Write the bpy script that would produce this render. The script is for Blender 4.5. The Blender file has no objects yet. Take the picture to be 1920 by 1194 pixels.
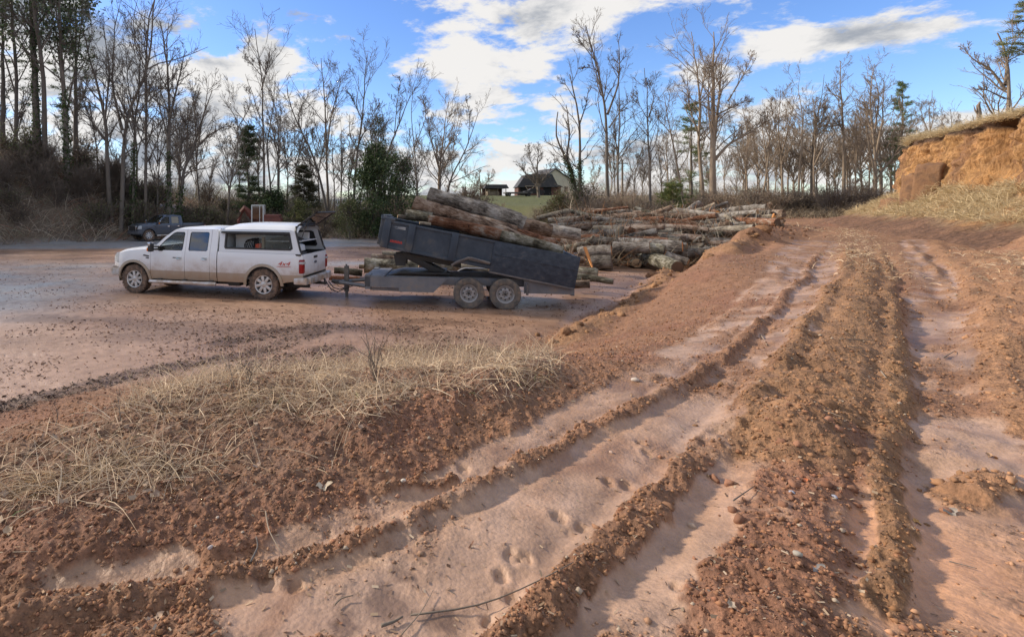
import bpy, bmesh, math, random
import numpy as np
from mathutils import Vector, Matrix
random.seed(7)
rng = np.random.default_rng(7)
C = bpy.context.scene.collection
SC = bpy.context.scene
R = math.radians
# ---------------------------------------------------------------- camera, sky, sun, exposure
F, PX0, HY, HC = 1000.0, 700.0, 385.0, 2.75
cd = bpy.data.cameras.new('camera'); cam = bpy.data.objects.new('camera', cd); C.objects.link(cam)
cam.location = (0, 0, HC); cam.rotation_euler = (R(90), 0, 0)
cd.sensor_width = 36; cd.lens = 36 * F / 1920; cd.shift_x = (960 - PX0) / 1920; cd.shift_y = -(597 - HY) / 1920
cd.clip_start = .05; cd.clip_end = 4000
SC.camera = cam
SUN_AZ, SUN_EL = -68.0, 27.0          # degrees from +Y towards +X, and up
SKY_STR = 0.15
sun_dir = Vector((math.sin(R(SUN_AZ)) * math.cos(R(SUN_EL)), math.cos(R(SUN_AZ)) * math.cos(R(SUN_EL)), math.sin(R(SUN_EL))))
sl = bpy.data.lights.new('sun', 'SUN'); so = bpy.data.objects.new('sun', sl); C.objects.link(so)
sl.energy = 2.45; sl.angle = R(4); sl.color = (1, .87, .70)
so.rotation_euler = (-sun_dir).to_track_quat('-Z', 'Y').to_euler()
SC.view_settings.view_transform = 'Standard'; SC.view_settings.look = 'None'
SC.view_settings.exposure = 1.08; SC.view_settings.gamma = 1; SC.view_settings.use_curve_mapping = False

def world():
    w = bpy.data.worlds.new('World'); SC.world = w; w.use_nodes = True
    nt = w.node_tree; nt.nodes.clear(); N = nt.nodes; L = nt.links
    out = N.new('ShaderNodeOutputWorld'); bg = N.new('ShaderNodeBackground'); L.new(bg.outputs[0], out.inputs[0])
    bg.inputs['Strength'].default_value = SKY_STR
    sky = N.new('ShaderNodeTexSky'); sky.sky_type = 'NISHITA'; sky.sun_disc = False
    sky.sun_elevation = R(SUN_EL); sky.sun_rotation = R(SUN_AZ); sky.air_density = 1.0; sky.dust_density = .3; sky.ozone_density = 4.5
    tc = N.new('ShaderNodeTexCoord'); sep = N.new('ShaderNodeSeparateXYZ'); L.new(tc.outputs['Generated'], sep.inputs[0])
    def M(op, a, b=None, c=None, clamp=False):
        n = N.new('ShaderNodeMath'); n.operation = op; n.use_clamp = clamp
        for i, v in enumerate((a, b, c)):
            if v is None: continue
            if isinstance(v, (int, float)): n.inputs[i].default_value = v
            else: L.new(v, n.inputs[i])
        return n.outputs[0]
    x, y, z = sep.outputs
    az = M('ARCTAN2', x, y); el = M('ARCSINE', z)
    # (px, py, rx, ry, weight): where the cloud banks stand, turned into bearings
    banks = [(1010, 30, 210, 75, .95), (900, 120, 120, 75, 1.0), (1080, 185, 130, 50, .66), (1190, 90, 120, 50, .6), (1560, 72, 230, 30, .88),
             (1100, 300, 240, 55, .75), (500, 110, 70, 70, .8), (560, 200, 170, 60, .75), (330, 250, 220, 90, .85), (150, 90, 190, 90, .75),
             (650, 78, 200, 18, .6), (930, 300, 260, 60, .8), (500, 340, 500, 60, .8), (950, 222, 110, 24, .6), (1290, 140, 150, 55, .6),
             (1350, 320, 420, 90, .85), (200, 330, 500, 90, .9), (60, 10, 200, 70, .8), (900, 375, 1400, 34, .8), (-400, 150, 600, 120, .5), (280, 60, 160, 60, .55), (60, 160, 200, 120, .8), (430, 200, 120, 60, .7), (400, 130, 70, 25, .7), (250, 60, 120, 40, .7), (720, 150, 90, 30, .6), (1030, 230, 150, 40, .6), (560, 25, 60, 20, .5)]
    tot = None
    for (px, py, rx, ry, wt) in banks:
        u = (px - PX0) / F; a0 = math.atan(u); c0 = math.cos(a0)
        e0 = math.atan((HY - py) / F * c0); sa = rx / F * c0 * c0; se = ry / F * c0
        g = M('MULTIPLY', M('EXPONENT', M('MULTIPLY', M('ADD', M('POWER', M('ABSOLUTE', M('DIVIDE', M('SUBTRACT', az, a0), sa)), 2.0),
              M('POWER', M('ABSOLUTE', M('DIVIDE', M('SUBTRACT', el, e0), se)), 2.0)), -1.0)), wt)
        tot = g if tot is None else M('MAXIMUM', tot, g)
    den = M('ADD', M('MAXIMUM', z, 0.0), 0.36)
    cmb = N.new('ShaderNodeCombineXYZ'); L.new(M('DIVIDE', x, den), cmb.inputs[0]); L.new(M('DIVIDE', y, den), cmb.inputs[1]); L.new(M('MULTIPLY', z, 2.0), cmb.inputs[2])
    def noise(scale, det, rough, off, dist=0.0):
        mp = N.new('ShaderNodeMapping'); mp.inputs['Location'].default_value = off; L.new(cmb.outputs[0], mp.inputs[0])
        n = N.new('ShaderNodeTexNoise'); n.inputs['Scale'].default_value = scale; n.inputs['Detail'].default_value = det
        n.inputs['Roughness'].default_value = rough; n.inputs['Distortion'].default_value = dist; L.new(mp.outputs[0], n.inputs[0]); return n.outputs[0]
    n1 = noise(3.4, 12, .64, (3.1, 1.7, 0), .15)
    d = M('ADD', M('ADD', M('MULTIPLY', M('SUBTRACT', n1, .5), 3.0), M('MULTIPLY', M('MAXIMUM', tot, M('MULTIPLY', M('ADD', M('GREATER_THAN', z, .62), M('LESS_THAN', y, -.1)), .55)), .82)), .06)  # unseen cloud added overhead and behind the camera for whiter fill light
    mr = N.new('ShaderNodeMapRange'); mr.interpolation_type = 'SMOOTHSTEP'; L.new(d, mr.inputs[0]); mr.inputs[1].default_value = .26; mr.inputs[2].default_value = .60
    n2 = noise(3.4, 9, .60, (3.20, 1.64, -.10), .15)           # the same field a step towards the sun: thick side away from it goes grey
    n3 = noise(.9, 4, .5, (7.2, 3.3, 0))
    shade = M('ADD', M('MULTIPLY', M('SUBTRACT', d, .55), 1.0), M('ADD', M('MULTIPLY', M('SUBTRACT', n2, n1), 6.5), M('MULTIPLY', M('SUBTRACT', n3, .42), 3.2)))
    mr2 = N.new('ShaderNodeMapRange'); mr2.interpolation_type = 'SMOOTHSTEP'; L.new(shade, mr2.inputs[0]); mr2.inputs[1].default_value = -.15; mr2.inputs[2].default_value = 1.45
    cc = N.new('ShaderNodeMix'); cc.data_type = 'RGBA'; L.new(mr2.outputs[0], cc.inputs[0])
    k = 2.75
    cc.inputs[6].default_value = (k * 1.03, k * 1.01, k * .99, 1); cc.inputs[7].default_value = (k * .42, k * .46, k * .53, 1)
    # sky colour made darker and more saturated, hue shifted slightly
    hs = N.new('ShaderNodeHueSaturation'); hs.inputs['Saturation'].default_value = 1.10; hs.inputs['Value'].default_value = .72; hs.inputs['Hue'].default_value = .512; L.new(sky.outputs[0], hs.inputs['Color'])
    mx = N.new('ShaderNodeMix'); mx.data_type = 'RGBA'; L.new(mr.outputs[0], mx.inputs[0]); L.new(hs.outputs[0], mx.inputs[6]); L.new(cc.outputs[2], mx.inputs[7])
    L.new(mx.outputs[2], bg.inputs[0])
world()
# ---------------------------------------------------------------- helpers
def P2W(px, py, Y): return np.array([(px - PX0) / F * Y, Y, HC + (HY - py) / F * Y])
_tab = np.random.default_rng(3).random((256, 256))
def vnoise(x, y):
    xi = np.floor(x).astype(np.int64); yi = np.floor(y).astype(np.int64); fx = x - xi; fy = y - yi
    fx = fx * fx * (3 - 2 * fx); fy = fy * fy * (3 - 2 * fy)
    a = _tab[xi & 255, yi & 255]; b = _tab[(xi + 1) & 255, yi & 255]; c = _tab[xi & 255, (yi + 1) & 255]; d = _tab[(xi + 1) & 255, (yi + 1) & 255]
    return (a * (1 - fx) + b * fx) * (1 - fy) + (c * (1 - fx) + d * fx) * fy
def fbm(x, y, sc, octv=4, gain=.5, off=0.0):
    s = 0; a = 1; t = 0
    for k in range(octv):
        c, sn = math.cos(.7 * k + .3), math.sin(.7 * k + .3)
        s = s + a * vnoise((x * c - y * sn) * sc + 17.3 * k + off, (x * sn + y * c) * sc + 9.1 * k - off); t += a; a *= gain; sc *= 2.03
    return s / t - .5
def ss(a, b, x):
    t = np.clip((x - a) / (b - a), 0, 1); return t * t * (3 - 2 * t)
def pdist(x, y, pts):
    """distance to a polyline, signed side (left +), and position along it 0..1"""
    pts = np.asarray(pts, float); best = np.full(np.shape(x), 1e9); side = np.zeros_like(best); al = np.zeros_like(best)
    n = len(pts) - 1
    for i in range(n):
        ax, ay = pts[i]; bx, by = pts[i + 1]; dx, dy = bx - ax, by - ay; l2 = dx * dx + dy * dy + 1e-12
        t = np.clip(((x - ax) * dx + (y - ay) * dy) / l2, 0, 1); qx = x - ax - t * dx; qy = y - ay - t * dy; d = np.hypot(qx, qy)
        m = d < best; best = np.where(m, d, best); side = np.where(m, np.sign(dx * (y - ay) - dy * (x - ax)), side); al = np.where(m, (i + t) / n, al)
    return best, side, al
def inpoly(x, y, poly):
    c = np.zeros(np.shape(x), bool); n = len(poly)
    for i in range(n):
        x1, y1 = poly[i]; x2, y2 = poly[(i + 1) % n]
        m = ((y1 > y) != (y2 > y)) & (x < (x2 - x1) * (y - y1) / ((y2 - y1) if y2 != y1 else 1e-9) + x1); c ^= m
    return c
def sdpoly(x, y, poly):
    d, _, _ = pdist(x, y, list(poly) + [poly[0]]); return np.where(inpoly(x, y, poly), d, -d)

def mesh_np(name, v, f, mats=(), smooth=True, mi=None):
    """v (N,3); f (M,k) with one k, or a list of such arrays"""
    me = bpy.data.meshes.new(name); fs = f if isinstance(f, list) else [f]
    fs = [np.asarray(a, np.int32) for a in fs if len(a)]
    v = np.ascontiguousarray(v, np.float32)
    me.vertices.add(len(v)); me.vertices.foreach_set('co', v.ravel())
    nl = sum(a.size for a in fs); npol = sum(len(a) for a in fs)
    me.loops.add(nl); me.loops.foreach_set('vertex_index', np.concatenate([a.ravel() for a in fs]))
    me.polygons.add(npol); tot = np.concatenate([np.full(len(a), a.shape[1], np.int32) for a in fs])
    st = np.concatenate([[0], np.cumsum(tot)[:-1]]).astype(np.int32)
    me.polygons.foreach_set('loop_start', st); me.polygons.foreach_set('loop_total', tot)
    me.polygons.foreach_set('use_smooth', np.full(npol, smooth, bool))
    if mi is not None: me.polygons.foreach_set('material_index', np.asarray(mi, np.int32))
    for m in mats: me.materials.append(m)
    me.update(calc_edges=True); return me
def link(name, me, parent=None, loc=None, rot=None, scale=None):
    o = bpy.data.objects.new(name, me); C.objects.link(o)
    if parent is not None: o.parent = parent
    if loc is not None: o.location = loc
    if rot is not None: o.rotation_euler = rot
    if scale is not None: o.scale = scale
    return o
def tag(o, label=None, cat=None, group=None, kind=None):
    if label: o['label'] = label
    if cat: o['category'] = cat
    if group: o['group'] = group
    if kind: o['kind'] = kind
    return o
def thing(name, label, cat, loc=(0, 0, 0), rz=0, group=None):
    o = link(name, None, None, loc, (0, 0, rz)); return tag(o, label, cat, group)
def copy_tree(o, parent=None):
    c = o.copy(); C.objects.link(c); c.parent = parent
    for ch in list(o.children): copy_tree(ch, c)
    return c
class BM:
    """collects boxes, tubes and other pieces in one bmesh"""
    def __init__(s): s.b = bmesh.new()
    def box(s, x0, x1, y0, y1, z0, z1, bev=0, rot=None, mi=0):
        vs = [s.b.verts.new((x, y, z)) for x in (x0, x1) for y in (y0, y1) for z in (z0, z1)]
        if rot is not None:
            m, piv = rot; piv = Vector(piv)
            for v in vs: v.co = m @ (v.co - piv) + piv
        fs = [s.b.faces.new([vs[i] for i in q]) for q in ((0, 1, 3, 2), (4, 6, 7, 5), (0, 4, 5, 1), (2, 3, 7, 6), (0, 2, 6, 4), (1, 5, 7, 3))]
        for f in fs: f.material_index = mi
        if bev > 0:
            es = list({e for f in fs for e in f.edges}); bmesh.ops.bevel(s.b, geom=es, offset=bev, segments=2, profile=.6, affect='EDGES')
        return s
    def tube(s, pts, r, n=8, cap=True, mi=0):
        pts = [Vector(p) for p in pts]; rr = r if isinstance(r, (list, tuple)) else [r] * len(pts); rings = []
        for i, p in enumerate(pts):
            t = (pts[min(i + 1, len(pts) - 1)] - pts[max(i - 1, 0)]).normalized()
            ref = Vector((0, 0, 1)) if abs(t.z) < .9 else Vector((1, 0, 0)); a = t.cross(ref).normalized(); b = t.cross(a)
            rings.append([s.b.verts.new(p + rr[i] * (a * math.cos(2 * math.pi * k / n) + b * math.sin(2 * math.pi * k / n))) for k in range(n)])
        for i in range(len(rings) - 1):
            for k in range(n):
                f = s.b.faces.new((rings[i][k], rings[i][(k + 1) % n], rings[i + 1][(k + 1) % n], rings[i + 1][k])); f.smooth = True; f.material_index = mi
        if cap:
            s.b.faces.new(rings[0][::-1]).material_index = mi; s.b.faces.new(rings[-1]).material_index = mi
        return s
    def lathe(s, prof, n=32, c=(0, 0, 0), axis='Y', mi=0, smooth=True):
        """prof: (radius, along) pairs; axis Y"""
        rings = []
        for (r, a) in prof:
            ring = []
            for k in range(n):
                th = 2 * math.pi * k / n; co = (r * math.cos(th), a, r * math.sin(th)) if axis == 'Y' else (r * math.cos(th), r * math.sin(th), a) if axis == 'Z' else (a, r * math.cos(th), r * math.sin(th))
                ring.append(s.b.verts.new(Vector(co) + Vector(c)))
            rings.append(ring)
        for i in range(len(rings) - 1):
            for k in range(n):
                f = s.b.faces.new((rings[i][k], rings[i + 1][k], rings[i + 1][(k + 1) % n], rings[i][(k + 1) % n])); f.smooth = smooth; f.material_index = mi
        return s
    def prism(s, poly, y0, y1, mi=0, bev=0):
        """polygon in x,z extruded along y"""
        a = [s.b.verts.new((x, y0, z)) for x, z in poly]; b = [s.b.verts.new((x, y1, z)) for x, z in poly]; n = len(poly)
        fs = [s.b.faces.new(a), s.b.faces.new(b[::-1])] + [s.b.faces.new((a[i], b[i], b[(i + 1) % n], a[(i + 1) % n])) for i in range(n)]
        for f in fs: f.material_index = mi
        if bev > 0: bmesh.ops.bevel(s.b, geom=list({e for f in fs for e in f.edges}), offset=bev, segments=2, profile=.6, affect='EDGES')
        return s
    def done(s, name, mats, parent=None, loc=None, rot=None, sharp=35):
        bmesh.ops.recalc_face_normals(s.b, faces=s.b.faces)
        me = bpy.data.meshes.new(name); s.b.to_mesh(me); s.b.free()
        for m in (mats if isinstance(mats, (list, tuple)) else [mats]): me.materials.append(m)
        if sharp: me.polygons.foreach_set('use_smooth', np.ones(len(me.polygons), bool)); me.set_sharp_from_angle(angle=R(sharp))
        return link(name, me, parent, loc, rot)
# ---------------------------------------------------------------- materials
def newmat(name):
    m = bpy.data.materials.new(name); m.use_nodes = True; nt = m.node_tree; b = nt.nodes['Principled BSDF']; return m, nt.nodes, nt.links, b
def ramp(N, stops, interp='LINEAR'):
    r = N.new('ShaderNodeValToRGB'); r.color_ramp.interpolation = interp; e = r.color_ramp.elements
    e[0].position, e[0].color = stops[0][0], (*stops[0][1], 1); e[1].position, e[1].color = stops[-1][0], (*stops[-1][1], 1)
    for p, c in stops[1:-1]:
        k = e.new(p); k.color = (*c, 1)
    return r
def nz(N, L, vec, scale, det=6, rough=.55, dist=0):
    n = N.new('ShaderNodeTexNoise'); n.inputs['Scale'].default_value = scale; n.inputs['Detail'].default_value = det
    n.inputs['Roughness'].default_value = rough; n.inputs['Distortion'].default_value = dist
    if vec is not None: L.new(vec, n.inputs['Vector'])
    return n
def pmat(name, cols, scale=4, rough=.8, bump=0, bscale=None, stretch=(1, 1, 1), metal=0, det=8, dist=.2, coord='Object', rand=0, bdist=.02, spec=.5, lo=.3, hi=.7):
    m, N, L, b = newmat(name); tc = N.new('ShaderNodeTexCoord'); mp = N.new('ShaderNodeMapping'); mp.inputs['Scale'].default_value = stretch
    L.new(tc.outputs[coord], mp.inputs[0])
    n = nz(N, L, mp.outputs[0], scale, det, .6, dist)
    k = len(cols); r = ramp(N, [(lo + (hi - lo) * i / max(1, k - 1), c) for i, c in enumerate(cols)]) if k > 1 else None
    if r: L.new(n.outputs[0], r.inputs[0]); src = r.outputs[0]
    else: src = None; b.inputs['Base Color'].default_value = (*cols[0], 1)
    if rand and src is not None:
        oi = N.new('ShaderNodeObjectInfo'); hs = N.new('ShaderNodeHueSaturation'); mr = N.new('ShaderNodeMapRange'); L.new(oi.outputs['Random'], mr.inputs[0])
        mr.inputs[3].default_value = 1 - rand; mr.inputs[4].default_value = 1 + rand; L.new(mr.outputs[0], hs.inputs['Value']); L.new(src, hs.inputs['Color']); src = hs.outputs[0]
    if src is not None: L.new(src, b.inputs['Base Color'])
    b.inputs['Roughness'].default_value = rough; b.inputs['Metallic'].default_value = metal; b.inputs['Specular IOR Level'].default_value = spec
    if bump:
        n2 = nz(N, L, mp.outputs[0], bscale or scale * 3, 8, .65); bp = N.new('ShaderNodeBump'); bp.inputs['Strength'].default_value = bump; bp.inputs['Distance'].default_value = bdist
        L.new(n2.outputs[0], bp.inputs['Height']); L.new(bp.outputs[0], b.inputs['Normal'])
    return m
def attr_mat(name, attr='tint', rough=.85, trans=0.0, spec=.3, vary=0):
    """colour from a per-face or per-point attribute (each blade, leaf or chip has its own colour)"""
    m, N, L, b = newmat(name); a = N.new('ShaderNodeAttribute'); a.attribute_name = attr
    L.new(a.outputs['Color'], b.inputs['Base Color']); b.inputs['Roughness'].default_value = rough; b.inputs['Specular IOR Level'].default_value = spec
    if trans:
        t = N.new('ShaderNodeBsdfTranslucent'); L.new(a.outputs['Color'], t.inputs[0]); mx = N.new('ShaderNodeMixShader'); mx.inputs[0].default_value = trans
        L.new(b.outputs[0], mx.inputs[1]); L.new(t.outputs[0], mx.inputs[2]); L.new(mx.outputs[0], N['Material Output'].inputs[0])
    return m
def set_tint(me, cols, domain='FACE'):
    a = me.attributes.new('tint', 'FLOAT_COLOR', domain); c = np.ones((len(cols), 4), np.float32); c[:, :3] = cols; a.data.foreach_set('color', c.ravel())
# ---------------------------------------------------------------- terrain
EDGE = [(-16, -12), (-14, 0.5), (-9, 5.2), (-4.87, 6.96), (-3.9, 7.75), (-2.2, 8.7), (0, 9.0), (1.96, 9.7), (3.4, 11), (5.6, 13.4), (8.9, 17.5), (11.6, 21), (15, 24.8), (18.8, 28.5), (22, 32), (25, 37), (26.5, 46)]
TERR = EDGE + [(24, 58), (14, 70), (0, 85), (-5, 120), (300, 300), (300, -300), (-300, -300), (-300, -60), (-30, -40)]
BANKB = [(-44, 12), (-40, 26), (-27, 36.5), (-20.5, 41.5), (-16.5, 47.5), (-9, 51), (-2, 54), (6, 57)]
def base(x, y):
    x = np.asarray(x, float); y = np.asarray(y, float)
    sd = sdpoly(x, y, TERR)
    w = 4.6 + (2.3 - 4.6) * ss(9, 15, y) + (3.0) * ss(34, 50, y)
    zt = 1.08 + .016 * np.clip(y, 0, 40) + .25 * fbm(x, y, .05, 2) * ss(6, 20, y)
    z = zt * ss(0, 1, sd / w)
    z = z + .04 * fbm(x, y, .09, 3) * ss(6, 14, y)
    # the yard lifts under the log pile and beyond it
    z = z + 1.25 * ss(23.5, 36, y) * ss(8, 14, x - .12 * (y - 20)) * ss(0, 3, -sd) * ss(52, 44, y)
    z = z + 1.9 * ss(66, 108, y) + 4 * ss(140, 420, y) * (1 + fbm(x, y, .008, 3))
    # bank on the left
    d, s, al = pdist(x, y, BANKB)
    h = 6.3 - 1.0 * ss(.28, .45, al) - 2.9 * ss(.42, .62, al) - 1.3 * ss(.62, 1, al)
    hb = h * (1 + .35 * fbm(x, y, .12, 3)) * ss(-.3, 5.5, d * s + .8 * fbm(x, y, .4, 3)) ** .8
    z = z + np.where(s > 0, hb, hb * 0)
    return z
def ray(px, py):
    Y = np.concatenate([np.geomspace(1.2, 90, 2600)]); x = (px - PX0) / F * Y; zr = HC + (HY - py) / F * Y; zb = base(x, Y)
    i = int(np.argmax(zb >= zr)); return (x[i], Y[i])
def pl(pts): return [ray(*p) for p in pts]
# name: (pixels, half width m, height m, crumbliness, colour key)
RIDGES = [
 (pl([(-60, 1180), (60, 1165), (160, 1142), (300, 1118), (420, 1088), (560, 1052), (700, 1003), (850, 935), (1000, 862), (1120, 800), (1220, 750), (1330, 690), (1420, 610), (1490, 530), (1550, 460)]), .075, .055, 1, 'soil'),
 (pl([(900, 1260), (980, 1180), (1080, 1085), (1180, 990), (1250, 920), (1330, 838), (1400, 768), (1470, 680), (1530, 600), (1575, 520), (1600, 450)]), .10, .065, 1, 'soil'),
 (pl([(1420, 1230), (1440, 1100), (1480, 985), (1520, 890), (1570, 800)]), .27, .075, 1, 'red'),
 (pl([(1640, 1130), (1672, 1080), (1676, 980), (1655, 920), (1680, 800), (1690, 650), (1672, 540), (1650, 460)]), .08, .065, 1, 'ochre'),
 (pl([(1470, 850), (1500, 760), (1545, 660), (1590, 560), (1610, 470)]), .36, .15, 1, 'ochre'),
 (pl([(1640, 800), (1650, 700), (1640, 600), (1630, 500)]), .26, .06, 1, 'ochre'),
 (pl([(1960, 930), (1880, 905), (1800, 925)]), .16, .08, .8, 'orange'),
 (pl([(1960, 820), (1895, 740), (1850, 600), (1800, 510), (1750, 450)]), .18, .08, 1, 'orange'),
 (pl([(2000, 700), (1930, 590), (1885, 520), (1830, 470)]), .5, .22, 1, 'orange'),
 (pl([(2080, 520), (1960, 465), (1880, 450), (1840, 440)]), .8, .6, 1, 'orange'),
 (pl([(1045, 645), (1130, 600), (1190, 570), (1240, 522), (1300, 490), (1370, 472), (1420, 445)]), .36, .24, 1, 'ochre'),
 (pl([(1400, 455), (1440, 440), (1490, 428)]), .8, .38, 1, 'soil'),
 (pl([(1560, 424), (1620, 418), (1680, 425)]), 1.0, .40, 1, 'red'),
 (pl([(640, 850), (760, 790), (900, 740), (1010, 690)]), .30, .10, 1, 'red'),
 (pl([(1330, 620), (1400, 560), (1470, 500)]), .12, .04, .6, 'soil'),
 (pl([(1790, 560), (1740, 490), (1700, 450)]), .10, .06, .6, 'orange'),
 (pl([(0, 1040), (200, 1010), (420, 985), (600, 930)]), .25, .05, 1, 'red'),
 (pl([(700, 925), (800, 905), (850, 890)]), .05, .035, 1, 'soil'),
]
LANES = [  # smooth pale mud: half width, crumb, depth
 (pl([(640, 1250), (760, 1150), (900, 1040), (1080, 915), (1220, 810), (1310, 730)]), .62, .14, .02),
 (pl([(1310, 730), (1400, 640), (1480, 540), (1530, 450)]), .75, .45, .02),
 (pl([(470, 1085), (560, 1020), (700, 955), (880, 878), (1040, 800), (1180, 722)]), .17, .15, .03),
 (pl([(1150, 1240), (1230, 1110), (1310, 1000), (1390, 890)]), .30, .16, .03),
 (pl([(1590, 1200), (1600, 1050), (1605, 960)]), .11, .15, .02),
 (pl([(1850, 1250), (1830, 1100), (1800, 1000), (1770, 900), (1770, 790)]), .42, .08, .05),
 (pl([(1770, 790), (1775, 650), (1760, 540), (1710, 450)]), .36, .35, .04),
 (pl([(60, 1085), (180, 1075), (330, 1062)]), .10, .2, .02),
 (pl([(380, 1160), (520, 1110), (620, 1090)]), .28, .08, .02),
]
GRASSP = [(0, 850), (200, 800), (400, 715), (560, 690), (700, 655), (900, 655), (1030, 672), (1055, 715), (960, 765), (780, 765), (690, 830), (640, 895), (560, 935), (350, 950), (180, 985), (-60, 1000), (-60, 870)]
GRASSW = pl(GRASSP)
DEBRIS = [(pl([(-40, 775), (120, 735), (250, 702), (360, 682), (470, 665), (600, 622)]), .28), (pl([(430, 640), (600, 610), (760, 615)]), .35), (pl([(250, 760), (450, 700), (620, 660)]), .45)]
PRINTS = [ray(*p) for p in [(960, 1040), (985, 1042), (1075, 1056), (965, 1118), (918, 1158), (1048, 968), (1092, 985), (1215, 850), (870, 872), (940, 1075), (1140, 900), (1175, 905), (1200, 830), (555, 1092), (500, 1085), (150, 1130), (190, 1015), (1390, 1030), (1745, 890), (1400, 1100), (1270, 1100), (300, 1150)]]
GRAVEL = [(P2W(*p)[0], P2W(*p)[1]) for p in [(0, 0, 1)][:0]]
COL = dict(mud=(.41, .265, .18), soil=(.25, .135, .080), red=(.245, .120, .075), orange=(.37, .205, .110), ochre=(.29, .165, .085), dark=(.10, .060, .042), gravel=(.265, .28, .305), clay=(.50, .27, .15), grass=(.115, .125, .045), pink=(.42, .285, .21), leaf=(.15, .115, .085), straw=(.50, .39, .23))  # clay: mud pool tone with a warm sunlight reflection put into the colour
COL = {k: np.array(v) for k, v in COL.items()}
def lerpc(c, k, m): return c * (1 - m[..., None]) + COL[k] * m[..., None]
def terrain(x, y):
    """height, base colour and wetness of the ground"""
    z = base(x, y); sd = sdpoly(x, y, TERR); r = np.hypot(x, y)
    wx = x + .10 * fbm(x, y, 3.0, 3) + .35 * fbm(x, y, .6, 2) * ss(5, 12, r); wy = y + .10 * fbm(x, y, 3.0, 3, off=40) + .35 * fbm(x, y, .6, 2, off=33) * ss(5, 12, r)
    yard = ss(.3, -.8, sd + .8 * fbm(x, y, .7, 3))
    K = .88 * (1 - yard) + yard * np.clip(.12 + .9 * (fbm(x, y, .5, 5) + .02), 0.05, .8)
    K = np.where(yard > .5, K, np.clip(K + .35 * fbm(x, y, .8, 3), 0, 1))
    col = np.empty(x.shape + (3,)); col[:] = COL['soil']
    redm = ss(.02, .22, fbm(x, y, .8, 4, off=70)); col = lerpc(col, 'red', redm * .7 * (1 - yard))
    ocm = ss(6, 16, x) * (1 - yard); col = lerpc(col, 'orange', ocm * (.35 + .3 * ss(-.1, .2, fbm(x, y, .35, 3, off=12))))
    col = lerpc(col, 'soil', yard * .6)
    for pts, hw, cr, dep in LANES:
        d, s, al = pdist(wx, wy, pts); e = ss(1.15, .75, d / hw) * ss(0, .24, al + .02) * np.clip(1.15 + 3.2 * fbm(x, y, 1.3, 4, off=19), 0, 1)
        K = K * (1 - e) + np.clip(cr * (1 + 5 * fbm(x, y, 2.2, 4, off=15)), 0, .6) * e; z = z - dep * e * .5
    d, s, al = pdist(x, y, LANES[6][0]); br = ss(.34, .26, d)
    z = z + .014 * br * np.sin(y * 30) * ss(.95, .6, al) * (.5 + 1.5 * fbm(x, y, 1.5, 2, off=4))                                   # tyre lugs pressed in the right rut
    d, s, al = pdist(x, y, LANES[5][0]); z = z + .02 * ss(.34, .24, d) * np.sin(al * 60) * ss(.72, .85, al)
    for i, (pts, hw, h, cr, ck) in enumerate(RIDGES):
        d, s, al = pdist(wx, wy, pts); hh = .85 * h * np.clip(.8 + 2.2 * fbm(x, y, 1.2 / (hw * 3), 4, .65, off=i * 7), .15, 2) * ss(0, .05, al) * ss(1.0, .93, al)
        e = np.exp(-(d / hw) ** 2); m = ss(.30, .62, e + .55 * fbm(x, y, 2.5 if r.min() > 20 else 7., 3))
        z = z + hh * e; K = np.maximum(K, m * cr * np.clip(1.0 + 2.2 * fbm(x, y, 2.2, 3, off=i), .35, 1)); col = lerpc(col, ck, m * .65)
        z = z - .25 * h * np.exp(-((d - 1.7 * hw) / (.6 * hw)) ** 2) * ss(0, .05, al) * ss(1.0, .93, al)
    for (qx, qy) in PRINTS:
        rr = .032 + .012 * ((qx * 37) % 1); d = np.hypot(x - qx, (y - qy) * .8); z = z - .014 * ss(rr * 1.0, rr * .7, d + .35 * rr * fbm(x, y, 30, 2)) + .005 * np.exp(-((d - rr * 1.5) / (rr * .5)) ** 2)
    deb = np.zeros_like(x)
    for pts, hw in DEBRIS:
        d, s, al = pdist(wx, wy, pts); deb = np.maximum(deb, ss(1.3, .5, d / hw) * ss(-.16, .05, fbm(x, y, 1.8, 4)))
    gr = ss(-.35, .25, sdpoly(wx, wy, GRASSW)); K = np.maximum(K, gr * .8); 
    z = z + gr * .05 * (1 + fbm(x, y, 1.2, 2))
    # crumbs and clods
    fine = fbm(x, y, 11., 5, .62); clod = fbm(x, y, 5., 3, .5, off=22); clod = np.clip(clod, 0, 1) ** 1.2
    near = ss(26, 6, r)
    bil = 1 - 2.6 * np.abs(fbm(x, y, 9., 3, .6, off=31)); z = z + K * (.034 * fine * (.4 + .6 * near) + .028 * near * bil ** 2 + .085 * clod + .045 * np.clip(fbm(x, y, 3.1, 3, off=61), -.05, 1)) + K * (1 - near) * .16 * fbm(x, y, 1.7, 5, .65, off=81) * (1 - .75 * yard) + (1 - K) * (.016 * fbm(x, y, 2.2, 6, .6, off=5))
    z = z + yard * (.012 * fbm(x, y, 4, 3) - .02 * ss(.12, .2, fbm(x * .35, y, 2.2, 4, off=90)))
    # yard wheel tracks running across
    tr = np.zeros_like(x)
    for k, (dx, w) in enumerate(((0, .25), (1.9, .25), (5.5, .3), (7.4, .3), (11, .3), (-3.2, .25), (14, .4))):
        q = y - (20.5 + dx + .10 * x + .9 * np.sin(x * .10 + k)); tr = np.maximum(tr, np.exp(-(q / w) ** 2) * .6 * (y > 12))
    z = z - .03 * tr * yard
    # tyre treads in the softer lanes
    tl, _, _ = pdist(x, y, LANES[0][0]); z = z + .011 * np.sin(y * 42 + 9 * np.abs(tl)) * ss(.12, .05, np.abs(tl - .42)) * ss(-.05, .1, fbm(x, y, .9, 2, off=2)) * ss(7, 3, r)
    mm = ss(.75, .20, K + .45 * fine)
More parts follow.
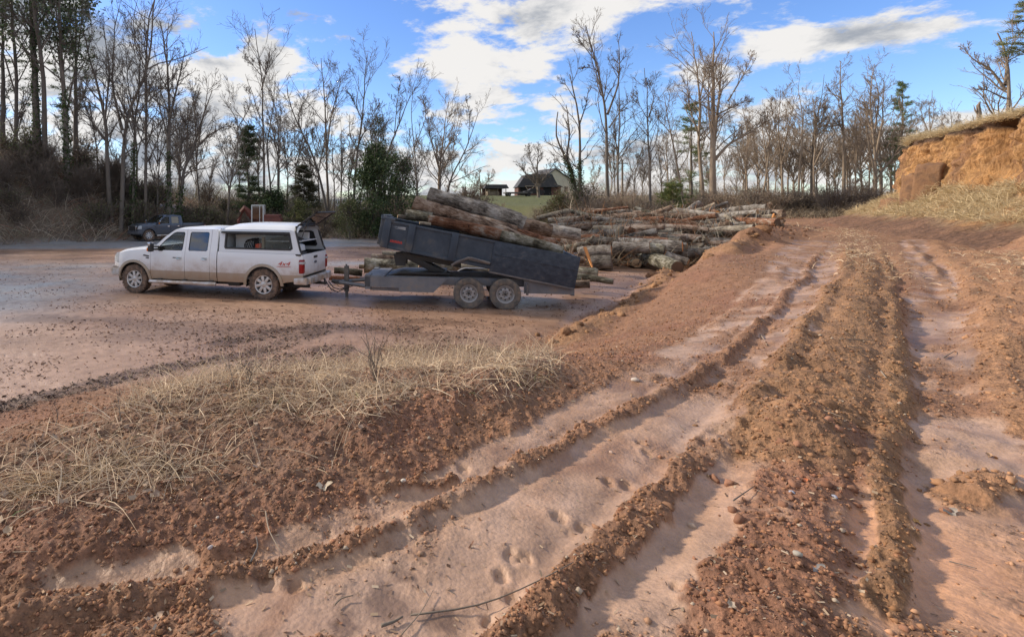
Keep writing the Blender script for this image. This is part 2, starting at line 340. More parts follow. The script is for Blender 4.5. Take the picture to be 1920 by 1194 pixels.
    streak = fbm(x * .9 - y * .35, y * .28 + x * .1, 3.2, 4, off=21); c2 = col.copy(); c2 = lerpc(c2, 'mud', mm * (1 - yard)); c2 = lerpc(c2, 'pink', mm * yard * (.9 + .0 * x))
    c2 = lerpc(c2, 'orange', .45 * ss(-.05, .25, fbm(x, y, .4, 3, off=3)) * mm * (1 - yard)); c2 = lerpc(c2, 'soil', .75 * ss(.0, .18, fbm(x, y, 1.1, 5, .6, off=24)) * mm * (1 - yard)); c2 = lerpc(c2, 'dark', .35 * ss(.10, .22, streak) * mm * (1 - yard)); c2 = lerpc(c2, 'pink', .5 * ss(.05, .2, -streak) * mm)
    c2 = lerpc(c2, 'soil', yard * .62 * np.maximum(ss(-6, -1, x + 3 * fbm(x, y, .3, 3)), ss(11.5, 14.5, y + 2 * fbm(x, y, .3, 3))) * (.55 + .45 * ss(-.12, .15, fbm(x * .6, y, .9, 5))) * (1 - .8 * np.exp(-((x - 2.2) / 1.9) ** 2 - ((y - 10.4) / .8) ** 2)))
    c2 = lerpc(c2, 'dark', yard * .55 * ss(-.04, .20, fbm(x * .5, y, .9, 5, off=50)) * ss(9, 12, y))
    c2 = lerpc(c2, 'dark', deb * .75); c2 = lerpc(c2, 'dark', tr * yard * .25)
    # drainage mud darkened by wet ash-grey patches
    for (qx, qy, rr) in [(*ray(720, 1125), .16), (*ray(760, 1080), .07), (*ray(650, 1170), .09), (*ray(830, 1160), .10)]:
        d = np.hypot(x - qx, y - qy) + .12 * fbm(x, y, 9, 4); c2 = lerpc(c2, 'dark', .75 * ss(rr, rr * .3, d) * (1 - K))
    gx = ss(-6, -11, x + 4 * fbm(x, y, .15, 3)) * ss(11, 14, y) * ss(30, 16, y + .45 * (x + 14)) ; gx = np.maximum(gx, ss(33.5, 35.5, y + 1.2 * fbm(x, y, .2, 3) - .10 * (x + 10)) * ss(46, 42, y) * ss(4, -2, x))
    gx = np.maximum(gx, .7 * np.exp(-((y - 25.5 - .1 * x) / 1.4) ** 2) * ss(6, 2, x)); c2 = lerpc(c2, 'gravel', np.clip(gx * (.95 + 1.2 * fbm(x, y, 1.1, 4)), 0, 1) * yard)
    c2 = lerpc(c2, 'leaf', gr * .35)
    fg = ss(50, 62, y) * ss(70, 58, y); lawn = ss(60, 70, y + 6 * fbm(x, y, .08, 2)); c2 = lerpc(c2, 'leaf', ss(46, 50, y + 2 * fbm(x, y, .3, 3)) * .9)
    c2 = lerpc(c2, 'grass', lawn * .9)
    d, s, al = pdist(x, y, BANKB); bk = ss(-.8, .4, d * s) * (np.abs(d) < 60); rs = ss(.05, .2, fbm(x, y, .35, 3, off=8))
    c2 = np.where((bk * (y < 75) > 0)[..., None], lerpc(lerpc(c2, 'leaf', bk), 'red', bk * rs * .8 * ss(8, 5, d)), c2)
    c2 = lerpc(c2, 'grass', lawn * .9 * (x > 2)); c2 = c2 * (1 + .30 * fbm(x, y, 2.1, 5, .6, off=60))[..., None]
    wet = np.clip(mm * (1 - .5 * yard) + (.45 + .7 * ss(-.05, .15, fbm(x * .5, y, .5, 4, off=88))) * yard, 0, 1.25)
    d = np.hypot((x - ray(1850, 1120)[0]) / .75, (y - ray(1850, 1120)[1]) / 1.1); wet = np.maximum(wet, 1.3 * ss(1.1, .6, d) * (1 - K)); c2 = lerpc(c2, 'clay', .8 * ss(1.3, .5, d + .6 * fbm(x, y, 1.5, 3)) * mm)  # orange blend paints the sun's warm reflection into the mud pool colour
    return z, np.clip(c2, .01, .9), wet, K
def build_ground():
    a = np.concatenate([np.linspace(R(-58), R(66), 1000), np.linspace(R(66), R(302), 70)[1:-1]])
    rad = [.5]
    while rad[-1] < 900:
        q = rad[-1]; rad.append(q * (1.03 if q < 1.5 else 1.0052 if q < 6 else 1.009 if q < 32 else 1.02 if q < 90 else 1.06))
    rad = np.array(rad); A, Q = np.meshgrid(a, rad); X = Q * np.sin(A); Y = Q * np.cos(A)
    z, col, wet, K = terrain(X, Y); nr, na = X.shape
    v = np.stack([X, Y, z], -1).reshape(-1, 3); v = np.vstack([v, [[0, 0, base(np.array([0.]), np.array([0.]))[0]]]])
    i = np.arange(nr - 1)[:, None] * na + np.arange(na)[None]; j = np.arange(nr - 1)[:, None] * na + (np.arange(na)[None] + 1) % na
    f = np.stack([i, j, j + na, i + na], -1).reshape(-1, 4)
    cn = len(v) - 1; f3 = np.stack([np.full(na, cn), (np.arange(na) + 1) % na, np.arange(na)], -1)
    me = mesh_np('ground', v, [f[:, ::-1], f3[:, ::-1]], [ground_mat()], True)
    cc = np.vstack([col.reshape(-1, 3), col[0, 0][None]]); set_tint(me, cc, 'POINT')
    at = me.attributes.new('wet', 'FLOAT', 'POINT'); at.data.foreach_set('value', np.append(wet.ravel(), .5).astype(np.float32))
    ak = me.attributes.new('crumb', 'FLOAT', 'POINT'); ak.data.foreach_set('value', np.append(K.ravel(), .5).astype(np.float32))
    tag(link('ground', me), kind='structure'); print('ground', len(f))
def ground_mat():
    m, N, L, b = newmat('earth'); tc = N.new('ShaderNodeTexCoord'); P = tc.outputs['Object']
    a = N.new('ShaderNodeAttribute'); a.attribute_name = 'tint'; w = N.new('ShaderNodeAttribute'); w.attribute_name = 'wet'; k = N.new('ShaderNodeAttribute'); k.attribute_name = 'crumb'
    n1 = nz(N, L, P, 28, 6, .7); n2 = nz(N, L, P, 5, 5, .6); vo = N.new('ShaderNodeTexVoronoi'); vo.inputs['Scale'].default_value = 45; L.new(P, vo.inputs['Vector'])
    r1 = ramp(N, [(.30, (.42, .42, .42)), (.5, (.95, .95, .95)), (.72, (1.5, 1.42, 1.32))]); L.new(n1.outputs[0], r1.inputs[0])
    mxf = N.new('ShaderNodeMix'); mxf.data_type = 'RGBA'; mxf.blend_type = 'MULTIPLY'; mr = N.new('ShaderNodeMapRange'); L.new(k.outputs['Fac'], mr.inputs[0]); mr.inputs[3].default_value = .22; mr.inputs[4].default_value = .95
    L.new(mr.outputs[0], mxf.inputs[0]); L.new(a.outputs['Color'], mxf.inputs[6]); L.new(r1.outputs[0], mxf.inputs[7])
    r2 = ramp(N, [(.3, (.78, .76, .74)), (.7, (1.18, 1.18, 1.18))]); L.new(n2.outputs[0], r2.inputs[0])
    m2 = N.new('ShaderNodeMix'); m2.data_type = 'RGBA'; m2.blend_type = 'MULTIPLY'; m2.inputs[0].default_value = 1; L.new(mxf.outputs[2], m2.inputs[6]); L.new(r2.outputs[0], m2.inputs[7])
    L.new(m2.outputs[2], b.inputs['Base Color'])
    rr = N.new('ShaderNodeMapRange'); L.new(w.outputs['Fac'], rr.inputs[0]); rr.inputs[3].default_value = .93; rr.inputs[4].default_value = .30; rr.inputs[1].default_value = 0; rr.inputs[2].default_value = 1.3
    L.new(rr.outputs[0], b.inputs['Roughness']); b.inputs['Specular IOR Level'].default_value = .35
    bp = N.new('ShaderNodeBump'); bp.inputs['Distance'].default_value = .02; ms = N.new('ShaderNodeMapRange'); L.new(k.outputs['Fac'], ms.inputs[0]); ms.inputs[3].default_value = .38; ms.inputs[4].default_value = 1.0
    L.new(ms.outputs[0], bp.inputs['Strength']); ad = N.new('ShaderNodeMath'); ad.operation = 'SUBTRACT'; L.new(n1.outputs[0], ad.inputs[0])
    vm = N.new('ShaderNodeMath'); vm.operation = 'MULTIPLY'; vm.inputs[1].default_value = .45; L.new(vo.outputs['Distance'], vm.inputs[0]); L.new(vm.outputs[0], ad.inputs[1])
    L.new(ad.outputs[0], bp.inputs['Height']); L.new(bp.outputs[0], b.inputs['Normal'])
    return m
build_ground()
def gz(x, y):
    x = np.atleast_1d(np.asarray(x, float)); y = np.atleast_1d(np.asarray(y, float)); return terrain(x, y)[0]
# ---------------------------------------------------------------- cut earth bank on the right
def build_bank():
    path = [(25.5, 6), (26, 12), (26.4, 17), (27.2, 20), (28, 22.6), (29.4, 24.8), (30.8, 27.6), (32.6, 31.2), (34.8, 34.6), (37.4, 36.2), (41, 37.6), (46, 38.5), (54, 39)]
    p = np.array(path, float); seg = np.hypot(*np.diff(p, axis=0).T); cs = np.concatenate([[0], np.cumsum(seg)]); S = np.linspace(0, cs[-1], 520)
    px = np.interp(S, cs, p[:, 0]); py = np.interp(S, cs, p[:, 1])
    ker = np.ones(15) / 15; px = np.convolve(np.pad(px, 7, 'edge'), ker, 'valid'); py = np.convolve(np.pad(py, 7, 'edge'), ker, 'valid')
    tx = np.gradient(px); ty = np.gradient(py); ln = np.hypot(tx, ty); nx, ny = -ty / ln, tx / ln     # towards the road
    top = 6.85 + .25 * fbm(S, S * 0, .25, 3) - 0.5 * ss(30, 52, S)
    prof = [(5.8, -.12), (4.6, .02), (3.3, .14), (2.0, .30), (1.25, .40), (.95, .47), (.72, .60), (.50, .74), (.32, .86), (.18, .945), (.16, .965), (.02, .995), (-.5, 1.02), (-2, 1.06), (-6, 1.12), (-14, 1.16), (-40, 1.2)]
    t = np.linspace(0, 1, len(prof)); dens = np.concatenate([np.linspace(0, .36, 50), np.linspace(.36, .75, 110)[1:], np.linspace(.75, 1, 30)[1:]])
    po = np.interp(dens, t, [q[0] for q in prof]); ph = np.interp(dens, t, [q[1] for q in prof])
    Sg, O = np.meshgrid(S, po, indexing='ij'); H = np.broadcast_to(ph, Sg.shape); z0 = base(px + nx * 5, py + ny * 5)[:, None]
    Hf = np.where(H < .6, H * (1 - (.20 + .25 * ss(26.5, 30.5, Sg)) * ss(.6, .35, H)), H); Z = z0 + (top[:, None] - z0) * Hf
    face = ss(.34, .5, H) * ss(1.0, .93, H) * (O > -.2)
    rough = fbm(Sg * 1.0, Z * .35, .9, 5, .55) * 1.7 + .8 * fbm(Sg, Z, 2.5, 4) - 1.5 * ss(.12, .24, fbm(Sg, Z * .15, .55, 3, off=6)) * .6 - 1.1 * np.exp(-((Sg - 28.6 - .12 * Z) / .55) ** 2)
    off = O + face * rough * .95 + (1 - face) * .15 * fbm(Sg, O, 1.5, 3) + .10 * ss(.93, .99, H) * ss(1.1, 1.0, H) * (.5 + fbm(Sg, Z, .8, 4) * 2)
    X = px[:, None] + nx[:, None] * off; Y = py[:, None] + ny[:, None] * off
    Z = Z + (1 - face) * (.25 * fbm(X, Y, .8, 4)) + .35 * fbm(Sg, Sg * 0, 1.1, 4, .65, off=9) * ss(.9, 1, H) + face * .1 * fbm(X, Y, 2, 3)
    n, k = X.shape; v = np.stack([X, Y, Z], -1).reshape(-1, 3); i = (np.arange(n - 1)[:, None] * k + np.arange(k - 1)[None]).ravel()
    f = np.stack([i, i + k, i + k + 1, i + 1], -1)
    c = np.empty(X.shape + (3,)); c[:] = (.52, .275, .11)
    str_ = ss(-.1, .25, fbm(Sg, Z, .5, 4, off=3)); c = c * (1 + .28 * np.sin(Z * 7 + 5 * fbm(Sg, Z, .35, 3)) * fbm(Sg, Z, .6, 3, off=7))[..., None] ; c = lerpc(c, 'red', .5 * ss(.08, .2, fbm(Sg * 2.2, Z * .35, .9, 4, off=18))); c = c * (1 - .35 * str_[..., None]) + np.array((.50, .31, .13)) * .35 * str_[..., None]
    dk = ss(.05, .25, fbm(Sg * 1.4, Z * .5, .6, 5, off=44)); c = lerpc(c, 'red', dk * .55)
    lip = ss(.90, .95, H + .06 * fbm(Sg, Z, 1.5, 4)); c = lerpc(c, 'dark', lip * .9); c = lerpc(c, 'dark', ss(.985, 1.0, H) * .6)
    foot = ss(.46, .36, H + .12 * fbm(Sg, O, .7, 4)); c = lerpc(c, 'straw', foot * .85 * ss(-.22, -.04, fbm(Sg, O, .9, 4, off=12))); c = lerpc(c, 'soil', ss(.22, .10, H + .10 * fbm(Sg, O, .5, 4)))
    c = lerpc(c, 'soil', foot * ss(31, 33.5, Sg) * .8)
    c = lerpc(c, 'dark', .55 * np.exp(-((Sg - 28.6 - .12 * Z) / .7) ** 2) * face); c = c * (1 + .9 * fbm(Sg * 1.2, Z * .6, 1.6, 5, .65))[..., None]
    m = pmat('bank_clay', [(1, 1, 1), (.6, .6, .6)], 3); N, L = m.node_tree.nodes, m.node_tree.links; b = N['Principled BSDF']
    a = N.new('ShaderNodeAttribute'); a.attribute_name = 'tint'; tc = N.new('ShaderNodeTexCoord'); mp = N.new('ShaderNodeMapping'); mp.inputs['Scale'].default_value = (1, 1, .45); L.new(tc.outputs['Object'], mp.inputs[0])
    n1 = nz(N, L, mp.outputs[0], 4.5, 9, .7, .4); r1 = ramp(N, [(.3, (.38, .33, .28)), (.5, (.95, .95, .95)), (.7, (1.4, 1.38, 1.35))]); L.new(n1.outputs[0], r1.inputs[0])
    mx = N.new('ShaderNodeMix'); mx.data_type = 'RGBA'; mx.blend_type = 'MULTIPLY'; mx.inputs[0].default_value = 1; L.new(a.outputs['Color'], mx.inputs[6]); L.new(r1.outputs[0], mx.inputs[7]); L.new(mx.outputs[2], b.inputs['Base Color'])
    bp = N.new('ShaderNodeBump'); bp.inputs['Strength'].default_value = 1; bp.inputs['Distance'].default_value = .35; L.new(n1.outputs[0], bp.inputs['Height']); L.new(bp.outputs[0], b.inputs['Normal']); b.inputs['Roughness'].default_value = .95
    me = mesh_np('earth_bank', v, f, [m]); set_tint(me, np.clip(c, .01, .9).reshape(-1, 3), 'POINT'); o = link('earth_bank', me); tag(o, kind='structure')
    return dict(X=X, Y=Y, Z=Z, H=H, S=Sg, nx=nx, ny=ny)
BK = build_bank()
# ---------------------------------------------------------------- trees
def nrm(v): return v / (np.linalg.norm(v, axis=-1, keepdims=True) + 1e-9)
def tubes(P, Rr, n):
    """P (K,m,3) R (K,m) -> verts, quads"""
    K, m, _ = P.shape; T = np.gradient(P, axis=1); T = nrm(T)
    ref = np.where(np.abs(T[..., 2:3]) > .85, np.array([1., 0, 0]), np.array([0, 0, 1.])); A = nrm(np.cross(T, ref)); B = np.cross(T, A)
    th = np.arange(n) * 2 * np.pi / n
    V = P[:, :, None] + Rr[:, :, None, None] * (A[:, :, None] * np.cos(th)[None, None, :, None] + B[:, :, None] * np.sin(th)[None, None, :, None])
    k = np.arange(K)[:, None, None] * m * n; i = np.arange(m - 1)[None, :, None] * n; j = np.arange(n)[None, None]; j2 = (j + 1) % n
    Q = np.stack([k + i + j, k + i + j2, k + i + n + j2, k + i + n + j], -1).reshape(-1, 4)
    return V.reshape(-1, 3), Q
def join(parts):
    vs, qs, o = [], [], 0
    for v, q in parts: vs.append(v); qs.append(q + o); o += len(v)
    return np.vstack(vs), np.vstack(qs)
def kids(g, P, Rr, per, tlo, thi, lf, ang, m, up, wander, rmax, rmin, shrink=.5):
    K, n, _ = P.shape; t = g.uniform(tlo, thi, (K, per)); t = np.sort(t, 1); f = t * (n - 1); i = np.clip(f.astype(int), 0, n - 2); fr = (f - i)[..., None]
    k = np.arange(K)[:, None]; p0 = P[k, i] * (1 - fr) + P[k, i + 1] * fr; T = nrm(P[k, i + 1] - P[k, i]); r0 = Rr[k, i] * (1 - fr[..., 0]) + Rr[k, i + 1] * fr[..., 0]
    L = np.linalg.norm(np.diff(P, axis=1), axis=-1).sum(1)[:, None] * lf * (1 - shrink * t) * g.uniform(.55, 1.25, (K, per))
    rnd = nrm(g.normal(size=(K, per, 3))); side = nrm(np.cross(T, rnd)); a = np.radians(ang * g.uniform(.6, 1.3, (K, per)))[..., None]
    d = nrm(T * np.cos(a) + side * np.sin(a)); pts = [p0]; st = (L / (m - 1))[..., None]
    for s in range(m - 1):
        d = nrm(d + g.normal(size=d.shape) * wander + np.array([0, 0, up])); pts.append(pts[-1] + d * st)
    Q = np.stack(pts, 2).reshape(K * per, m, 3); rs = np.minimum(r0 * .62, rmax).reshape(-1); w = np.linspace(1, .3, m)[None]
    return Q, np.maximum(rs[:, None] * w, rmin)
def resample(pts, n):
    pts = np.array(pts, float); s = np.concatenate([[0], np.cumsum(np.linalg.norm(np.diff(pts, axis=0), axis=1))]); u = np.linspace(0, s[-1], n)
    q = np.stack([np.interp(u, s, pts[:, k]) for k in range(3)], 1)
    for _ in range(2): q[1:-1] = .25 * q[:-2] + .5 * q[1:-1] + .25 * q[2:]
    return q
def grow(g, limbs, radii, d2=13, d3=7, d4=5, ang=44, up=.13, tlo=.3, twig=.009, lf=.36, crook=.04):
    """limbs: lists of world points; radii: (r0, r1) -> trunk mesh data, crown mesh data"""
    P = np.stack([resample(l, 16) for l in limbs]); L = np.linalg.norm(P[:, -1] - P[:, 0], axis=-1)[:, None, None]
    wob = g.normal(size=P.shape) * crook * L / 12; wob = np.cumsum(wob, axis=1) * np.linspace(0, 1, 16)[None, :, None]; wob -= wob[:, -1:] * np.linspace(0, 1, 16)[None, :, None]; P = P + wob
    Rr = np.stack([np.interp(np.linspace(0, 1, 16), [0, .06, 1], [a * 1.25, a, b]) for a, b in radii])
    T = tubes(P, Rr, 7)
    P2, R2 = kids(g, P, Rr, d2, tlo, .98, lf, ang, 6, up, .16, .06, twig * 1.6)
    P3, R3 = kids(g, P2, R2, d3, .15, .98, .5, 42, 5, up * .8, .18, .03, twig * 1.15)
    P4, R4 = kids(g, P3, R3, d4, .1, 1, .55, 38, 3, up * .6, .2, .016, twig)
    return T, join([tubes(P2, R2, 4), tubes(P3, R3, 3), tubes(P4, R4, 3)])
bark = {
 'grey': pmat('bark_grey', [(.115, .092, .070), (.20, .165, .13)], 3, .95, .6, 14, (1, 1, .25), rand=.15),
 'dark': pmat('bark_dark', [(.10, .085, .072), (.18, .152, .128)], 3, .95, .6, 14, (1, 1, .25), rand=.15),
 'warm': pmat('bark_warm', [(.20, .145, .10), (.33, .26, .19)], 3, .95, .6, 14, (1, 1, .25), rand=.12),
}
twigm = {
 'grey': pmat('twig_grey', [(.135, .105, .085), (.185, .15, .12)], 1, .95), 'dark': pmat('twig_dark', [(.12, .10, .085), (.19, .158, .135)], 1, .95),
 'warm': pmat('twig_warm', [(.24, .18, .13), (.31, .24, .175)], 1, .95),
}
leafm = attr_mat('leaf', rough=.6, trans=.25, spec=.3)
def leaves(g, Cn, size, cols, flat=0.0, aspect=.5, spread=None, tri=True, dirs=None):
    """one small face per leaf at each centre"""
    n = len(Cn); d = nrm(g.normal(size=(n, 3)) * np.array([1, 1, 1 - flat])) if dirs is None else nrm(dirs + .35 * g.normal(size=(n, 3)))
    s = nrm(np.cross(d, g.normal(size=(n, 3)))); L = size * g.uniform(.6, 1.35, (n, 1)); W = L * aspect
    a = Cn - s * W * .5; b = Cn + s * W * .5; c = Cn + d * L
    V = np.stack([a, b, c], 1).reshape(-1, 3); Fc = np.arange(n * 3).reshape(-1, 3); cols = np.array(cols)
    k = g.integers(0, len(cols), n); col = cols[k] * g.uniform(.7, 1.3, (n, 1)); return V, Fc, col
def leaf_obj(name, parent, data, kind='stuff', mat=None):
    V, Fc, col = data; me = mesh_np(name, V, Fc, [mat or leafm], False); set_tint(me, col); o = link(name, me, parent)
    if kind: tag(o, kind=kind)
    return o
IVY = [(.05, .085, .022), (.07, .11, .03), (.035, .06, .02)]
PINE = [(.075, .11, .055), (.10, .135, .06), (.055, .08, .045), (.12, .14, .07)]
PINEY = [(.13, .17, .055), (.17, .19, .06), (.09, .13, .05), (.20, .19, .075)]
OLIVE = [(.10, .105, .055), (.075, .085, .045), (.13, .12, .07)]
def limbs_world(gl, Y, g):
    out, rad, base_pt = [], [], None
    for li, (pts, r0, r1) in enumerate(gl):
        w = []
        for i, (x, y) in enumerate(pts):
            dy = 0 if li == 0 else (g.uniform(-1, 1) * .0)
            w.append(P2W(x, y, Y))
        if li == 0: w[0][2] = float(base(w[0][0], w[0][1])) - .15
        else:   # a side limb leans out of the plane as it goes
            sgn = g.uniform(-1, 1) * .28; l = np.linalg.norm(w[-1] - w[0])
            for i in range(len(w)): w[i] = w[i] + np.array([0, sgn * l * (i / max(1, len(w) - 1)), 0])
        out.append(w); rad.append((r0, r1))
    return out, rad
seedn = [100]
LMK = []
import re
def LSHORT(l):
    w = re.split(r' (?:with|in|along|on|near|at|above|behind|among|beside|low|tall|inside|whose|out|over|high|rooted|curving|bending|from|to|close|beneath|fanning|crossing|reaching|standing|, |of|where|leaning left from) ', l.replace(',', ''))[0].split(); return ' '.join(w[:7])
def hero(name, label, gl, Y, col='grey', cat='tree', ivy=None, group=None, leaf=None, **kw):
    seedn[0] += 1; g = np.random.default_rng(seedn[0]); lw, rad = limbs_world(gl, Y, g); T, Cr = grow(g, lw, rad, **kw)
    o0 = lw[0][0]; t = thing(name, label, cat, tuple(o0), 0, group); LMK.append((LSHORT(label), o0[0] / o0[1]))
    link('trunk', mesh_np('trunk', T[0] - o0, T[1], [bark[col]]), t); link('crown', mesh_np('crown', Cr[0] - o0, Cr[1], [twigm[col]]), t)
    if ivy:
        li, lo, hi, n, wd = ivy; P = resample(lw[li], 16) - o0; tt = g.uniform(lo, hi, n) * 15; i = np.clip(tt.astype(int), 0, 14); c = P[i] + (P[i + 1] - P[i]) * (tt - i)[:, None]
        c = c + nrm(g.normal(size=(n, 3))) * g.uniform(.3, 1, (n, 1)) * wd * (1.2 - (tt / 15)[:, None] * .7); leaf_obj('ivy', t, leaves(g, c, .14, IVY, aspect=.9))
    if leaf:
        n, size, cols, j = leaf; vv = Cr[0] - o0; c = vv[g.integers(len(vv) // 3, len(vv), n)] + g.normal(size=(n, 3)) * j; leaf_obj('dead_leaves', t, leaves(g, c, size, cols, aspect=.8))
    return t
# left bank group, in front of the low sun
D = 'dark'
hero('pine_tree', 'tall dark trunk with two crossing stems, second pine from the left edge of the bank', [([(72, 285), (66, 150), (60, -60), (62, -170)], .30, .12), ([(84, 290), (88, 140), (76, 0), (70, -120)], .20, .07), ([(62, 60), (100, -20), (150, -70)], .10, .03)], 42, D, ivy=(0, .05, .6, 1800, .55), leaf=(3000, .22, PINE, .35))
hero('pine_tree', 'slender leaning pine at the far left edge with sparse green needles', [([(28, 300), (34, 150), (20, -40), (10, -150)], .16, .06), ([(30, 180), (0, 60), (-40, -20)], .07, .02)], 43, D, leaf=(2400, .22, PINE, .4))
hero('pine_tree', 'ivy clad trunk pair standing right of the tall pine on the bank', [([(128, 318), (122, 200), (110, 80), (112, -80)], .22, .07), ([(122, 230), (130, 100), (128, -20)], .09, .03), ([(118, 170), (100, 60), (70, -40)], .08, .03)], 42, D, ivy=(0, .02, .45, 1500, .45), leaf=(3200, .22, PINE, .35))
hero('bare_tree', 'bare tree leaning left with a fan of limbs above the brushy bank', [([(208, 318), (196, 230), (178, 150), (160, 80), (152, 50)], .20, .04), ([(196, 235), (215, 140), (212, 50)], .09, .02), ([(200, 265), (168, 220), (130, 190)], .08, .02)], 43, D)
hero('bare_tree', 'bare tree with a wide fork above the left bank, top reaching out of frame', [([(226, 322), (232, 240), (250, 180), (280, 120), (292, -10)], .19, .04), ([(230, 245), (210, 160), (218, 60), (232, 10)], .10, .02), ([(246, 185), (300, 165), (330, 130)], .06, .015)], 43, D)
hero('bare_tree', 'straight thin bare trunk with ivy low down, between two forked trees', [([(248, 335), (252, 220), (262, 130), (258, 60)], .13, .03), ([(252, 230), (240, 150), (236, 90)], .06, .015)], 43.5, D, ivy=(0, .02, .45, 1000, .35))
hero('bare_tree', 'tall slender bare tree whose top leaves the frame left of the narrow cloud gap', [([(272, 345), (276, 200), (280, 60), (298, -30)], .15, .04), ([(276, 190), (262, 110), (258, 60)], .06, .015)], 44, D)
hero('bare_tree', 'stout bare tree with upswept limbs behind the grey pickup', [([(318, 380), (316, 250), (318, 190), (308, 90), (300, 40)], .22, .04), ([(316, 230), (338, 150), (352, 95)], .11, .02), ([(316, 260), (288, 180), (280, 130)], .08, .02), ([(317, 300), (350, 255), (372, 220)], .08, .02)], 44, D, ivy=(0, .02, .4, 900, .35), d2=14)
hero('bare_tree', 'broad leaning bare tree with long limb sweeping right above the bank', [([(330, 385), (345, 310), (368, 270), (385, 210), (398, 170)], .19, .03), ([(362, 282), (395, 250), (425, 235), (440, 240)], .10, .02), ([(350, 300), (352, 230), (366, 170)], .08, .02)], 45, D, ivy=(0, .0, .35, 800, .4), d2=14)
hero('bare_tree', 'crooked thin bare trunk left of the dark conifer', [([(424, 395), (432, 330), (448, 280), (446, 220), (420, 190)], .10, .02), ([(446, 240), (470, 200), (466, 170)], .05, .012)], 46, D)
hero('bare_tree', 'tallest bare tree of the middle left, wiry top touching the white cloud', [([(496, 415), (494, 300), (490, 200), (488, 120), (478, 55)], .14, .03), ([(490, 170), (504, 110), (508, 75)], .06, .012), ([(488, 140), (460, 105), (448, 92)], .04, .01)], 50, D)
hero('bare_tree', 'bare tree with two crossing stems behind the excavator', [([(512, 410), (506, 330), (496, 280), (512, 200), (516, 140)], .12, .02), ([(524, 408), (524, 320), (530, 240), (518, 180)], .10, .02)], 50, 'dark')
hero('bare_tree', 'long leaning bare tree bending left from behind the open truck hatch', [([(622, 408), (598, 330), (572, 260), (545, 210), (538, 160)], .15, .03), ([(575, 270), (556, 220), (575, 180), (600, 160)], .07, .015)], 52, 'dark', d2=14)
hero('bare_tree', 'tall twin stemmed bare tree right of the long leaning one', [([(618, 410), (612, 300), (608, 200), (604, 130), (602, 110)], .15, .03), ([(612, 290), (622, 210), (640, 150), (632, 120)], .09, .015), ([(627, 412), (625, 330), (618, 240)], .08, .02)], 53, 'grey', d2=14)
hero('bare_tree', 'bare tree with curled bushy top high above the dark evergreen', [([(660, 400), (668, 300), (676, 240), (684, 180), (680, 130), (690, 100)], .15, .025), ([(668, 280), (700, 210), (712, 190)], .06, .015), ([(674, 215), (658, 180), (650, 170)], .05, .012)], 52, 'dark', d2=14)
hero('bare_tree', 'arching bare tree curving up and right out of the evergreen', [([(716, 380), (722, 290), (752, 230), (766, 180), (790, 155)], .13, .02), ([(722, 300), (700, 240), (706, 180)], .06, .012), ([(740, 250), (745, 190), (752, 150)], .05, .012)], 52, 'grey', d2=14)
hero('bare_tree', 'thin bare stem just left of the loaded logs', [([(786, 372), (778, 300), (770, 220), (774, 170)], .09, .02), ([(776, 280), (800, 220), (792, 180)], .05, .012)], 54, 'grey')
hero('bare_tree', 'fan shaped pale bare tree above the loaded logs', [([(822, 378), (824, 320), (832, 260), (842, 190)], .17, .02), ([(824, 320), (806, 260), (798, 200)], .09, .015), ([(824, 300), (856, 250), (868, 205)], .09, .015), ([(823, 330), (850, 290), (862, 240)], .07, .012), ([(823, 340), (804, 320), (786, 260)], .07, .012)], 62, 'warm', d2=16, tlo=.15)
hero('bare_tree', 'long bare limb tree leaning right over the loaded logs', [([(826, 380), (846, 330), (872, 285), (888, 240), (900, 205)], .13, .02), ([(878, 270), (880, 220), (872, 190)], .05, .012)], 60, 'dark')
hero('bare_tree', 'small rounded bare tree beside the farm shed', [([(902, 372), (900, 345), (898, 318)], .16, .03), ([(901, 358), (880, 335), (868, 320)], .08, .02), ([(901, 355), (918, 335), (928, 322)], .08, .02)], 105, 'warm', d2=18, lf=.45, tlo=.1, twig=.014)
hero('bare_tree', 'spreading bare tree in front of the dark barn', [([(1010, 376), (1008, 350), (1006, 318), (1010, 280)], .26, .04), ([(1009, 352), (985, 325), (968, 300)], .12, .03), ([(1008, 350), (1030, 320), (1042, 295)], .12, .03), ([(1008, 335), (995, 300), (988, 275)], .1, .02)], 92, 'grey', d2=16, lf=.4, tlo=.1, twig=.014)
hero('bare_tree', 'ivy wrapped tree leaning left at the edge of the house field', [([(1092, 380), (1072, 320), (1046, 270), (1040, 255), (1046, 210)], .22, .05), ([(1062, 300), (1066, 250), (1056, 200)], .12, .03)], 58, 'grey', ivy=(0, .0, .62, 2600, .55), d2=8, d3=4)
hero('bare_tree', 'upright ivy wrapped tree with forked bare top next to the leaning one', [([(1090, 385), (1087, 300), (1085, 230), (1078, 180), (1068, 140)], .20, .05), ([(1086, 235), (1096, 200), (1100, 165)], .08, .02), ([(1080, 190), (1060, 160), (1042, 152)], .05, .012)], 57, 'grey', ivy=(0, .0, .45, 1800, .5), d2=9, d3=5)
hero('bare_tree', 'tallest bare tree in the centre with a high curling crown', [([(1141, 392), (1140, 300), (1139, 220), (1128, 150), (1112, 95), (1098, 48)], .19, .04), ([(1139, 215), (1160, 160), (1164, 110), (1166, 70)], .11, .02), ([(1120, 120), (1090, 80), (1072, 60)], .06, .012), ([(1142, 240), (1170, 205), (1198, 178)], .07, .012), ([(1125, 135), (1100, 125), (1090, 130)], .04, .01)], 54, 'grey', d2=13, tlo=.42)
hero('bare_tree', 'companion bare tree close behind the tallest central one', [([(1160, 392), (1156, 310), (1162, 240), (1164, 180), (1160, 150)], .13, .03), ([(1158, 300), (1148, 240), (1150, 200)], .06, .012)], 57, 'grey')
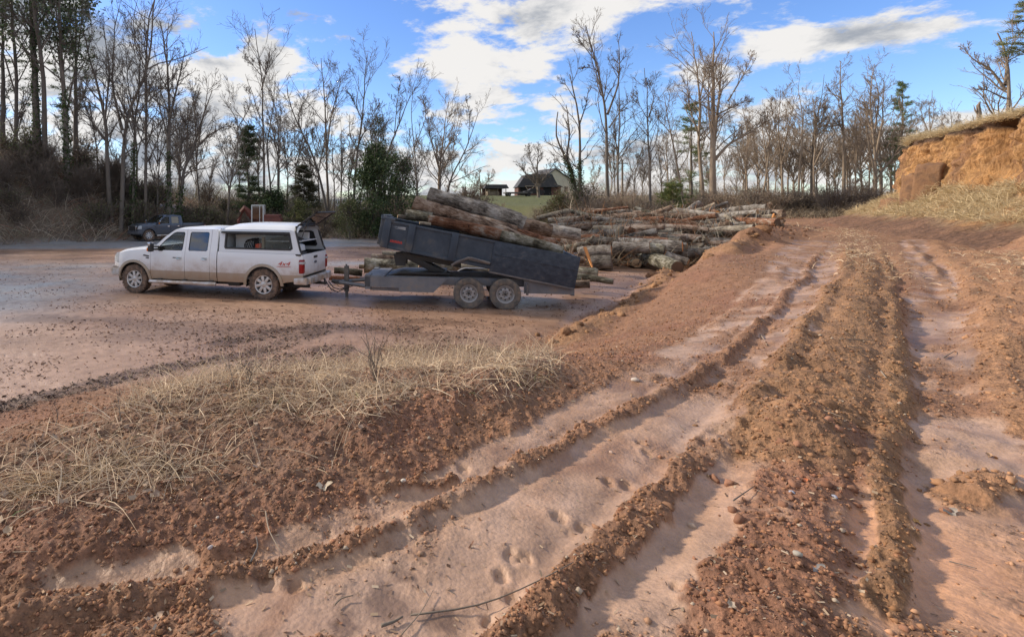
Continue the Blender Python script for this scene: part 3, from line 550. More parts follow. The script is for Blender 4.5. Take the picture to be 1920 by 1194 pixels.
hero('bare_tree', 'very thin straight bare trunk right of the utility pole', [([(1220, 392), (1219, 300), (1216, 200), (1212, 150), (1208, 128)], .13, .025), ([(1217, 220), (1232, 180), (1222, 150)], .06, .012), ([(1218, 230), (1200, 190), (1204, 165)], .04, .01)], 55, 'dark')
hero('bare_tree', 'leaning bare trunk crossing in front of the pale green pine', [([(1286, 375), (1270, 300), (1256, 230), (1244, 175)], .13, .02), ([(1262, 255), (1240, 225), (1228, 200)], .05, .012)], 54, 'warm')
hero('bare_tree', 'thick bare tree left of the great forked one, tops branching high', [([(1322, 378), (1314, 330), (1308, 270), (1312, 200), (1302, 110), (1296, 60)], .20, .03), ([(1310, 255), (1290, 200), (1284, 130)], .08, .015), ([(1311, 190), (1330, 130), (1324, 80)], .08, .015)], 55, 'warm', d2=15)
hero('bare_tree', 'great forked bare tree with massive crown, largest of the right hand row', [([(1336, 382), (1337, 320), (1337, 272), (1336, 180), (1338, 60)], .34, .04), ([(1337, 290), (1350, 220), (1362, 170), (1372, 100)], .17, .03), ([(1340, 300), (1365, 268), (1400, 250), (1440, 222)], .15, .02), ([(1345, 215), (1385, 195), (1412, 188)], .09, .015), ([(1337, 270), (1322, 200), (1322, 130)], .10, .02), ([(1365, 190), (1395, 140), (1415, 100)], .08, .015)], 52, 'warm', d2=17, d3=7)
hero('bare_tree', 'tall straight brown trunk with narrow whorled top, left of the green conifer', [([(1582, 395), (1581, 300), (1576, 200), (1572, 150), (1576, 115)], .20, .03), ([(1578, 235), (1545, 238), (1532, 240)], .06, .012), ([(1574, 190), (1556, 170), (1548, 160)], .05, .012)], 56, 'warm', d2=16, lf=.18, tlo=.5)
hero('bare_tree', 'many stemmed bare tree fanning out in front of the green conifer', [([(1640, 398), (1642, 320), (1636, 250), (1630, 180), (1640, 120)], .15, .02), ([(1641, 330), (1612, 250), (1602, 190)], .10, .015), ([(1641, 300), (1660, 220), (1665, 140)], .10, .015), ([(1640, 250), (1655, 180), (1650, 130)], .08, .012), ([(1641, 340), (1672, 280), (1690, 220)], .08, .012)], 52, 'warm', d2=14)
hero('bare_tree', 'bare tree rooted on top of the cut bank near the frame edge', [([(1884, 214), (1886, 165), (1882, 110), (1870, 62)], .18, .03), ([(1886, 170), (1866, 130), (1840, 110), (1830, 90)], .08, .015), ([(1886, 160), (1905, 110), (1906, 60)], .09, .015), ([(1884, 185), (1845, 170), (1822, 168)], .05, .012)], 31, 'warm', d2=12, d3=6, twig=.008)
hero('bare_tree', 'wispy bare tree behind the cut bank, left one of the two', [([(1742, 300), (1744, 240), (1742, 200), (1748, 170)], .11, .02), ([(1743, 255), (1730, 215), (1726, 190)], .06, .012), ([(1743, 250), (1758, 215), (1764, 190)], .06, .012)], 62, 'warm', d2=12)
hero('bare_tree', 'wispy low bare tree behind the cut bank, right one of the two', [([(1785, 300), (1784, 250), (1782, 205)], .10, .02), ([(1784, 260), (1770, 230), (1764, 212)], .05, .012), ([(1784, 255), (1796, 230), (1802, 215)], .05, .012)], 62, 'warm', d2=12)
for (x0, pts, lab) in [
 (1402, [([(1402, 395), (1398, 320), (1404, 250), (1390, 190)], .11, .02), ([(1400, 300), (1420, 240), (1424, 200)], .06, .012)], 'curved bare stem just right of the great forked tree'),
 (1428, [([(1424, 395), (1436, 330), (1442, 270), (1436, 200)], .12, .02), ([(1438, 280), (1452, 230), (1450, 190)], .06, .012)], 'bare tree bending right behind the end of the log pile'),
 (1462, [([(1470, 395), (1466, 300), (1458, 220), (1464, 170)], .13, .02), ([(1466, 290), (1484, 230), (1500, 170)], .07, .012), ([(1465, 280), (1446, 220), (1438, 190)], .06, .012)], 'pale bare tree with an even fork behind the dirt lump'),
 (1500, [([(1496, 400), (1502, 300), (1510, 230), (1496, 160)], .12, .02), ([(1503, 290), (1518, 220), (1530, 180)], .06, .012)], 'bare tree standing where the dirt road crests'),
 (1536, [([(1530, 400), (1526, 320), (1530, 240), (1524, 180)], .11, .02), ([(1527, 310), (1544, 250), (1556, 200)], .06, .012)], 'slim bare tree between the road crest and the tall brown trunk'),
 (1604, [([(1606, 402), (1604, 330), (1608, 270), (1604, 220)], .10, .02), ([(1605, 320), (1592, 260), (1590, 230)], .05, .012)], 'slim bare tree just right of the tall brown trunk'),
 (1252, [([(1250, 392), (1252, 330), (1248, 270), (1262, 220)], .09, .015), ([(1251, 320), (1236, 270), (1240, 240)], .05, .012)], 'thin crooked bare tree left of the pale green pine')]:
    hero('bare_tree', lab, pts, 54 + (x0 % 7), 'warm', d2=13)
# broken stump on the bank top
st = BM(); q0 = P2W(1836, 222, 31.5); st.tube([(0, 0, -.4), (.02, .02, .3), (0, .05, .75), (.06, 0, 1.0)], [.13, .11, .09, .02], 8); st.tube([(.03, 0, .1), (-.18, .05, .45), (-.22, .1, .8)], [.05, .04, .01], 6); st.tube([(-.3, 0, -.3), (-.33, .05, .2)], [.04, .015], 6)
tag(st.done('tree_stump', bark['warm'], None, tuple(q0)), 'splintered broken stump standing on the crest of the cut bank', 'tree stump')
# conifers
def conifer(name, label, px, pyb, pyt, Y, wpx, cols, col='dark', n=90, dens=9, leafs=.3, seed=1, lo=.12, group=None, shape='cone', lean=0):
    g = np.random.default_rng(seed); b0 = P2W(px, pyb, Y); zb = float(base(b0[0], b0[1])) if Y > 0 else 0; 
    if pyb > 300 or pyb < 0: b0[2] = zb - .1
    top = P2W(px + lean, pyt, Y); Hh = top[2] - b0[2]; W = wpx / F * Y / 2
    t = thing(name, label, 'tree', tuple(b0), 0, group); axis = np.stack([np.linspace([0, 0, 0], top - b0, 16)]); axis[0, 1:-1] += g.normal(size=(14, 3)) * .03
    T = tubes(axis, np.linspace(.012 * Hh + .05, .02, 16)[None], 7); link('trunk', mesh_np('trunk', T[0], T[1], [bark[col]]), t)
    h = g.uniform(lo, .99, n); az = g.uniform(0, 2 * np.pi, n); prof = (1 - h) ** .7 if shape == 'cone' else np.sin(np.pi * np.clip(h * .95 + .02, 0, 1)) ** .6 * (1.05 - .3 * h)
    L = W * prof * g.uniform(.6, 1.15, n) + .15; hi_ = np.clip((h * 15).astype(int), 0, 14); p0 = axis[0][hi_] + (axis[0][hi_ + 1] - axis[0][hi_]) * (h * 15 - hi_)[:, None]
    d = np.stack([np.cos(az), np.sin(az), .15 + .35 * h + g.normal(size=n) * .12], 1); m = 5; s = np.linspace(0, 1, m)
    P = p0[:, None] + d[:, None] * (L[:, None] * s)[..., None]; P[..., 2] -= (L[:, None] * s ** 2) * .18
    Rr = np.maximum(.012 + .02 * (L[:, None] / W) * (1 - s), .008); B = tubes(P, Rr, 3); link('crown', mesh_np('crown', B[0], B[1], [twigm['dark']]), t)
    c = []; 
    tt = g.uniform(.25, 1.05, (n, dens)); cc = P[:, :1] + (P[:, -1:] - P[:, :1]) * tt[..., None]; cc[..., 2] -= (L[:, None] * (tt ** 2 - tt)) * .18 * .5
    cc = cc.reshape(-1, 3); k = 14; cl = np.repeat(cc, k, 0) + g.normal(size=(len(cc) * k, 3)) * np.array([.16, .16, .08]) * (leafs / .3)
    out = np.repeat(np.repeat(d, dens, 0), k, 0); leaf_obj('needles', t, leaves(g, cl, leafs, cols, aspect=.16, dirs=out * .8))
    return t
conifer('conifer_tree', 'dark narrow conifer between bare trees left of the excavator', 466, 415, 238, 50, 70, PINE, n=110, seed=11)
conifer('pine_tree', 'pale green pine behind the great forked bare tree', 1296, 385, 185, 60, 88, [(.20, .24, .10), (.25, .27, .11), (.15, .19, .08)], 'grey', n=95, dens=6, leafs=.28, seed=12, lo=.1)
conifer('conifer_tree', 'slim green conifer standing left of the cut bank', 1690, 392, 152, 58, 70, [(.17, .23, .10), (.13, .18, .08), (.21, .25, .12)], 'warm', n=95, dens=6, leafs=.26, seed=13, lo=.22, lean=2)
conifer('pine_tree', 'pine top showing at the upper right corner above the cut bank', 1932, 200, 5, 30, 90, [(.20, .23, .09), (.27, .27, .11), (.14, .17, .07)], 'warm', n=44, dens=6, leafs=.20, seed=14, lo=.45, shape='round')
conifer('pine_tree', 'broad dark pine at the left frame edge with foliage masses', 5, 300, -60, 45, 150, PINE, n=80, dens=6, leafs=.26, seed=15, lo=.1, shape='round')
conifer('pine_tree', 'tall open pine behind the ivy clad trunks', 142, 320, -30, 47, 110, PINE, n=60, dens=6, leafs=.26, seed=16, lo=.3, shape='round')
0 and conifer('conifer_tree', 'young dark conifer low behind the brush at far left', 20, 330, 130, 46, 110, PINE, n=60, dens=6, leafs=.26, seed=26, lo=.1)
conifer('conifer_tree', 'small olive conifer behind the middle of the left treeline', 570, 412, 305, 56, 62, OLIVE, n=90, seed=17, lo=.05)
0 and conifer('conifer_tree', 'small dark conifer low beneath the stout bare tree', 368, 400, 320, 50, 60, PINE, n=70, seed=18, lo=.05)
conifer('conifer_tree', 'low bushy green conifer at the foot of the great forked tree', 1262, 392, 345, 47, 60, PINEY, n=70, seed=19, lo=.02, shape='round')
# dense broadleaf evergreens behind the trailer
def evergreen(label, px, pyb, pyt, Y, wpx, cols, n=9000, seed=1, name='evergreen_tree', leafs=.2, cl=60, group=None, cat='tree'):
    g = np.random.default_rng(seed); b0 = P2W(px, pyb, Y); b0[2] = float(base(b0[0], b0[1])) - .05; Hh = P2W(px, pyt, Y)[2] - b0[2]; W = wpx / F * Y / 2
    t = thing(name, label, cat, tuple(b0), 0, group); nl = 7
    lw = [[(0, 0, 0), (g.normal() * W * .1, g.normal() * W * .1, Hh * .5), (g.normal() * W * .4, g.normal() * W * .3, Hh * g.uniform(.75, .98))] for _ in range(nl)]
    T, Cr = grow(g, lw, [(.09, .02)] * nl, d2=9, d3=5, d4=2, lf=.35, tlo=.15); link('trunk', mesh_np('trunk', T[0], T[1], [bark['dark']]), t); link('crown', mesh_np('crown', Cr[0], Cr[1], [twigm['dark']]), t)
    h = g.uniform(.02, 1, cl) ** .8; az = g.uniform(0, 2 * np.pi, cl); rr = W * (1 - h ** 1.6) ** .5 * g.uniform(.25, 1.15, cl)
    cc = np.stack([rr * np.cos(az), rr * np.sin(az), h * Hh * .93], 1); k = g.integers(0, cl, n); s = W * .24 * (.5 + 1.1 * g.random(cl))[k]
    p = cc[k] + g.normal(size=(n, 3)) * s[:, None] * .6; p[:, 2] = np.abs(p[:, 2]); leaf_obj('foliage', t, leaves(g, p, leafs, cols, aspect=.6)); return t
DKG = [(.045, .075, .028), (.065, .10, .035), (.035, .055, .024), (.09, .12, .05)]
evergreen('large dark evergreen bush directly behind the dump bed front', 700, 420, 268, 44, 120, DKG, 10000, 31, leafs=.20, cl=46)
evergreen('dark evergreen rising right of the large bush, thin at the top', 742, 420, 282, 47, 80, DKG, 6000, 32, leafs=.18, cl=34)
evergreen('narrow evergreen with wispy grey green top in the treeline', 712, 330, 205, 50, 56, OLIVE, 2600, 33, leafs=.14, cl=50)
evergreen('dark green thicket bush behind the excavator', 512, 415, 355, 49, 80, DKG, 5000, 34, name='bush', cat='bush', cl=40)
evergreen('light olive bush with yellowing leaves right of the excavator', 560, 415, 372, 47, 60, [(.16, .17, .06), (.20, .19, .09), (.09, .11, .04)], 3500, 35, name='bush', cat='bush', leafs=.14, cl=40)
evergreen('olive bush left of the dump bed under the leaning tree', 655, 425, 375, 43, 70, [(.13, .15, .06), (.20, .19, .10), (.07, .09, .04)], 3500, 36, name='bush', cat='bush', leafs=.12, cl=40)
evergreen('brown green rounded bush at the corner of the house field', 1050, 405, 362, 50, 74, [(.13, .12, .055), (.17, .12, .07), (.09, .11, .04)], 6000, 37, name='bush', cat='bush', leafs=.13, cl=60)
evergreen('reddish brown bush behind the first ivy wrapped tree', 1098, 405, 340, 56, 90, [(.15, .10, .07), (.12, .09, .06), (.10, .10, .05)], 4500, 38, name='bush', cat='bush', leafs=.13, cl=60)
# filler trees: a few bare shapes copied through the wood
def bare_variant(seed, h, col, nl=3):
    g = np.random.default_rng(seed); lw = [[(0, 0, -.2), (g.normal() * .3, g.normal() * .3, h * .4), (g.normal() * .8, g.normal() * .8, h)]]; rad = [(h * .0075 + .02, .015)]
    for k in range(nl):
        z = h * g.uniform(.3, .6); a = g.uniform(0, 6.28); l = h * g.uniform(.3, .45); f = z / h; p0 = np.array(lw[0][1]) * min(1, f / .4); p0 = p0[:2]
        lw.append([(p0[0], p0[1], z), (p0[0] + l * .25 * math.cos(a), p0[1] + l * .25 * math.sin(a), z + l * .55), (p0[0] + l * .42 * math.cos(a), p0[1] + l * .42 * math.sin(a), z + l)]); rad.append((.06, .015))
    T, Cr = grow(g, lw, rad, d2=13, d3=6, d4=4, tlo=.3, twig=.012)
    t = thing('bare_tree', 'x', 'tree'); link('trunk', mesh_np('trunk', *T, [bark[col]]), t); link('crown', mesh_np('crown', *Cr, [twigm[col]]), t); return t
vars_ = [bare_variant(201, 14, 'grey'), bare_variant(202, 12, 'warm', 4), bare_variant(203, 15, 'warm', 2), bare_variant(204, 10, 'grey', 5), bare_variant(205, 13, 'dark', 3), bare_variant(206, 11, 'dark', 4)]
used = set()
def near(x, y, desc, bas, tail=''):
    # the landmark tree that stands nearest in bearing names the place
    b = x / y; nm, hb = min(LMK, key=lambda q: abs(q[1] - b)); w = 'just left of' if b < hb - .004 else 'just right of' if b > hb + .004 else 'directly behind'
    k = LMC.get((desc, w, nm), 0); LMC[(desc, w, nm)] = k + 1; return ('', 'second ', 'third ', 'fourth ', 'fifth ', 'sixth ', 'seventh ', 'eighth ', 'ninth ', 'tenth ', 'eleventh ', 'twelfth ', 'thirteenth ', 'fourteenth ', 'fifteenth ')[min(k, 14)] + desc + ' ' + w + ' the ' + nm + tail
LMC = {}
def place_tree(vi, x, y, s, label, group, zoff=0):
    v = vars_[vi]; o = v if vi not in used else copy_tree(v); used.add(vi)
    label = near(x, y, ('short ' if s < .65 else 'tall ' if s > .95 else '') + label, 1) if 'beyond' not in label else label; o.location = (x, y, float(base(x, y)) - .1 + zoff); o.rotation_euler = (0, 0, random.uniform(0, 6.28)); o.scale = (s, s, s * random.uniform(.9, 1.15)); tag(o, label, 'tree', group)
rr_ = random.Random(5)
for k in range(34):
    px = 1390 + k * 9.2 + rr_.uniform(-6, 6); Y = rr_.uniform(58, 80); x = (px - PX0) / F * Y; place_tree(rr_.choice([0, 1, 1, 2, 2]), x, Y, rr_.uniform(.75, 1.05), 'slender background tree', 'bare trees in the wood behind the road crest')
for k in range(16):
    px = 1120 + k * 17 + rr_.uniform(-8, 8); Y = rr_.uniform(60, 80); x = (px - PX0) / F * Y; place_tree(rr_.choice([0, 1, 3, 2]), x, Y, rr_.uniform(.45, .8), 'small background tree', 'small bare trees behind the log pile')
for k in range(22):
    px = 330 + k * 23 + rr_.uniform(-9, 9); Y = rr_.uniform(54, 68); x = (px - PX0) / F * Y; place_tree(rr_.choice([4, 5, 0, 4]), x, Y, rr_.uniform(.5, .95), 'thin background tree', 'thin bare trees behind the parked vehicles')
for k in range(11):
    px = -10 + k * 38 + rr_.uniform(-9, 9); Y = rr_.uniform(46, 56); x = (px - PX0) / F * Y; place_tree(rr_.choice([4, 5]), x, Y, rr_.uniform(.6, 1.0), 'thin dark tree', 'thin dark trees on the left bank')
# unseen trees added along the bank, left of the frame, to shade the yard
for k in range(12):
    t = k / 11; x = -40 + 4 * t + rr_.uniform(-3, 3); y = 6 + 26 * t + rr_.uniform(-2, 2); place_tree(rr_.choice([4, 5]), x, y, rr_.uniform(.9, 1.2), 'unseen dark bare tree added for shade beyond the left frame edge, ' + ('nearest', 'second', 'third', 'fourth', 'fifth', 'sixth', 'seventh', 'eighth', 'ninth', 'tenth', 'eleventh', 'farthest')[k] + ' one', 'unseen dark trees added for shade beyond the frame')
# shrubs along the foot of the wood
def shrub_variant(seed, col, r=1.2, h=1.6, lv=0, lcols=None):
    g = np.random.default_rng(seed); n = 26; a = g.uniform(0, 6.28, n); sp = g.uniform(.1, 1, n) * r
    P = np.stack([resample([(0.15 * math.cos(a[i]), .15 * math.sin(a[i]), -.1), (sp[i] * .5 * math.cos(a[i]), sp[i] * .5 * math.sin(a[i]), h * .55), (sp[i] * math.cos(a[i] + .3), sp[i] * math.sin(a[i] + .3), h * g.uniform(.7, 1.1))], 6) for i in range(n)])
    Rr = np.linspace(.02, .008, 6)[None].repeat(n, 0); P2, R2 = kids(g, P, Rr, 7, .2, 1, .5, 40, 4, .1, .25, .01, .008); P3, R3 = kids(g, P2, R2, 4, .1, 1, .6, 40, 3, .05, .25, .008, .007)
    V, Q = join([tubes(P, Rr, 3), tubes(P2, R2, 3), tubes(P3, R3, 3)]); t = thing('shrub', 'x', 'shrub'); link('stems', mesh_np('stems', V, Q, [twigm[col]]), t)
    if lv: c = P3.reshape(-1, 3)[g.integers(0, P3.shape[0] * 3, lv)] + g.normal(size=(lv, 3)) * .05; leaf_obj('dead_leaves', t, leaves(g, c, .09, lcols, aspect=.8))
    return t
STRAWS = [(.30, .24, .16), (.22, .17, .12), (.36, .30, .20), (.18, .12, .08)]
sv = [shrub_variant(301, 'grey', 1.3, 1.7), shrub_variant(302, 'grey', 1.2, 1.5, 500, STRAWS), shrub_variant(303, 'warm', 1.1, 1.6, 300, STRAWS), shrub_variant(304, 'grey', 1.3, 1.5, 900, [(.12, .14, .06), (.18, .17, .09), (.09, .10, .05)])]
su = set()
def place_shrub(vi, x, y, s, label, group, z=None):
    label = near(x, y, ('small ' if s < 1 else 'large ' if s > 1.3 else '') + ('dark ' if vi == 0 else 'leafy ' if vi == 3 else 'pale ' if vi == 2 else '') + label, 1)
    v = sv[vi]; o = v if vi not in su else copy_tree(v); su.add(vi); o.location = (x, y, (float(base(x, y)) if z is None else z) - .05); o.rotation_euler = (0, 0, random.uniform(0, 6.28)); o.scale = (s, s, s * random.uniform(.8, 1.25)); tag(o, label, 'shrub', group)
for k in range(30):
    px = 360 + k * 14 + rr_.uniform(-8, 8); Y = rr_.uniform(45, 53); place_shrub(rr_.choice([0, 1, 3, 3]), (px - PX0) / F * Y, Y, rr_.uniform(.8, 1.5), 'tangled shrub', 'shrubs at the foot of the wood behind the vehicles')
for k in range(30):
    px = 1090 + k * 20 + rr_.uniform(-8, 8); Y = rr_.uniform(46, 58); place_shrub(rr_.choice([1, 2, 2, 0]), (px - PX0) / F * Y, Y, rr_.uniform(.9, 1.7), 'twiggy shrub', 'shrubs behind the log pile and road crest')
for k in range(72):
    x = rr_.uniform(-40, -10) if k % 2 else rr_.uniform(-40, -19); y = np.interp(x, [-40, -27, -20.5, -16.5, -9], [26, 36.5, 41.5, 47.5, 51]) + rr_.uniform(.5, 8); place_shrub(rr_.choice([0, 0, 1, 3]), x, y, rr_.uniform(.9, 1.6), 'slope shrub', 'shrubs on the slope of the left bank')
for k, (px, Y, s_) in enumerate([(845, 58, 1.7), (868, 60, 2.0), (888, 62, 1.6), (905, 64, 1.3), (1012, 60, 1.2), (1034, 58, 1.6), (1066, 57, 1.9), (935, 66, .9)]): place_shrub((1, 2, 0)[k % 3], (px - PX0) / F * Y, Y, s_, 'field edge shrub', 'shrubs at the edge of the field')
for k in range(9):
    i = 60 + k * 40; x = float(BK['X'][i, 175]); y = float(BK['Y'][i, 175]); place_shrub(rr_.choice([1, 2]), x, y, rr_.uniform(.35, .6), 'wiry crest shrub', 'low shrubs on the crest of the cut bank', float(BK['Z'][i, 175]))
# brush: dry vines and stalks nobody could count
def ribbons(g, B0, L, cols, width, bend=.8, m=4, tiltmax=1.2, up=None):
    n = len(B0); az = g.uniform(0, 2 * np.pi, n); tl = g.uniform(.05, tiltmax, n); d = np.stack([np.cos(az) * np.sin(tl), np.sin(az) * np.sin(tl), np.cos(tl)], 1)
    if up is not None: d = nrm(d + up)
    hd = np.stack([np.cos(az), np.sin(az), np.zeros(n)], 1); pts = [B0]; st = (L / (m - 1))[:, None]
    for k in range(m - 1):
        d = nrm(d + hd * bend * .25 + np.array([0, 0, -bend * .28]) + g.normal(size=(n, 3)) * .10); pts.append(pts[-1] + d * st)
    P = np.stack(pts, 1); T = nrm(np.gradient(P, axis=1)); s = nrm(np.cross(T, g.normal(size=(n, 1, 3)))); w = width * g.uniform(.6, 1.4, (n, 1, 1)) * np.linspace(1, .25, m)[None, :, None]
    V = np.stack([P - s * w, P + s * w], 2).reshape(-1, 3); b = np.arange(n)[:, None] * m * 2 + np.arange(m - 1)[None] * 2; Q = np.stack([b, b + 1, b + 3, b + 2], -1).reshape(-1, 4)
    cols = np.array(cols); c = (cols[g.integers(0, len(cols), n)] * g.uniform(.65, 1.35, (n, 1))).repeat(m - 1, 0); return V, Q, c
strawm = attr_mat('straw', rough=.85, trans=.2, spec=.25)
def ribbon_obj(name, data, label=None, parent=None, mat=None):
    V, Q, c = data; me = mesh_np(name, V, Q, [mat or strawm], True); set_tint(me, c); return tag(link(name, me, parent), kind='stuff')
g = np.random.default_rng(41)
n = 30000; t = g.random(n); bp = np.array(BANKB); k = g.choice(5, n, p=[.12, .40, .22, .14, .12]); fr = g.random(n)[:, None]; b0 = bp[k] * (1 - fr) + bp[k + 1] * fr; dn = bp[k + 1] - bp[k]; dn = nrm(np.stack([-dn[:, 1], dn[:, 0]], 1)); b0 = b0 + dn * (g.random(n) ** .8 * 9.5 - .6)[:, None]
z = base(b0[:, 0], b0[:, 1]); BR = [(.27, .215, .17), (.36, .29, .23), (.20, .175, .14), (.44, .36, .28), (.22, .22, .15), (.55, .47, .38)]
ribbon_obj('brush', ribbons(g, np.column_stack([b0, z - .05]), g.uniform(.5, 2.2, n), BR + [(.42, .36, .29), (.30, .14, .09)], .016, .8, 4, .9))
n = 9000; Yb = g.uniform(44, 58, n); pxb = g.uniform(380, 1000, n); x = (pxb - PX0) / F * Yb; z = base(x, Yb); ribbon_obj('brush', ribbons(g, np.column_stack([x, Yb, z - .05]), g.uniform(.5, 1.5, n), BR + [(.2, .17, .1)], .016, .9, 4, .8))
n = 8000; Yb = g.uniform(42, 60, n); pxb = g.uniform(1060, 1700, n); x = (pxb - PX0) / F * Yb; z = base(x, Yb); ribbon_obj('brush', ribbons(g, np.column_stack([x, Yb, z - .05]), g.uniform(.5, 1.6, n), [(.24, .19, .13), (.17, .13, .10), (.30, .25, .17), (.12, .10, .07)], .015, .8, 4, .7))
n = 9000; Yb = g.uniform(60, 82, n); pxb = g.uniform(1060, 1720, n); x = (pxb - PX0) / F * Yb; z = base(x, Yb); ribbon_obj('undergrowth', ribbons(g, np.column_stack([x, Yb, z - .05]), g.uniform(1.2, 4.2, n), [(.30, .235, .18), (.22, .17, .13), (.36, .29, .22)], .016, .35, 4, .45))
n = 8000; Yb = g.uniform(56, 74, n); pxb = g.uniform(300, 850, n); x = (pxb - PX0) / F * Yb; z = base(x, Yb); ribbon_obj('undergrowth', ribbons(g, np.column_stack([x, Yb, z - .05]), g.uniform(1.2, 4.2, n), [(.24, .19, .15), (.17, .14, .11), (.20, .19, .11)], .016, .35, 4, .45))
# dead grass on the foot slope and lip of the cut bank
n = 46000; H = BK['H']; wgt = (((H > .17) & (H < .46)) * ss(-.22, -.02, fbm(BK['S'], H * 9, .9, 4, off=12)) + ((H > .965) & (H < 1.04)) * .22).ravel(); wgt = wgt * (BK['S'].ravel() < 42) * (BK['S'].ravel() > 3) * np.where((H.ravel() < .5) & (BK['S'].ravel() > 31.5), .12, 1); idx = g.choice(wgt.size, n, p=wgt / wgt.sum())
b0 = np.column_stack([BK['X'].ravel()[idx], BK['Y'].ravel()[idx], BK['Z'].ravel()[idx]]) + g.normal(size=(n, 3)) * np.array([.12, .12, .01]); dnv = np.array([-.75, -.35, -.45])
ribbon_obj('dry_grass', ribbons(g, b0, g.uniform(.25, .6, n), [(.58, .46, .27), (.70, .56, .34), (.46, .35, .20), (.54, .44, .27)], .009, .7, 4, .9, up=dnv * .6))
# ---------------------------------------------------------------- farm beyond the field, pole, excavator
m_roof = pmat('shingle_dark', [(.045, .045, .05), (.075, .072, .075)], 2, .85, .3, 20)
m_barnwall = pmat('barn_boards', [(.13, .055, .04), (.10, .05, .04)], 1.5, .9, .3, 10, (6, 6, .4))
m_darkin = pmat('dark_interior', [(.015, .015, .015)], 1, .95)
m_pale = pmat('pale_siding', [(.55, .50, .38), (.48, .44, .34)], 2, .8)
m_timber = pmat('timber', [(.30, .24, .17), (.22, .17, .12)], 3, .9)
m_white = pmat('white_trim', [(.7, .7, .68)], 1, .7)
m_steel = pmat('weathered_steel', [(.16, .16, .165), (.10, .095, .09), (.20, .17, .14)], 5, .6, .2, 20, metal=.3)
m_black = pmat('black_rubber', [(.018, .018, .018), (.035, .032, .030)], 6, .75)
def glassmat(name, tint=(.35, .38, .4), refl=.0):
    m, N, L, b = newmat(name); N.remove(b); t = N.new('ShaderNodeBsdfTransparent'); t.inputs[0].default_value = (*tint, 1); g_ = N.new('ShaderNodeBsdfGlossy'); g_.inputs['Roughness'].default_value = .03
    f = N.new('ShaderNodeFresnel'); f.inputs[0].default_value = 1.5; a = N.new('ShaderNodeMath'); a.operation = 'MULTIPLY_ADD'; a.inputs[1].default_value = .5; a.inputs[2].default_value = refl * .3; L.new(f.outputs[0], a.inputs[0])
    mx = N.new('ShaderNodeMixShader'); L.new(a.outputs[0], mx.inputs[0]); L.new(t.outputs[0], mx.inputs[1]); L.new(g_.outputs[0], mx.inputs[2]); L.new(mx.outputs[0], N['Material Output'].inputs[0]); return m
m_glass = glassmat('window_glass', (.82, .85, .85)); m_tint = glassmat('privacy_glass', (.10, .11, .12), .5)
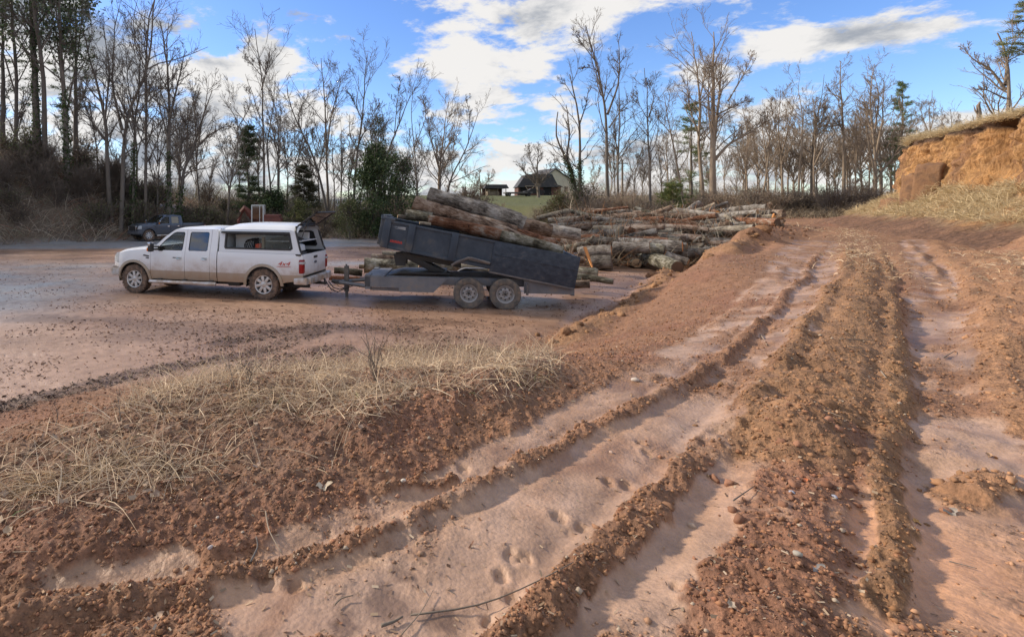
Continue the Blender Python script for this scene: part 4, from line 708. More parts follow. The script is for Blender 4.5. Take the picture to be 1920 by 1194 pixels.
def farm():
    # barn
    q = P2W(1003, 380, 112); zb = float(base(q[0], q[1])) - .1; t = thing('barn', 'dark roofed barn with brown walls on the grassy rise beyond the field', 'barn', (q[0], q[1], zb), R(-8))
    z1, z2 = 1.9, 4.3; W = 3.8; D = 3.2
    BM().box(-W, W, -D, D, 0, z1).prism([(-W, z1), (W, z1), (W - .9, z1 + 1.6), (W - 2.4, z2 - .1), (-W + 2.4, z2 - .1), (-W + .9, z1 + 1.6)], -D, D).done('wall', m_barnwall, t)
    b = BM(); b.prism([(-W - .3, z1 - .1), (-W + .95, z1 + 1.75), (-W + 1.5, z2 + .1), (W - 1.0, z2 + .1), (W + .3, z1 - .1), (W + .1, z1 - .1), (W - 1.1, z2 - .1), (-W + 1.6, z2 - .1), (-W - .1, z1 - .1)], -D - .4, D + .4)
    b.prism([(-W - .3, z1 - .15), (-W + 1.5, z2 + .1), (W - 1, z2 + .1), (W + .3, z1 - .15)], -D - .5, -D - .38); b.done('roof', m_roof, t)
    for x in (-3.4, 1.2): BM().box(x, x + 1.5, -D - .08, -D + .02, 0, 1.9).done('door', m_darkin, t)
    b = BM(); b.tube([(-2.6, -D - 1.6, 1.9), (-1.9, -D - 1.6, .9), (-2.5, -D - 1.6, .1)], .07, 5).tube([(-.9, -D - 1.6, 1.9), (-1.9, -D - 1.6, .7), (-2.3, -D - 1.6, .1)], .07, 5).tube([(-2.6, -D - 1.6, 1.95), (-.8, -D - 1.6, 1.95)], .06, 5)
    b.done('timber_brace', m_timber, t)
    BM().box(W - 1.4, W + .9, -D + .5, D - 1, 0, 1.8).done('lean_to', m_barnwall, t); BM().prism([(W - 1.2, 2.8), (W + 1.2, 1.9), (W + 1.2, 1.75), (W - 1.2, 2.6)], -D + .2, D - .6).done('roof', m_roof, t)
    # shed
    q = P2W(926, 378, 110); zb = float(base(q[0], q[1])) - .1; t = thing('shed', 'low open fronted shed with a dark roof left of the barn', 'shed', (q[0], q[1], zb), R(5))
    b = BM()
    for x in (-2.1, 0.4, 2.1):
        for y in (-1.3, 1.3): b.tube([(x, y, 0), (x, y, 1.7)], .08, 6)
    b.done('post', m_timber, t); BM().box(-2.1, 2.1, 1.3, 1.4, 0, 1.7).done('wall', m_barnwall, t); BM().prism([(-2.5, 1.6), (-2.2, 2.35), (2.1, 2.35), (2.6, 1.6), (2.4, 1.55), (-2.4, 1.55)], -1.8, 1.8).done('roof', m_roof, t)
    BM().box(-1.6, .9, -.9, .8, .1, 1.0, .15).box(-1.2, .4, -.7, .7, .9, 1.4, .15).done('stored_bales', m_timber, t)
    # pale gabled house behind the trees
    q = P2W(1026, 376, 140); zb = float(base(q[0], q[1])) - .1; t = thing('house', 'pale gabled house half hidden by the tree behind the barn', 'house', (q[0], q[1], zb), R(12))
    BM().box(-5, 5, -4, 4, 0, 4.2).done('wall', m_pale, t); b = BM()
    for s in (-1, 1): b.prism([(0, 7.6), (s * 5.6, 3.9), (s * 5.6, 3.7), (0, 7.35)], -4.4, 4.4)
    b.done('roof', m_roof, t); BM().prism([(-5, 4.2), (5, 4.2), (0, 7.35)], -4.02, -3.95).done('gable', m_pale, t)
    for x in (-3, 0, 3): BM().box(x - .5, x + .5, -4.06, -3.9, 1.4, 2.9).done('window', m_darkin, t)
    # flat wagon
    q = P2W(972, 383, 98); zb = float(base(q[0], q[1])); t = thing('flat_wagon', 'long low flat wagon parked on the grass in front of the barn', 'wagon', (q[0], q[1], zb))
    BM().box(-2.6, 2.4, -.9, .9, .45, .75, .05).done('deck', m_steel, t)
    for x in (-1.9, 1.7):
        for y in (-.85, .85): BM().lathe([(.05, -.1), (.33, -.1), (.36, 0), (.33, .1), (.05, .1)], 16, (x, y, .36)).done('wheel', m_black, t)
    t = thing('parked_car', 'dark low car behind the flat wagon near the barn', 'car', (P2W(1000, 380, 103)[0], 103, float(base(P2W(1000, 380, 103)[0], 103.)))); BM().prism([(-1.9, .35), (-1.8, .8), (-1, .9), (-.6, 1.3), (.8, 1.3), (1.3, .95), (2, .85), (2.05, .35)], -.8, .8, bev=.06).done('body', m_black, t)
    for x in (-1.2, 1.3): BM().lathe([(.05, -.1), (.3, -.1), (.32, 0), (.3, .1), (.05, .1)], 16, (x, -.8, .32)).done('wheel', m_black, t)
    # utility pole
    q = P2W(1167, 392, 66); zb = float(base(q[0], q[1])); t = thing('utility_pole', 'pale straight utility pole left of the thin bare trunk', 'utility pole', (q[0], q[1], zb)); H = P2W(0, 300, 66)[2] - zb
    BM().tube([(0, 0, -.3), (0, 0, H)], [.15, .11], 8).done('pole', m_timber, t); BM().box(-.7, .7, -.06, .06, H - .5, H - .38).done('crossarm', m_timber, t)
farm()
def excavator():
    m_red = pmat('machine_red', [(.17, .045, .03), (.11, .035, .025)], 4, .6, .1); m_cab = pmat('cab_white', [(.62, .63, .62), (.5, .5, .48)], 4, .5)
    Y = 44.; x = (486 - PX0) / F * Y; zb = float(base(x, Y)); t = thing('excavator', 'red excavator with a white framed cab, mostly hidden behind the white pickup', 'excavator', (x, Y, zb), R(4))
    for s in (-1, 1):
        BM().prism([(-1.5, .1), (-1.65, .35), (-1.5, .62), (1.5, .62), (1.65, .35), (1.5, .1)], s * .95 - .22, s * .95 + .22, bev=.04).done('track', m_black, t)
    BM().box(-.5, 1.85, -.95, .95, .8, 1.75, .08).done('body', m_red, t); BM().box(.45, 1.75, -.95, .95, 1.7, 1.98, .06).done('engine_cover', m_red, t)
    c = BM()
    x0, x1, y0, y1, z0, z1 = -.5, .5, -.98, -.0, .9, 2.72
    for xx in (x0, x1 - .09):
        for yy in (y0, y1 - .09): c.box(xx, xx + .09, yy, yy + .09, z0, z1, .01)
    c.box(x0, x1, y0, y1, z1 - .02, z1 + .07, .03); c.box(x0, x1, y0, y1, z0, z0 + .5, .02); c.box(.15, .20, y0, y0 + .06, z0, z1); cb = c.done('cab', m_cab, t)
    BM().box(x0 + .05, x1 - .05, y0 + .03, y0 + .045, 1.4, 2.68).box(x0 + .02, x0 + .035, y0 + .06, y1 - .06, 1.4, 2.68).done('window', m_tint, t); BM().box(-.15, .25, -.75, -.3, 1.3, 2.0, .08).done('seat', m_black, t)
    BM().tube([(-.4, .35, 1.2), (-1.0, .35, 2.3), (-1.25, .35, 2.55), (-1.55, .35, 2.2)], [.22, .26, .24, .16], 6).done('boom', m_red, t); BM().tube([(-1.2, .35, 2.6), (-1.75, .35, 1.5), (-1.7, .35, .9)], [.17, .16, .12], 6).done('arm', m_red, t)
    BM().tube([(-.5, .2, 1.1), (-1.0, .2, 1.8)], .06, 8).done('hydraulic_ram', m_steel, t); BM().prism([(-1.9, .9), (-1.4, 1.0), (-1.2, .5), (-1.4, .1), (-1.8, .1), (-2.1, .45)], 0., .7).done('bucket', m_red, t)
excavator()
# slumped slabs at the foot of the cut bank
m_slab = pmat('slab_clay', [(.15, .08, .048), (.24, .13, .065), (.10, .058, .038)], 1.6, .95, .8, 6, bdist=.06)
def slab(px, py, Y, w, h, d, rz, lab, seed, tilt=.1):
    g = np.random.default_rng(seed); bm = bmesh.new(); bmesh.ops.create_cube(bm, size=1); bmesh.ops.subdivide_edges(bm, edges=bm.edges, cuts=7, use_grid_fill=True)
    for v in bm.verts:
        p = v.co.copy(); l = max(abs(p.x), abs(p.y), abs(p.z)); n_ = p.normalized() * .56; p = p.lerp(n_, .28); k = .10 * float(fbm(np.array([p.x * 2 + p.z]), np.array([p.y * 2 - p.z * 1.7]), 2.2, 4, off=seed)[0]) * 3
        p = p * (1 + k); p.x *= w * (1.1 - .35 * (p.z + .5)); p.y *= d; p.z = (p.z + .5) * h; v.co = p
    me = bpy.data.meshes.new('earth_slab'); bm.to_mesh(me); bm.free(); me.materials.append(m_slab); me.polygons.foreach_set('use_smooth', np.ones(len(me.polygons), bool))
    q = P2W(px, py, Y); o = link('earth_slab', me, None, (q[0], q[1], q[2]), (tilt, -tilt * .7, rz)); tag(o, lab, 'earth slab', 'slabs fallen from the cut bank')
slab(1712, 398, 29.4, 1.0, 2.1, .9, .3, 'upright slab of brown earth at the left end of the cut bank', 51)
slab(1737, 398, 28.8, 1.25, 2.6, 1.1, .5, 'tallest fallen earth slab leaning on the dark notch of the cut bank', 52)
slab(1765, 378, 28.4, .8, 1.0, .7, .2, 'lowest fallen earth slab on the dry grass slope of the cut bank', 53, .25)
slab(1684, 408, 31.0, 1.6, 1.1, 1.2, .1, 'rounded dark earth heap left of the fallen slabs', 54, .1)
# ---------------------------------------------------------------- logs
def barkmat(name, cols, lo=.41, hi=.60):
    m, N, L, b = newmat(name); tc = N.new('ShaderNodeTexCoord'); mp = N.new('ShaderNodeMapping'); mp.inputs['Scale'].default_value = (1.1, 1, 1); L.new(tc.outputs['Object'], mp.inputs[0])
    oi = N.new('ShaderNodeObjectInfo'); am = N.new('ShaderNodeVectorMath'); am.operation = 'ADD'; sc = N.new('ShaderNodeMath'); sc.operation = 'MULTIPLY'; sc.inputs[1].default_value = 37; L.new(oi.outputs['Random'], sc.inputs[0]); L.new(mp.outputs[0], am.inputs[0]); L.new(sc.outputs[0], am.inputs[1])
    mp2 = N.new('ShaderNodeMapping'); mp2.inputs['Scale'].default_value = (1.1, 4.2, 4.2); L.new(am.outputs[0], mp2.inputs[0])
    n1 = nz(N, L, mp2.outputs[0], 4.2, 9, .78, .6); n2 = nz(N, L, am.outputs[0], 2.2, 6, .6, .4); mxn = N.new('ShaderNodeMath'); mxn.operation = 'MULTIPLY_ADD'; mxn.inputs[1].default_value = .55; L.new(n1.outputs[0], mxn.inputs[0])
    h = N.new('ShaderNodeMath'); h.operation = 'MULTIPLY'; h.inputs[1].default_value = .45; L.new(n2.outputs[0], h.inputs[0]); L.new(h.outputs[0], mxn.inputs[2])
    k = len(cols); r = ramp(N, [(lo + (hi - lo) * i / (k - 1), c) for i, c in enumerate(cols)]); L.new(mxn.outputs[0], r.inputs[0])
    hs = N.new('ShaderNodeHueSaturation'); mr = N.new('ShaderNodeMapRange'); L.new(oi.outputs['Random'], mr.inputs[0]); mr.inputs[3].default_value = .55; mr.inputs[4].default_value = 1.15; L.new(mr.outputs[0], hs.inputs['Value']); L.new(r.outputs[0], hs.inputs['Color'])
    L.new(hs.outputs[0], b.inputs['Base Color']); b.inputs['Roughness'].default_value = .95; b.inputs['Specular IOR Level'].default_value = .2
    bp = N.new('ShaderNodeBump'); bp.inputs['Strength'].default_value = 1; bp.inputs['Distance'].default_value = .05; L.new(n1.outputs[0], bp.inputs['Height']); L.new(bp.outputs[0], b.inputs['Normal']); return m
lm = {
 'grey': barkmat('log_grey', [(.055, .047, .040), (.17, .145, .12), (.30, .27, .235), (.42, .39, .35)]),
 'brown': barkmat('log_brown', [(.045, .030, .022), (.17, .11, .075), (.30, .22, .165), (.40, .34, .28)]),
 'red': barkmat('log_red', [(.06, .03, .02), (.22, .095, .05), (.30, .17, .11), (.42, .36, .30)]),
 'pale': barkmat('log_pale', [(.12, .10, .08), (.34, .29, .22), (.50, .44, .35)]),
 'mossy': barkmat('log_mossy', [(.04, .035, .028), (.13, .115, .08), (.27, .25, .19), (.46, .44, .39)]),
}
def cutmat(name, a, b_):
    m, N, L, b = newmat(name); tc = N.new('ShaderNodeTexCoord'); w = N.new('ShaderNodeTexWave'); w.wave_type = 'RINGS'; w.rings_direction = 'X'; w.inputs['Scale'].default_value = 14; w.inputs['Distortion'].default_value = 3; w.inputs['Detail'].default_value = 3; L.new(tc.outputs['Object'], w.inputs[0])
    n = nz(N, L, tc.outputs['Object'], 9, 5, .6); ad = N.new('ShaderNodeMath'); ad.operation = 'MULTIPLY'; L.new(w.outputs['Fac'], ad.inputs[0]); L.new(n.outputs[0], ad.inputs[1]); r = ramp(N, [(.1, a), (.6, b_)]); L.new(ad.outputs[0], r.inputs[0]); L.new(r.outputs[0], b.inputs['Base Color']); b.inputs['Roughness'].default_value = .85; return m
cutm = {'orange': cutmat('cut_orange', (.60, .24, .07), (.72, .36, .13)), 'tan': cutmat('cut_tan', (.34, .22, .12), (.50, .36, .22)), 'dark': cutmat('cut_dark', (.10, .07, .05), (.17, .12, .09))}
lseed = [500]
def log(p0, p1, r0, r1, kind, cuts, label, group=None, bend=.6, name='log', cat='log', knots=2, hi=True):
    """a round log from p0 to p1 as bark mesh with cut ends as parts"""
    lseed[0] += 1; g = np.random.default_rng(lseed[0]); p0 = np.array(p0, float); p1 = np.array(p1, float); Ln = np.linalg.norm(p1 - p0)
    nr = int(np.clip(Ln / (.09 if hi else .3), 5, 70)); na = 20 if hi else 9; u = np.linspace(0, 1, nr); th = np.arange(na) * 2 * np.pi / na; U, TH = np.meshgrid(u, th, indexing='ij')
    r = (r0 + (r1 - r0) * U); ph = g.uniform(0, 50)
    d = 1 + .16 * fbm(U * Ln * 1.1 + ph, np.cos(TH) * 1.0 + ph, 1.1, 3) + .10 * fbm(U * Ln * .8 + ph, TH * (9 / 6.283) + ph, 2.2, 3, .7) * (1 if hi else .5)
    d += .20 * np.exp(-((U - 0) * Ln / .25) ** 2) * g.uniform(0, .8)
    for _ in range(knots if hi else 0):
        ku, kt = g.uniform(.1, .9), g.uniform(0, 6.28); d += g.uniform(.12, .3) * np.exp(-((U - ku) * Ln / .10) ** 2 - (np.angle(np.exp(1j * (TH - kt))) * r / .09) ** 2)
    r = r * d; bz = bend * np.sin(np.pi * u) * Ln * .03 + .012 * Ln * fbm(u * 3 + ph, u * 0 + ph, 1, 2); by = .012 * Ln * fbm(u * 3 + ph, u * 0 + ph + 9, 1, 2) * 2
    X = U * Ln + np.where(U < .01, .06 * np.cos(TH + ph) * r0, 0) + np.where(U > .99, .08 * np.cos(TH - ph) * r1, 0); V = np.stack([X, by[:, None] + r * np.cos(TH), bz[:, None] + r * np.sin(TH)], -1)
    i = (np.arange(nr - 1)[:, None] * na + np.arange(na)[None]); j = (np.arange(nr - 1)[:, None] * na + (np.arange(na)[None] + 1) % na); Q = np.stack([i, j, j + na, i + na], -1).reshape(-1, 4)
    xa = nrm(p1 - p0); ya = nrm(np.cross([0, 0, 1.], xa)) if abs(xa[2]) < .97 else np.array([0, 1., 0]); za = np.cross(xa, ya); M = Matrix([[xa[0], ya[0], za[0], p0[0]], [xa[1], ya[1], za[1], p0[1]], [xa[2], ya[2], za[2], p0[2]], [0, 0, 0, 1]])
    o = link(name, mesh_np(name, V.reshape(-1, 3), Q, [lm[kind]])); o.matrix_world = M; tag(o, label, cat, group)
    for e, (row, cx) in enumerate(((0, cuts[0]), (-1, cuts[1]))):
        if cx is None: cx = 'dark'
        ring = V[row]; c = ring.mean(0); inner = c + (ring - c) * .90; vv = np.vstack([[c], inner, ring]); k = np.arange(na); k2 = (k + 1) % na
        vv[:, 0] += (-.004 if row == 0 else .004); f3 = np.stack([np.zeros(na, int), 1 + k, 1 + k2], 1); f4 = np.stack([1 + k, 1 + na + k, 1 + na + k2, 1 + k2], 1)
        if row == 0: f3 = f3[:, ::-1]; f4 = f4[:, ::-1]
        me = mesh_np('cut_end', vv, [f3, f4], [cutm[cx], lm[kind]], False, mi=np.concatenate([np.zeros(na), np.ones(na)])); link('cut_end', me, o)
    return o
def c2(x, y): return (600 + x / 3.4286, 340 + y / 3.4286)
def c3(x, y): return (1040 + x / 3.692, 340 + y / 3.692)
def plog(cf, x0, y0, x1, y1, r0, r1, Y0, Y1, kind, cuts, label, ground=False, **kw):
    sc = 3.4286 if cf is c2 else 3.692; a = cf(x0, y0); b = cf(x1, y1); r0 = r0 / sc; r1 = r1 / sc
    if Y0 is None:
        Y0 = 2720 / (a[1] + r0 - HY); Y1 = 2720 / (b[1] + r1 - HY) if Y1 is None else Y1
    if cf is c3 or (kw.get('group') or '').startswith('logs on'):
        Ym = (Y0 + Y1) / 2; u_ = ((a[0] + b[0]) / 2 - PX0) / F; dd = (b[0] - a[0]) / F * Ym * (u_ * (1.15 if cuts[1] == 'orange' else .95))
        if abs(Y0 - Y1) < 1.2: Y0, Y1 = Ym + dd / 2, Ym - dd / 2
    return log(P2W(*a, Y0), P2W(*b, Y1), r0 / F * Y0, r1 / F * Y1, kind, cuts, label, **kw)
N_ = None
LOAD = 'logs heaped in the tilted dump bed'
plog(c2, 605, 140, 1360, 398, 44, 36, 15.3, 14.8, 'brown', ('tan', 'tan'), 'thick brown log in the dump bed with its pale left end above the bed front', group=LOAD, knots=5)
plog(c2, 700, 85, 1312, 281, 46, 54, 16.1, 15.5, 'grey', ('dark', 'tan'), 'biggest grey log on top of the dump bed load, cut end facing right', group=LOAD, knots=6)
plog(c2, 555, 212, 720, 238, 31, 36, 15.2, 15.0, 'mossy', ('tan', 'dark'), 'short mossy log just above the front part of the dump bed', group=LOAD)
plog(c2, 700, 245, 1200, 358, 34, 40, 14.95, 14.6, 'red', ('orange', 'tan'), 'reddish split log lying along the near rail of the dump bed', group=LOAD, knots=5)
plog(c2, 1160, 350, 1560, 448, 34, 28, 14.6, 14.2, 'mossy', ('tan', 'tan'), 'mossy log at the rear end of the dump bed load', group=LOAD)
plog(c2, 820, 235, 1500, 410, 42, 34, 15.5, 15.0, 'red', ('tan', 'tan'), 'long red brown log under the biggest grey one in the dump bed', group=LOAD, knots=4)
plog(c2, 660, 190, 1260, 330, 44, 42, 15.7, 15.2, 'brown', ('tan', 'tan'), 'brown log wedged in the middle of the dump bed load', group=LOAD)
plog(c2, 800, 120, 1290, 250, 48, 44, 16.5, 16.0, 'grey', ('tan', 'dark'), 'grey log at the far side of the dump bed load', group=LOAD)
plog(c2, 900, 330, 1480, 460, 42, 34, 15.4, 14.9, 'brown', ('tan', 'tan'), 'brown log low in the dump bed between the bed sides', group=LOAD)
plog(c2, 500, 225, 548, 232, 12, 13, 14.9, 14.9, 'pale', ('tan', 'tan'), 'small pale block of wood at the front corner of the dump bed', group=LOAD, hi=False, name='wood_block', cat='wood block')
plog(c2, 640, 268, 712, 276, 9, 9, 14.7, 14.7, 'pale', ('tan', 'tan'), 'pale stick of wood on the dump bed rail between two ribs', group=LOAD, hi=False, name='wood_block', cat='wood block')
UND = 'logs on the ground behind and under the trailer'
plog(c2, 285, 540, 760, 572, 44, 36, 20, 20, 'mossy', ('tan', 'tan'), 'thick mossy log on the ground seen left of the hoist arm', group=UND, knots=4)
plog(c2, 400, 470, 545, 488, 24, 26, 21.5, 21.5, 'pale', ('tan', 'orange'), 'short yellowish log lying on the mossy log behind the trailer', group=UND)
plog(c2, 90, 572, 270, 590, 18, 22, 20.5, 20.5, 'mossy', ('tan', 'pale' and 'tan'), 'thin mottled log behind the trailer jack', group=UND)
plog(c2, 250, 548, 300, 550, 14, 14, 20, 20, 'pale', ('tan', 'tan'), 'pale log stub touching the left end of the thick mossy log', group=UND, hi=False)
plog(c2, 640, 530, 735, 560, 30, 28, 18.5, 17.8, 'brown', ('tan', 'orange'), 'brown log seen through the hoist arms with an orange cut end', group=UND)
plog(c2, 730, 530, 860, 575, 34, 30, 18.8, 18.4, 'mossy', ('tan', 'tan'), 'mossy log leaning behind the trailer frame right of the hoist', group=UND)
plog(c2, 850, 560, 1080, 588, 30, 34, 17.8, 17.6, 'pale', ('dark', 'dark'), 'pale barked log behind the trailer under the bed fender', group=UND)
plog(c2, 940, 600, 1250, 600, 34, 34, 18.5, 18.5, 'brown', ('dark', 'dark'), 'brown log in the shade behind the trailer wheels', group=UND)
plog(c2, 1480, 678, 1560, 672, 25, 24, 15.6, 15.6, 'brown', ('dark', 'tan'), 'short brown log under the rear corner of the dump bed', group=UND)
plog(c2, 1572, 672, 1735, 660, 24, 26, 15.8, 15.9, 'brown', ('tan', 'dark'), 'brown log end to end with the short one behind the dump bed', group=UND)
plog(c2, 60, 620, 255, 632, 14, 16, 19.0, 18.8, 'red', ('tan', 'tan'), 'thin reddish log on the ground behind the trailer tongue', group=UND)
plog(c2, 330, 498, 560, 515, 30, 30, 21.5, 21.2, 'brown', ('tan', 'tan'), 'brown log resting across the back of the thick mossy log', group=UND)
plog(c2, 560, 590, 860, 600, 32, 30, 19.4, 19.0, 'brown', ('tan', 'tan'), 'brown log on the ground low behind the hoist foot', group=UND)
plog(c2, 700, 560, 780, 585, 22, 22, 17.6, 17.0, 'brown', ('tan', 'tan'), 'small round ended log facing forward right of the hoist', group=UND)
plog(c2, 860, 535, 960, 610, 14, 10, 17.4, 17.0, 'pale', ('tan', 'tan'), 'short pale branch leaning behind the bed fender', group=UND)
plog(c2, 960, 560, 1200, 575, 28, 26, 18.8, 18.6, 'mossy', ('tan', 'tan'), 'mottled log above the brown one behind the trailer wheels', group=UND)
plog(c2, 1560, 625, 1680, 640, 30, 26, 16.8, 16.7, 'mossy', ('tan', 'tan'), 'thick mottled log just behind the rear corner of the dump bed', group=UND)
PG = 'logs in the big pile behind the trailer'
H3 = [ # x0,y0,x1,y1,r0,r1,Y0,Y1,kind,cuts,label
 (60, 610, 300, 637, 26, 30, 18.5, 18.0, 'mossy', ('tan', 'tan'), 'lichened log beside the dump bed corner with a round tan cut end'),
 (100, 655, 405, 695, 30, 18, 17.2, 16.6, 'mossy', ('tan', 'dark'), 'grey green lichened log tapering right, lowest on the ground by the bed'),
 (480, 530, 568, 566, 36, 34, N_, N_, 'mossy', ('dark', 'tan'), 'short stub log with a tan cut end left of the big grey log'),
 (520, 512, 852, 597, 52, 44, N_, N_, 'mossy', ('dark', 'dark'), 'big pale grey log lying loose in front of the pile'),
 (160, 492, 392, 478, 34, 38, 23, 23, 'grey', ('orange', 'orange'), 'grey log resting above the dark furrowed one, orange end facing right'),
 (405, 468, 660, 462, 42, 40, 23.4, 23.4, 'grey', ('orange', 'tan'), 'thick grey log just right of the orange cut disc'),
 (250, 566, 395, 562, 50, 48, 22.6, 22.6, 'grey', ('tan', 'dark'), 'dark deeply furrowed short log on the ground below the orange disc'),
 (310, 432, 885, 455, 36, 40, 24.6, 24.4, 'grey', ('tan', 'orange'), 'long grey log across the front of the pile with a torn orange end'),
 (1085, 428, 1218, 442, 34, 36, 24.6, 24.6, 'grey', ('tan', 'tan'), 'grey log with pale end right of the dead fork branch'),
 (800, 520, 1085, 490, 34, 36, 23.2, 23.6, 'grey', ('tan', 'tan'), 'grey log angled up beside the clay berm'),
 (660, 462, 760, 476, 36, 32, 23.0, 23.0, 'mossy', ('orange', 'dark'), 'lichened log with orange left end in the middle front of the pile'),
 (770, 512, 925, 562, 30, 24, 22.8, 22.4, 'grey', ('tan', 'tan'), 'sloping grey log behind the big loose one'),
 (110, 402, 312, 396, 26, 30, 25, 25, 'red', ('orange', 'tan'), 'red barked log above the left front of the pile'),
 (60, 470, 190, 452, 26, 20, 24, 24, 'mossy', ('tan', 'tan'), 'mossy log peeping over the rear corner of the dump bed'),
 (-60, 340, 180, 372, 46, 42, 21, 22, 'grey', ('dark', 'dark'), 'large grey log between the dump bed load and the pile'),
 (-260, 290, -20, 345, 44, 44, 19.0, 18.4, 'brown', ('dark', 'dark'), 'brown log sticking out behind the top log of the dump bed'),
 (200, 338, 440, 336, 26, 27, 27, 27, 'pale', ('tan', 'tan'), 'pale brown log in the middle left of the pile'),
 (515, 352, 720, 392, 38, 14, 26, 26, 'red', ('orange', 'orange'), 'reddish tapering butt log with a splintered end, centre of the pile'),
 (820, 286, 1180, 270, 19, 21, 30, 30, 'grey', ('tan', 'tan'), 'long dark grey log high in the right of the pile'),
 (865, 350, 1245, 362, 24, 20, 27, 27, 'pale', ('tan', 'tan'), 'pale streaked log in the right front of the pile'),
 (210, 245, 460, 252, 15, 17, 32, 32, 'brown', ('orange', 'tan'), 'dark brown log near the top left of the pile'),
 (200, 205, 600, 218, 14, 14, 33.5, 33.5, 'brown', ('tan', 'tan'), 'long thin brown log along the top left of the pile'),
 (600, 240, 885, 226, 17, 18, 33, 33, 'grey', ('tan', 'tan'), 'grey log along the top middle of the pile'),
 (40, 235, 205, 225, 18, 18, 33, 33, 'grey', ('tan', 'tan'), 'grey log at the upper left end of the pile'),
 (0, 285, 130, 272, 14, 12, 31, 31, 'pale', ('tan', 'tan'), 'pale thin log at the left end of the pile'),
 (20, 310, 200, 322, 17, 16, 29.5, 29.5, 'pale', ('tan', 'tan'), 'greyish log with pale bark left above the red barked one'),
 (885, 238, 1000, 148, 20, 16, 33, 34.5, 'grey', ('tan', 'tan'), 'stout log propped up steeply at the top of the pile'),
 (915, 245, 1022, 160, 14, 12, 33.4, 34.8, 'brown', ('tan', 'tan'), 'thinner log propped beside the steep stout one'),
 (968, 207, 1032, 188, 13, 12, 32.5, 32.5, 'pale', ('tan', 'tan'), 'short pale log bolt between the propped logs'),
 (1030, 215, 1195, 148, 10, 10, 32.5, 34, 'grey', ('tan', 'tan'), 'slim grey log propped up and pointing right at the top'),
 (1040, 190, 1110, 155, 12, 10, 34.5, 35, 'pale', ('tan', 'tan'), 'small pale log behind the slim propped one'),
 (1080, 212, 1122, 222, 17, 19, 34, 31.5, 'red', ('tan', 'orange'), 'log pointing forward with a bright orange round end at the top'),
 (1185, 238, 1285, 330, 15, 18, 30, 27.5, 'pale', ('tan', 'tan'), 'pale crooked log leaning down the right face of the pile'),
 (1270, 275, 1405, 282, 16, 16, 30, 30, 'brown', ('tan', 'tan'), 'brown log with round left end near the dirt lump'),
 (1200, 222, 1495, 214, 13, 14, 32, 32, 'grey', ('tan', 'tan'), 'long grey log along the upper right of the pile'),
 (1250, 212, 1400, 165, 12, 12, 33.5, 34.5, 'grey', ('tan', 'tan'), 'grey log rising to the right at the upper right end'),
 (1300, 208, 1485, 178, 12, 13, 33, 34, 'red', ('orange', 'tan'), 'red log in the bundle at the upper right end'),
 (1380, 195, 1502, 155, 10, 11, 34, 35, 'brown', ('tan', 'tan'), 'topmost brown log of the upper right bundle'),
 (1390, 250, 1515, 240, 12, 12, 31, 31, 'pale', ('tan', 'orange'), 'pale log ending at the orange splinter by the dirt lump'),
 (30, 520, 150, 545, 20, 24, 22.5, 22.2, 'brown', ('tan', 'orange'), 'brown log half hidden behind the dump bed corner'),
 (140, 545, 208, 540, 20, 20, 22.0, 21.8, 'brown', ('dark', 'orange'), 'small log with orange end below the orange split plank'),
]
for r_ in H3: plog(c3, *r_, group=PG, knots=3)
plog(c3, 430, 400, 462, 310, 22, 20, 25.5, 25.8, 'pale', ('tan', 'tan'), 'upright pale stub standing in the middle of the pile', group=PG)
# dead limbs on the pile
def limb(pts, Y, r0, r1, kind, label, group='broken limbs on the log pile', cf=c3):
    P = resample([P2W(*cf(x, y), Y + 0.0) for x, y in pts], 12); P[1:-1] += np.random.default_rng(len(label)).normal(size=(10, 3)) * r0 * .3; o0 = P[0].copy()
    V, Q = tubes((P - o0)[None], np.linspace(r0, r1, 12)[None], 8); n = 8; caps = np.array([[k for k in range(n)][::-1], [11 * n + k for k in range(n)]])
    return tag(link('broken_limb', mesh_np('broken_limb', V, [Q, caps], [lm[kind]]), None, tuple(o0)), label, 'limb', group)
limb([(140, 445), (210, 430), (250, 405), (272, 378)], 23.4, .09, .06, 'pale', 'crooked pale limb curving up above the front left log')
limb([(1005, 455), (1030, 420), (1040, 380), (1060, 375)], 23.8, .09, .04, 'pale', 'pale forked limb standing upright by the long front log')
limb([(1075, 470), (1060, 430), (1040, 395), (1028, 370)], 23.7, .07, .03, 'pale', 'second prong crossing the upright pale limb')
limb([(960, 420), (1000, 385), (1100, 375)], 24.4, .05, .02, 'pale', 'thin pale limb reaching right over the long front log')
limb([(660, 212), (760, 190), (862, 162)], 34, .06, .02, 'grey', 'thin grey limb sticking up at the top left of the propped logs')
limb([(640, 380), (700, 340), (760, 320)], 26.5, .07, .04, 'grey', 'grey limb crossing above the tapering butt log')
limb([(1195, 150), (1203, 175)], 34, .05, .03, 'grey', 'short hooked limb at the tip of the slim propped log')
limb([(1130, 215), (1140, 195)], 33, .06, .05, 'pale', 'tiny pale stub left of the bright orange round end')
limb([(1240, 395), (1300, 400), (1380, 440)], 25, .05, .02, 'pale', 'bent pale limb lying towards the clay berm')
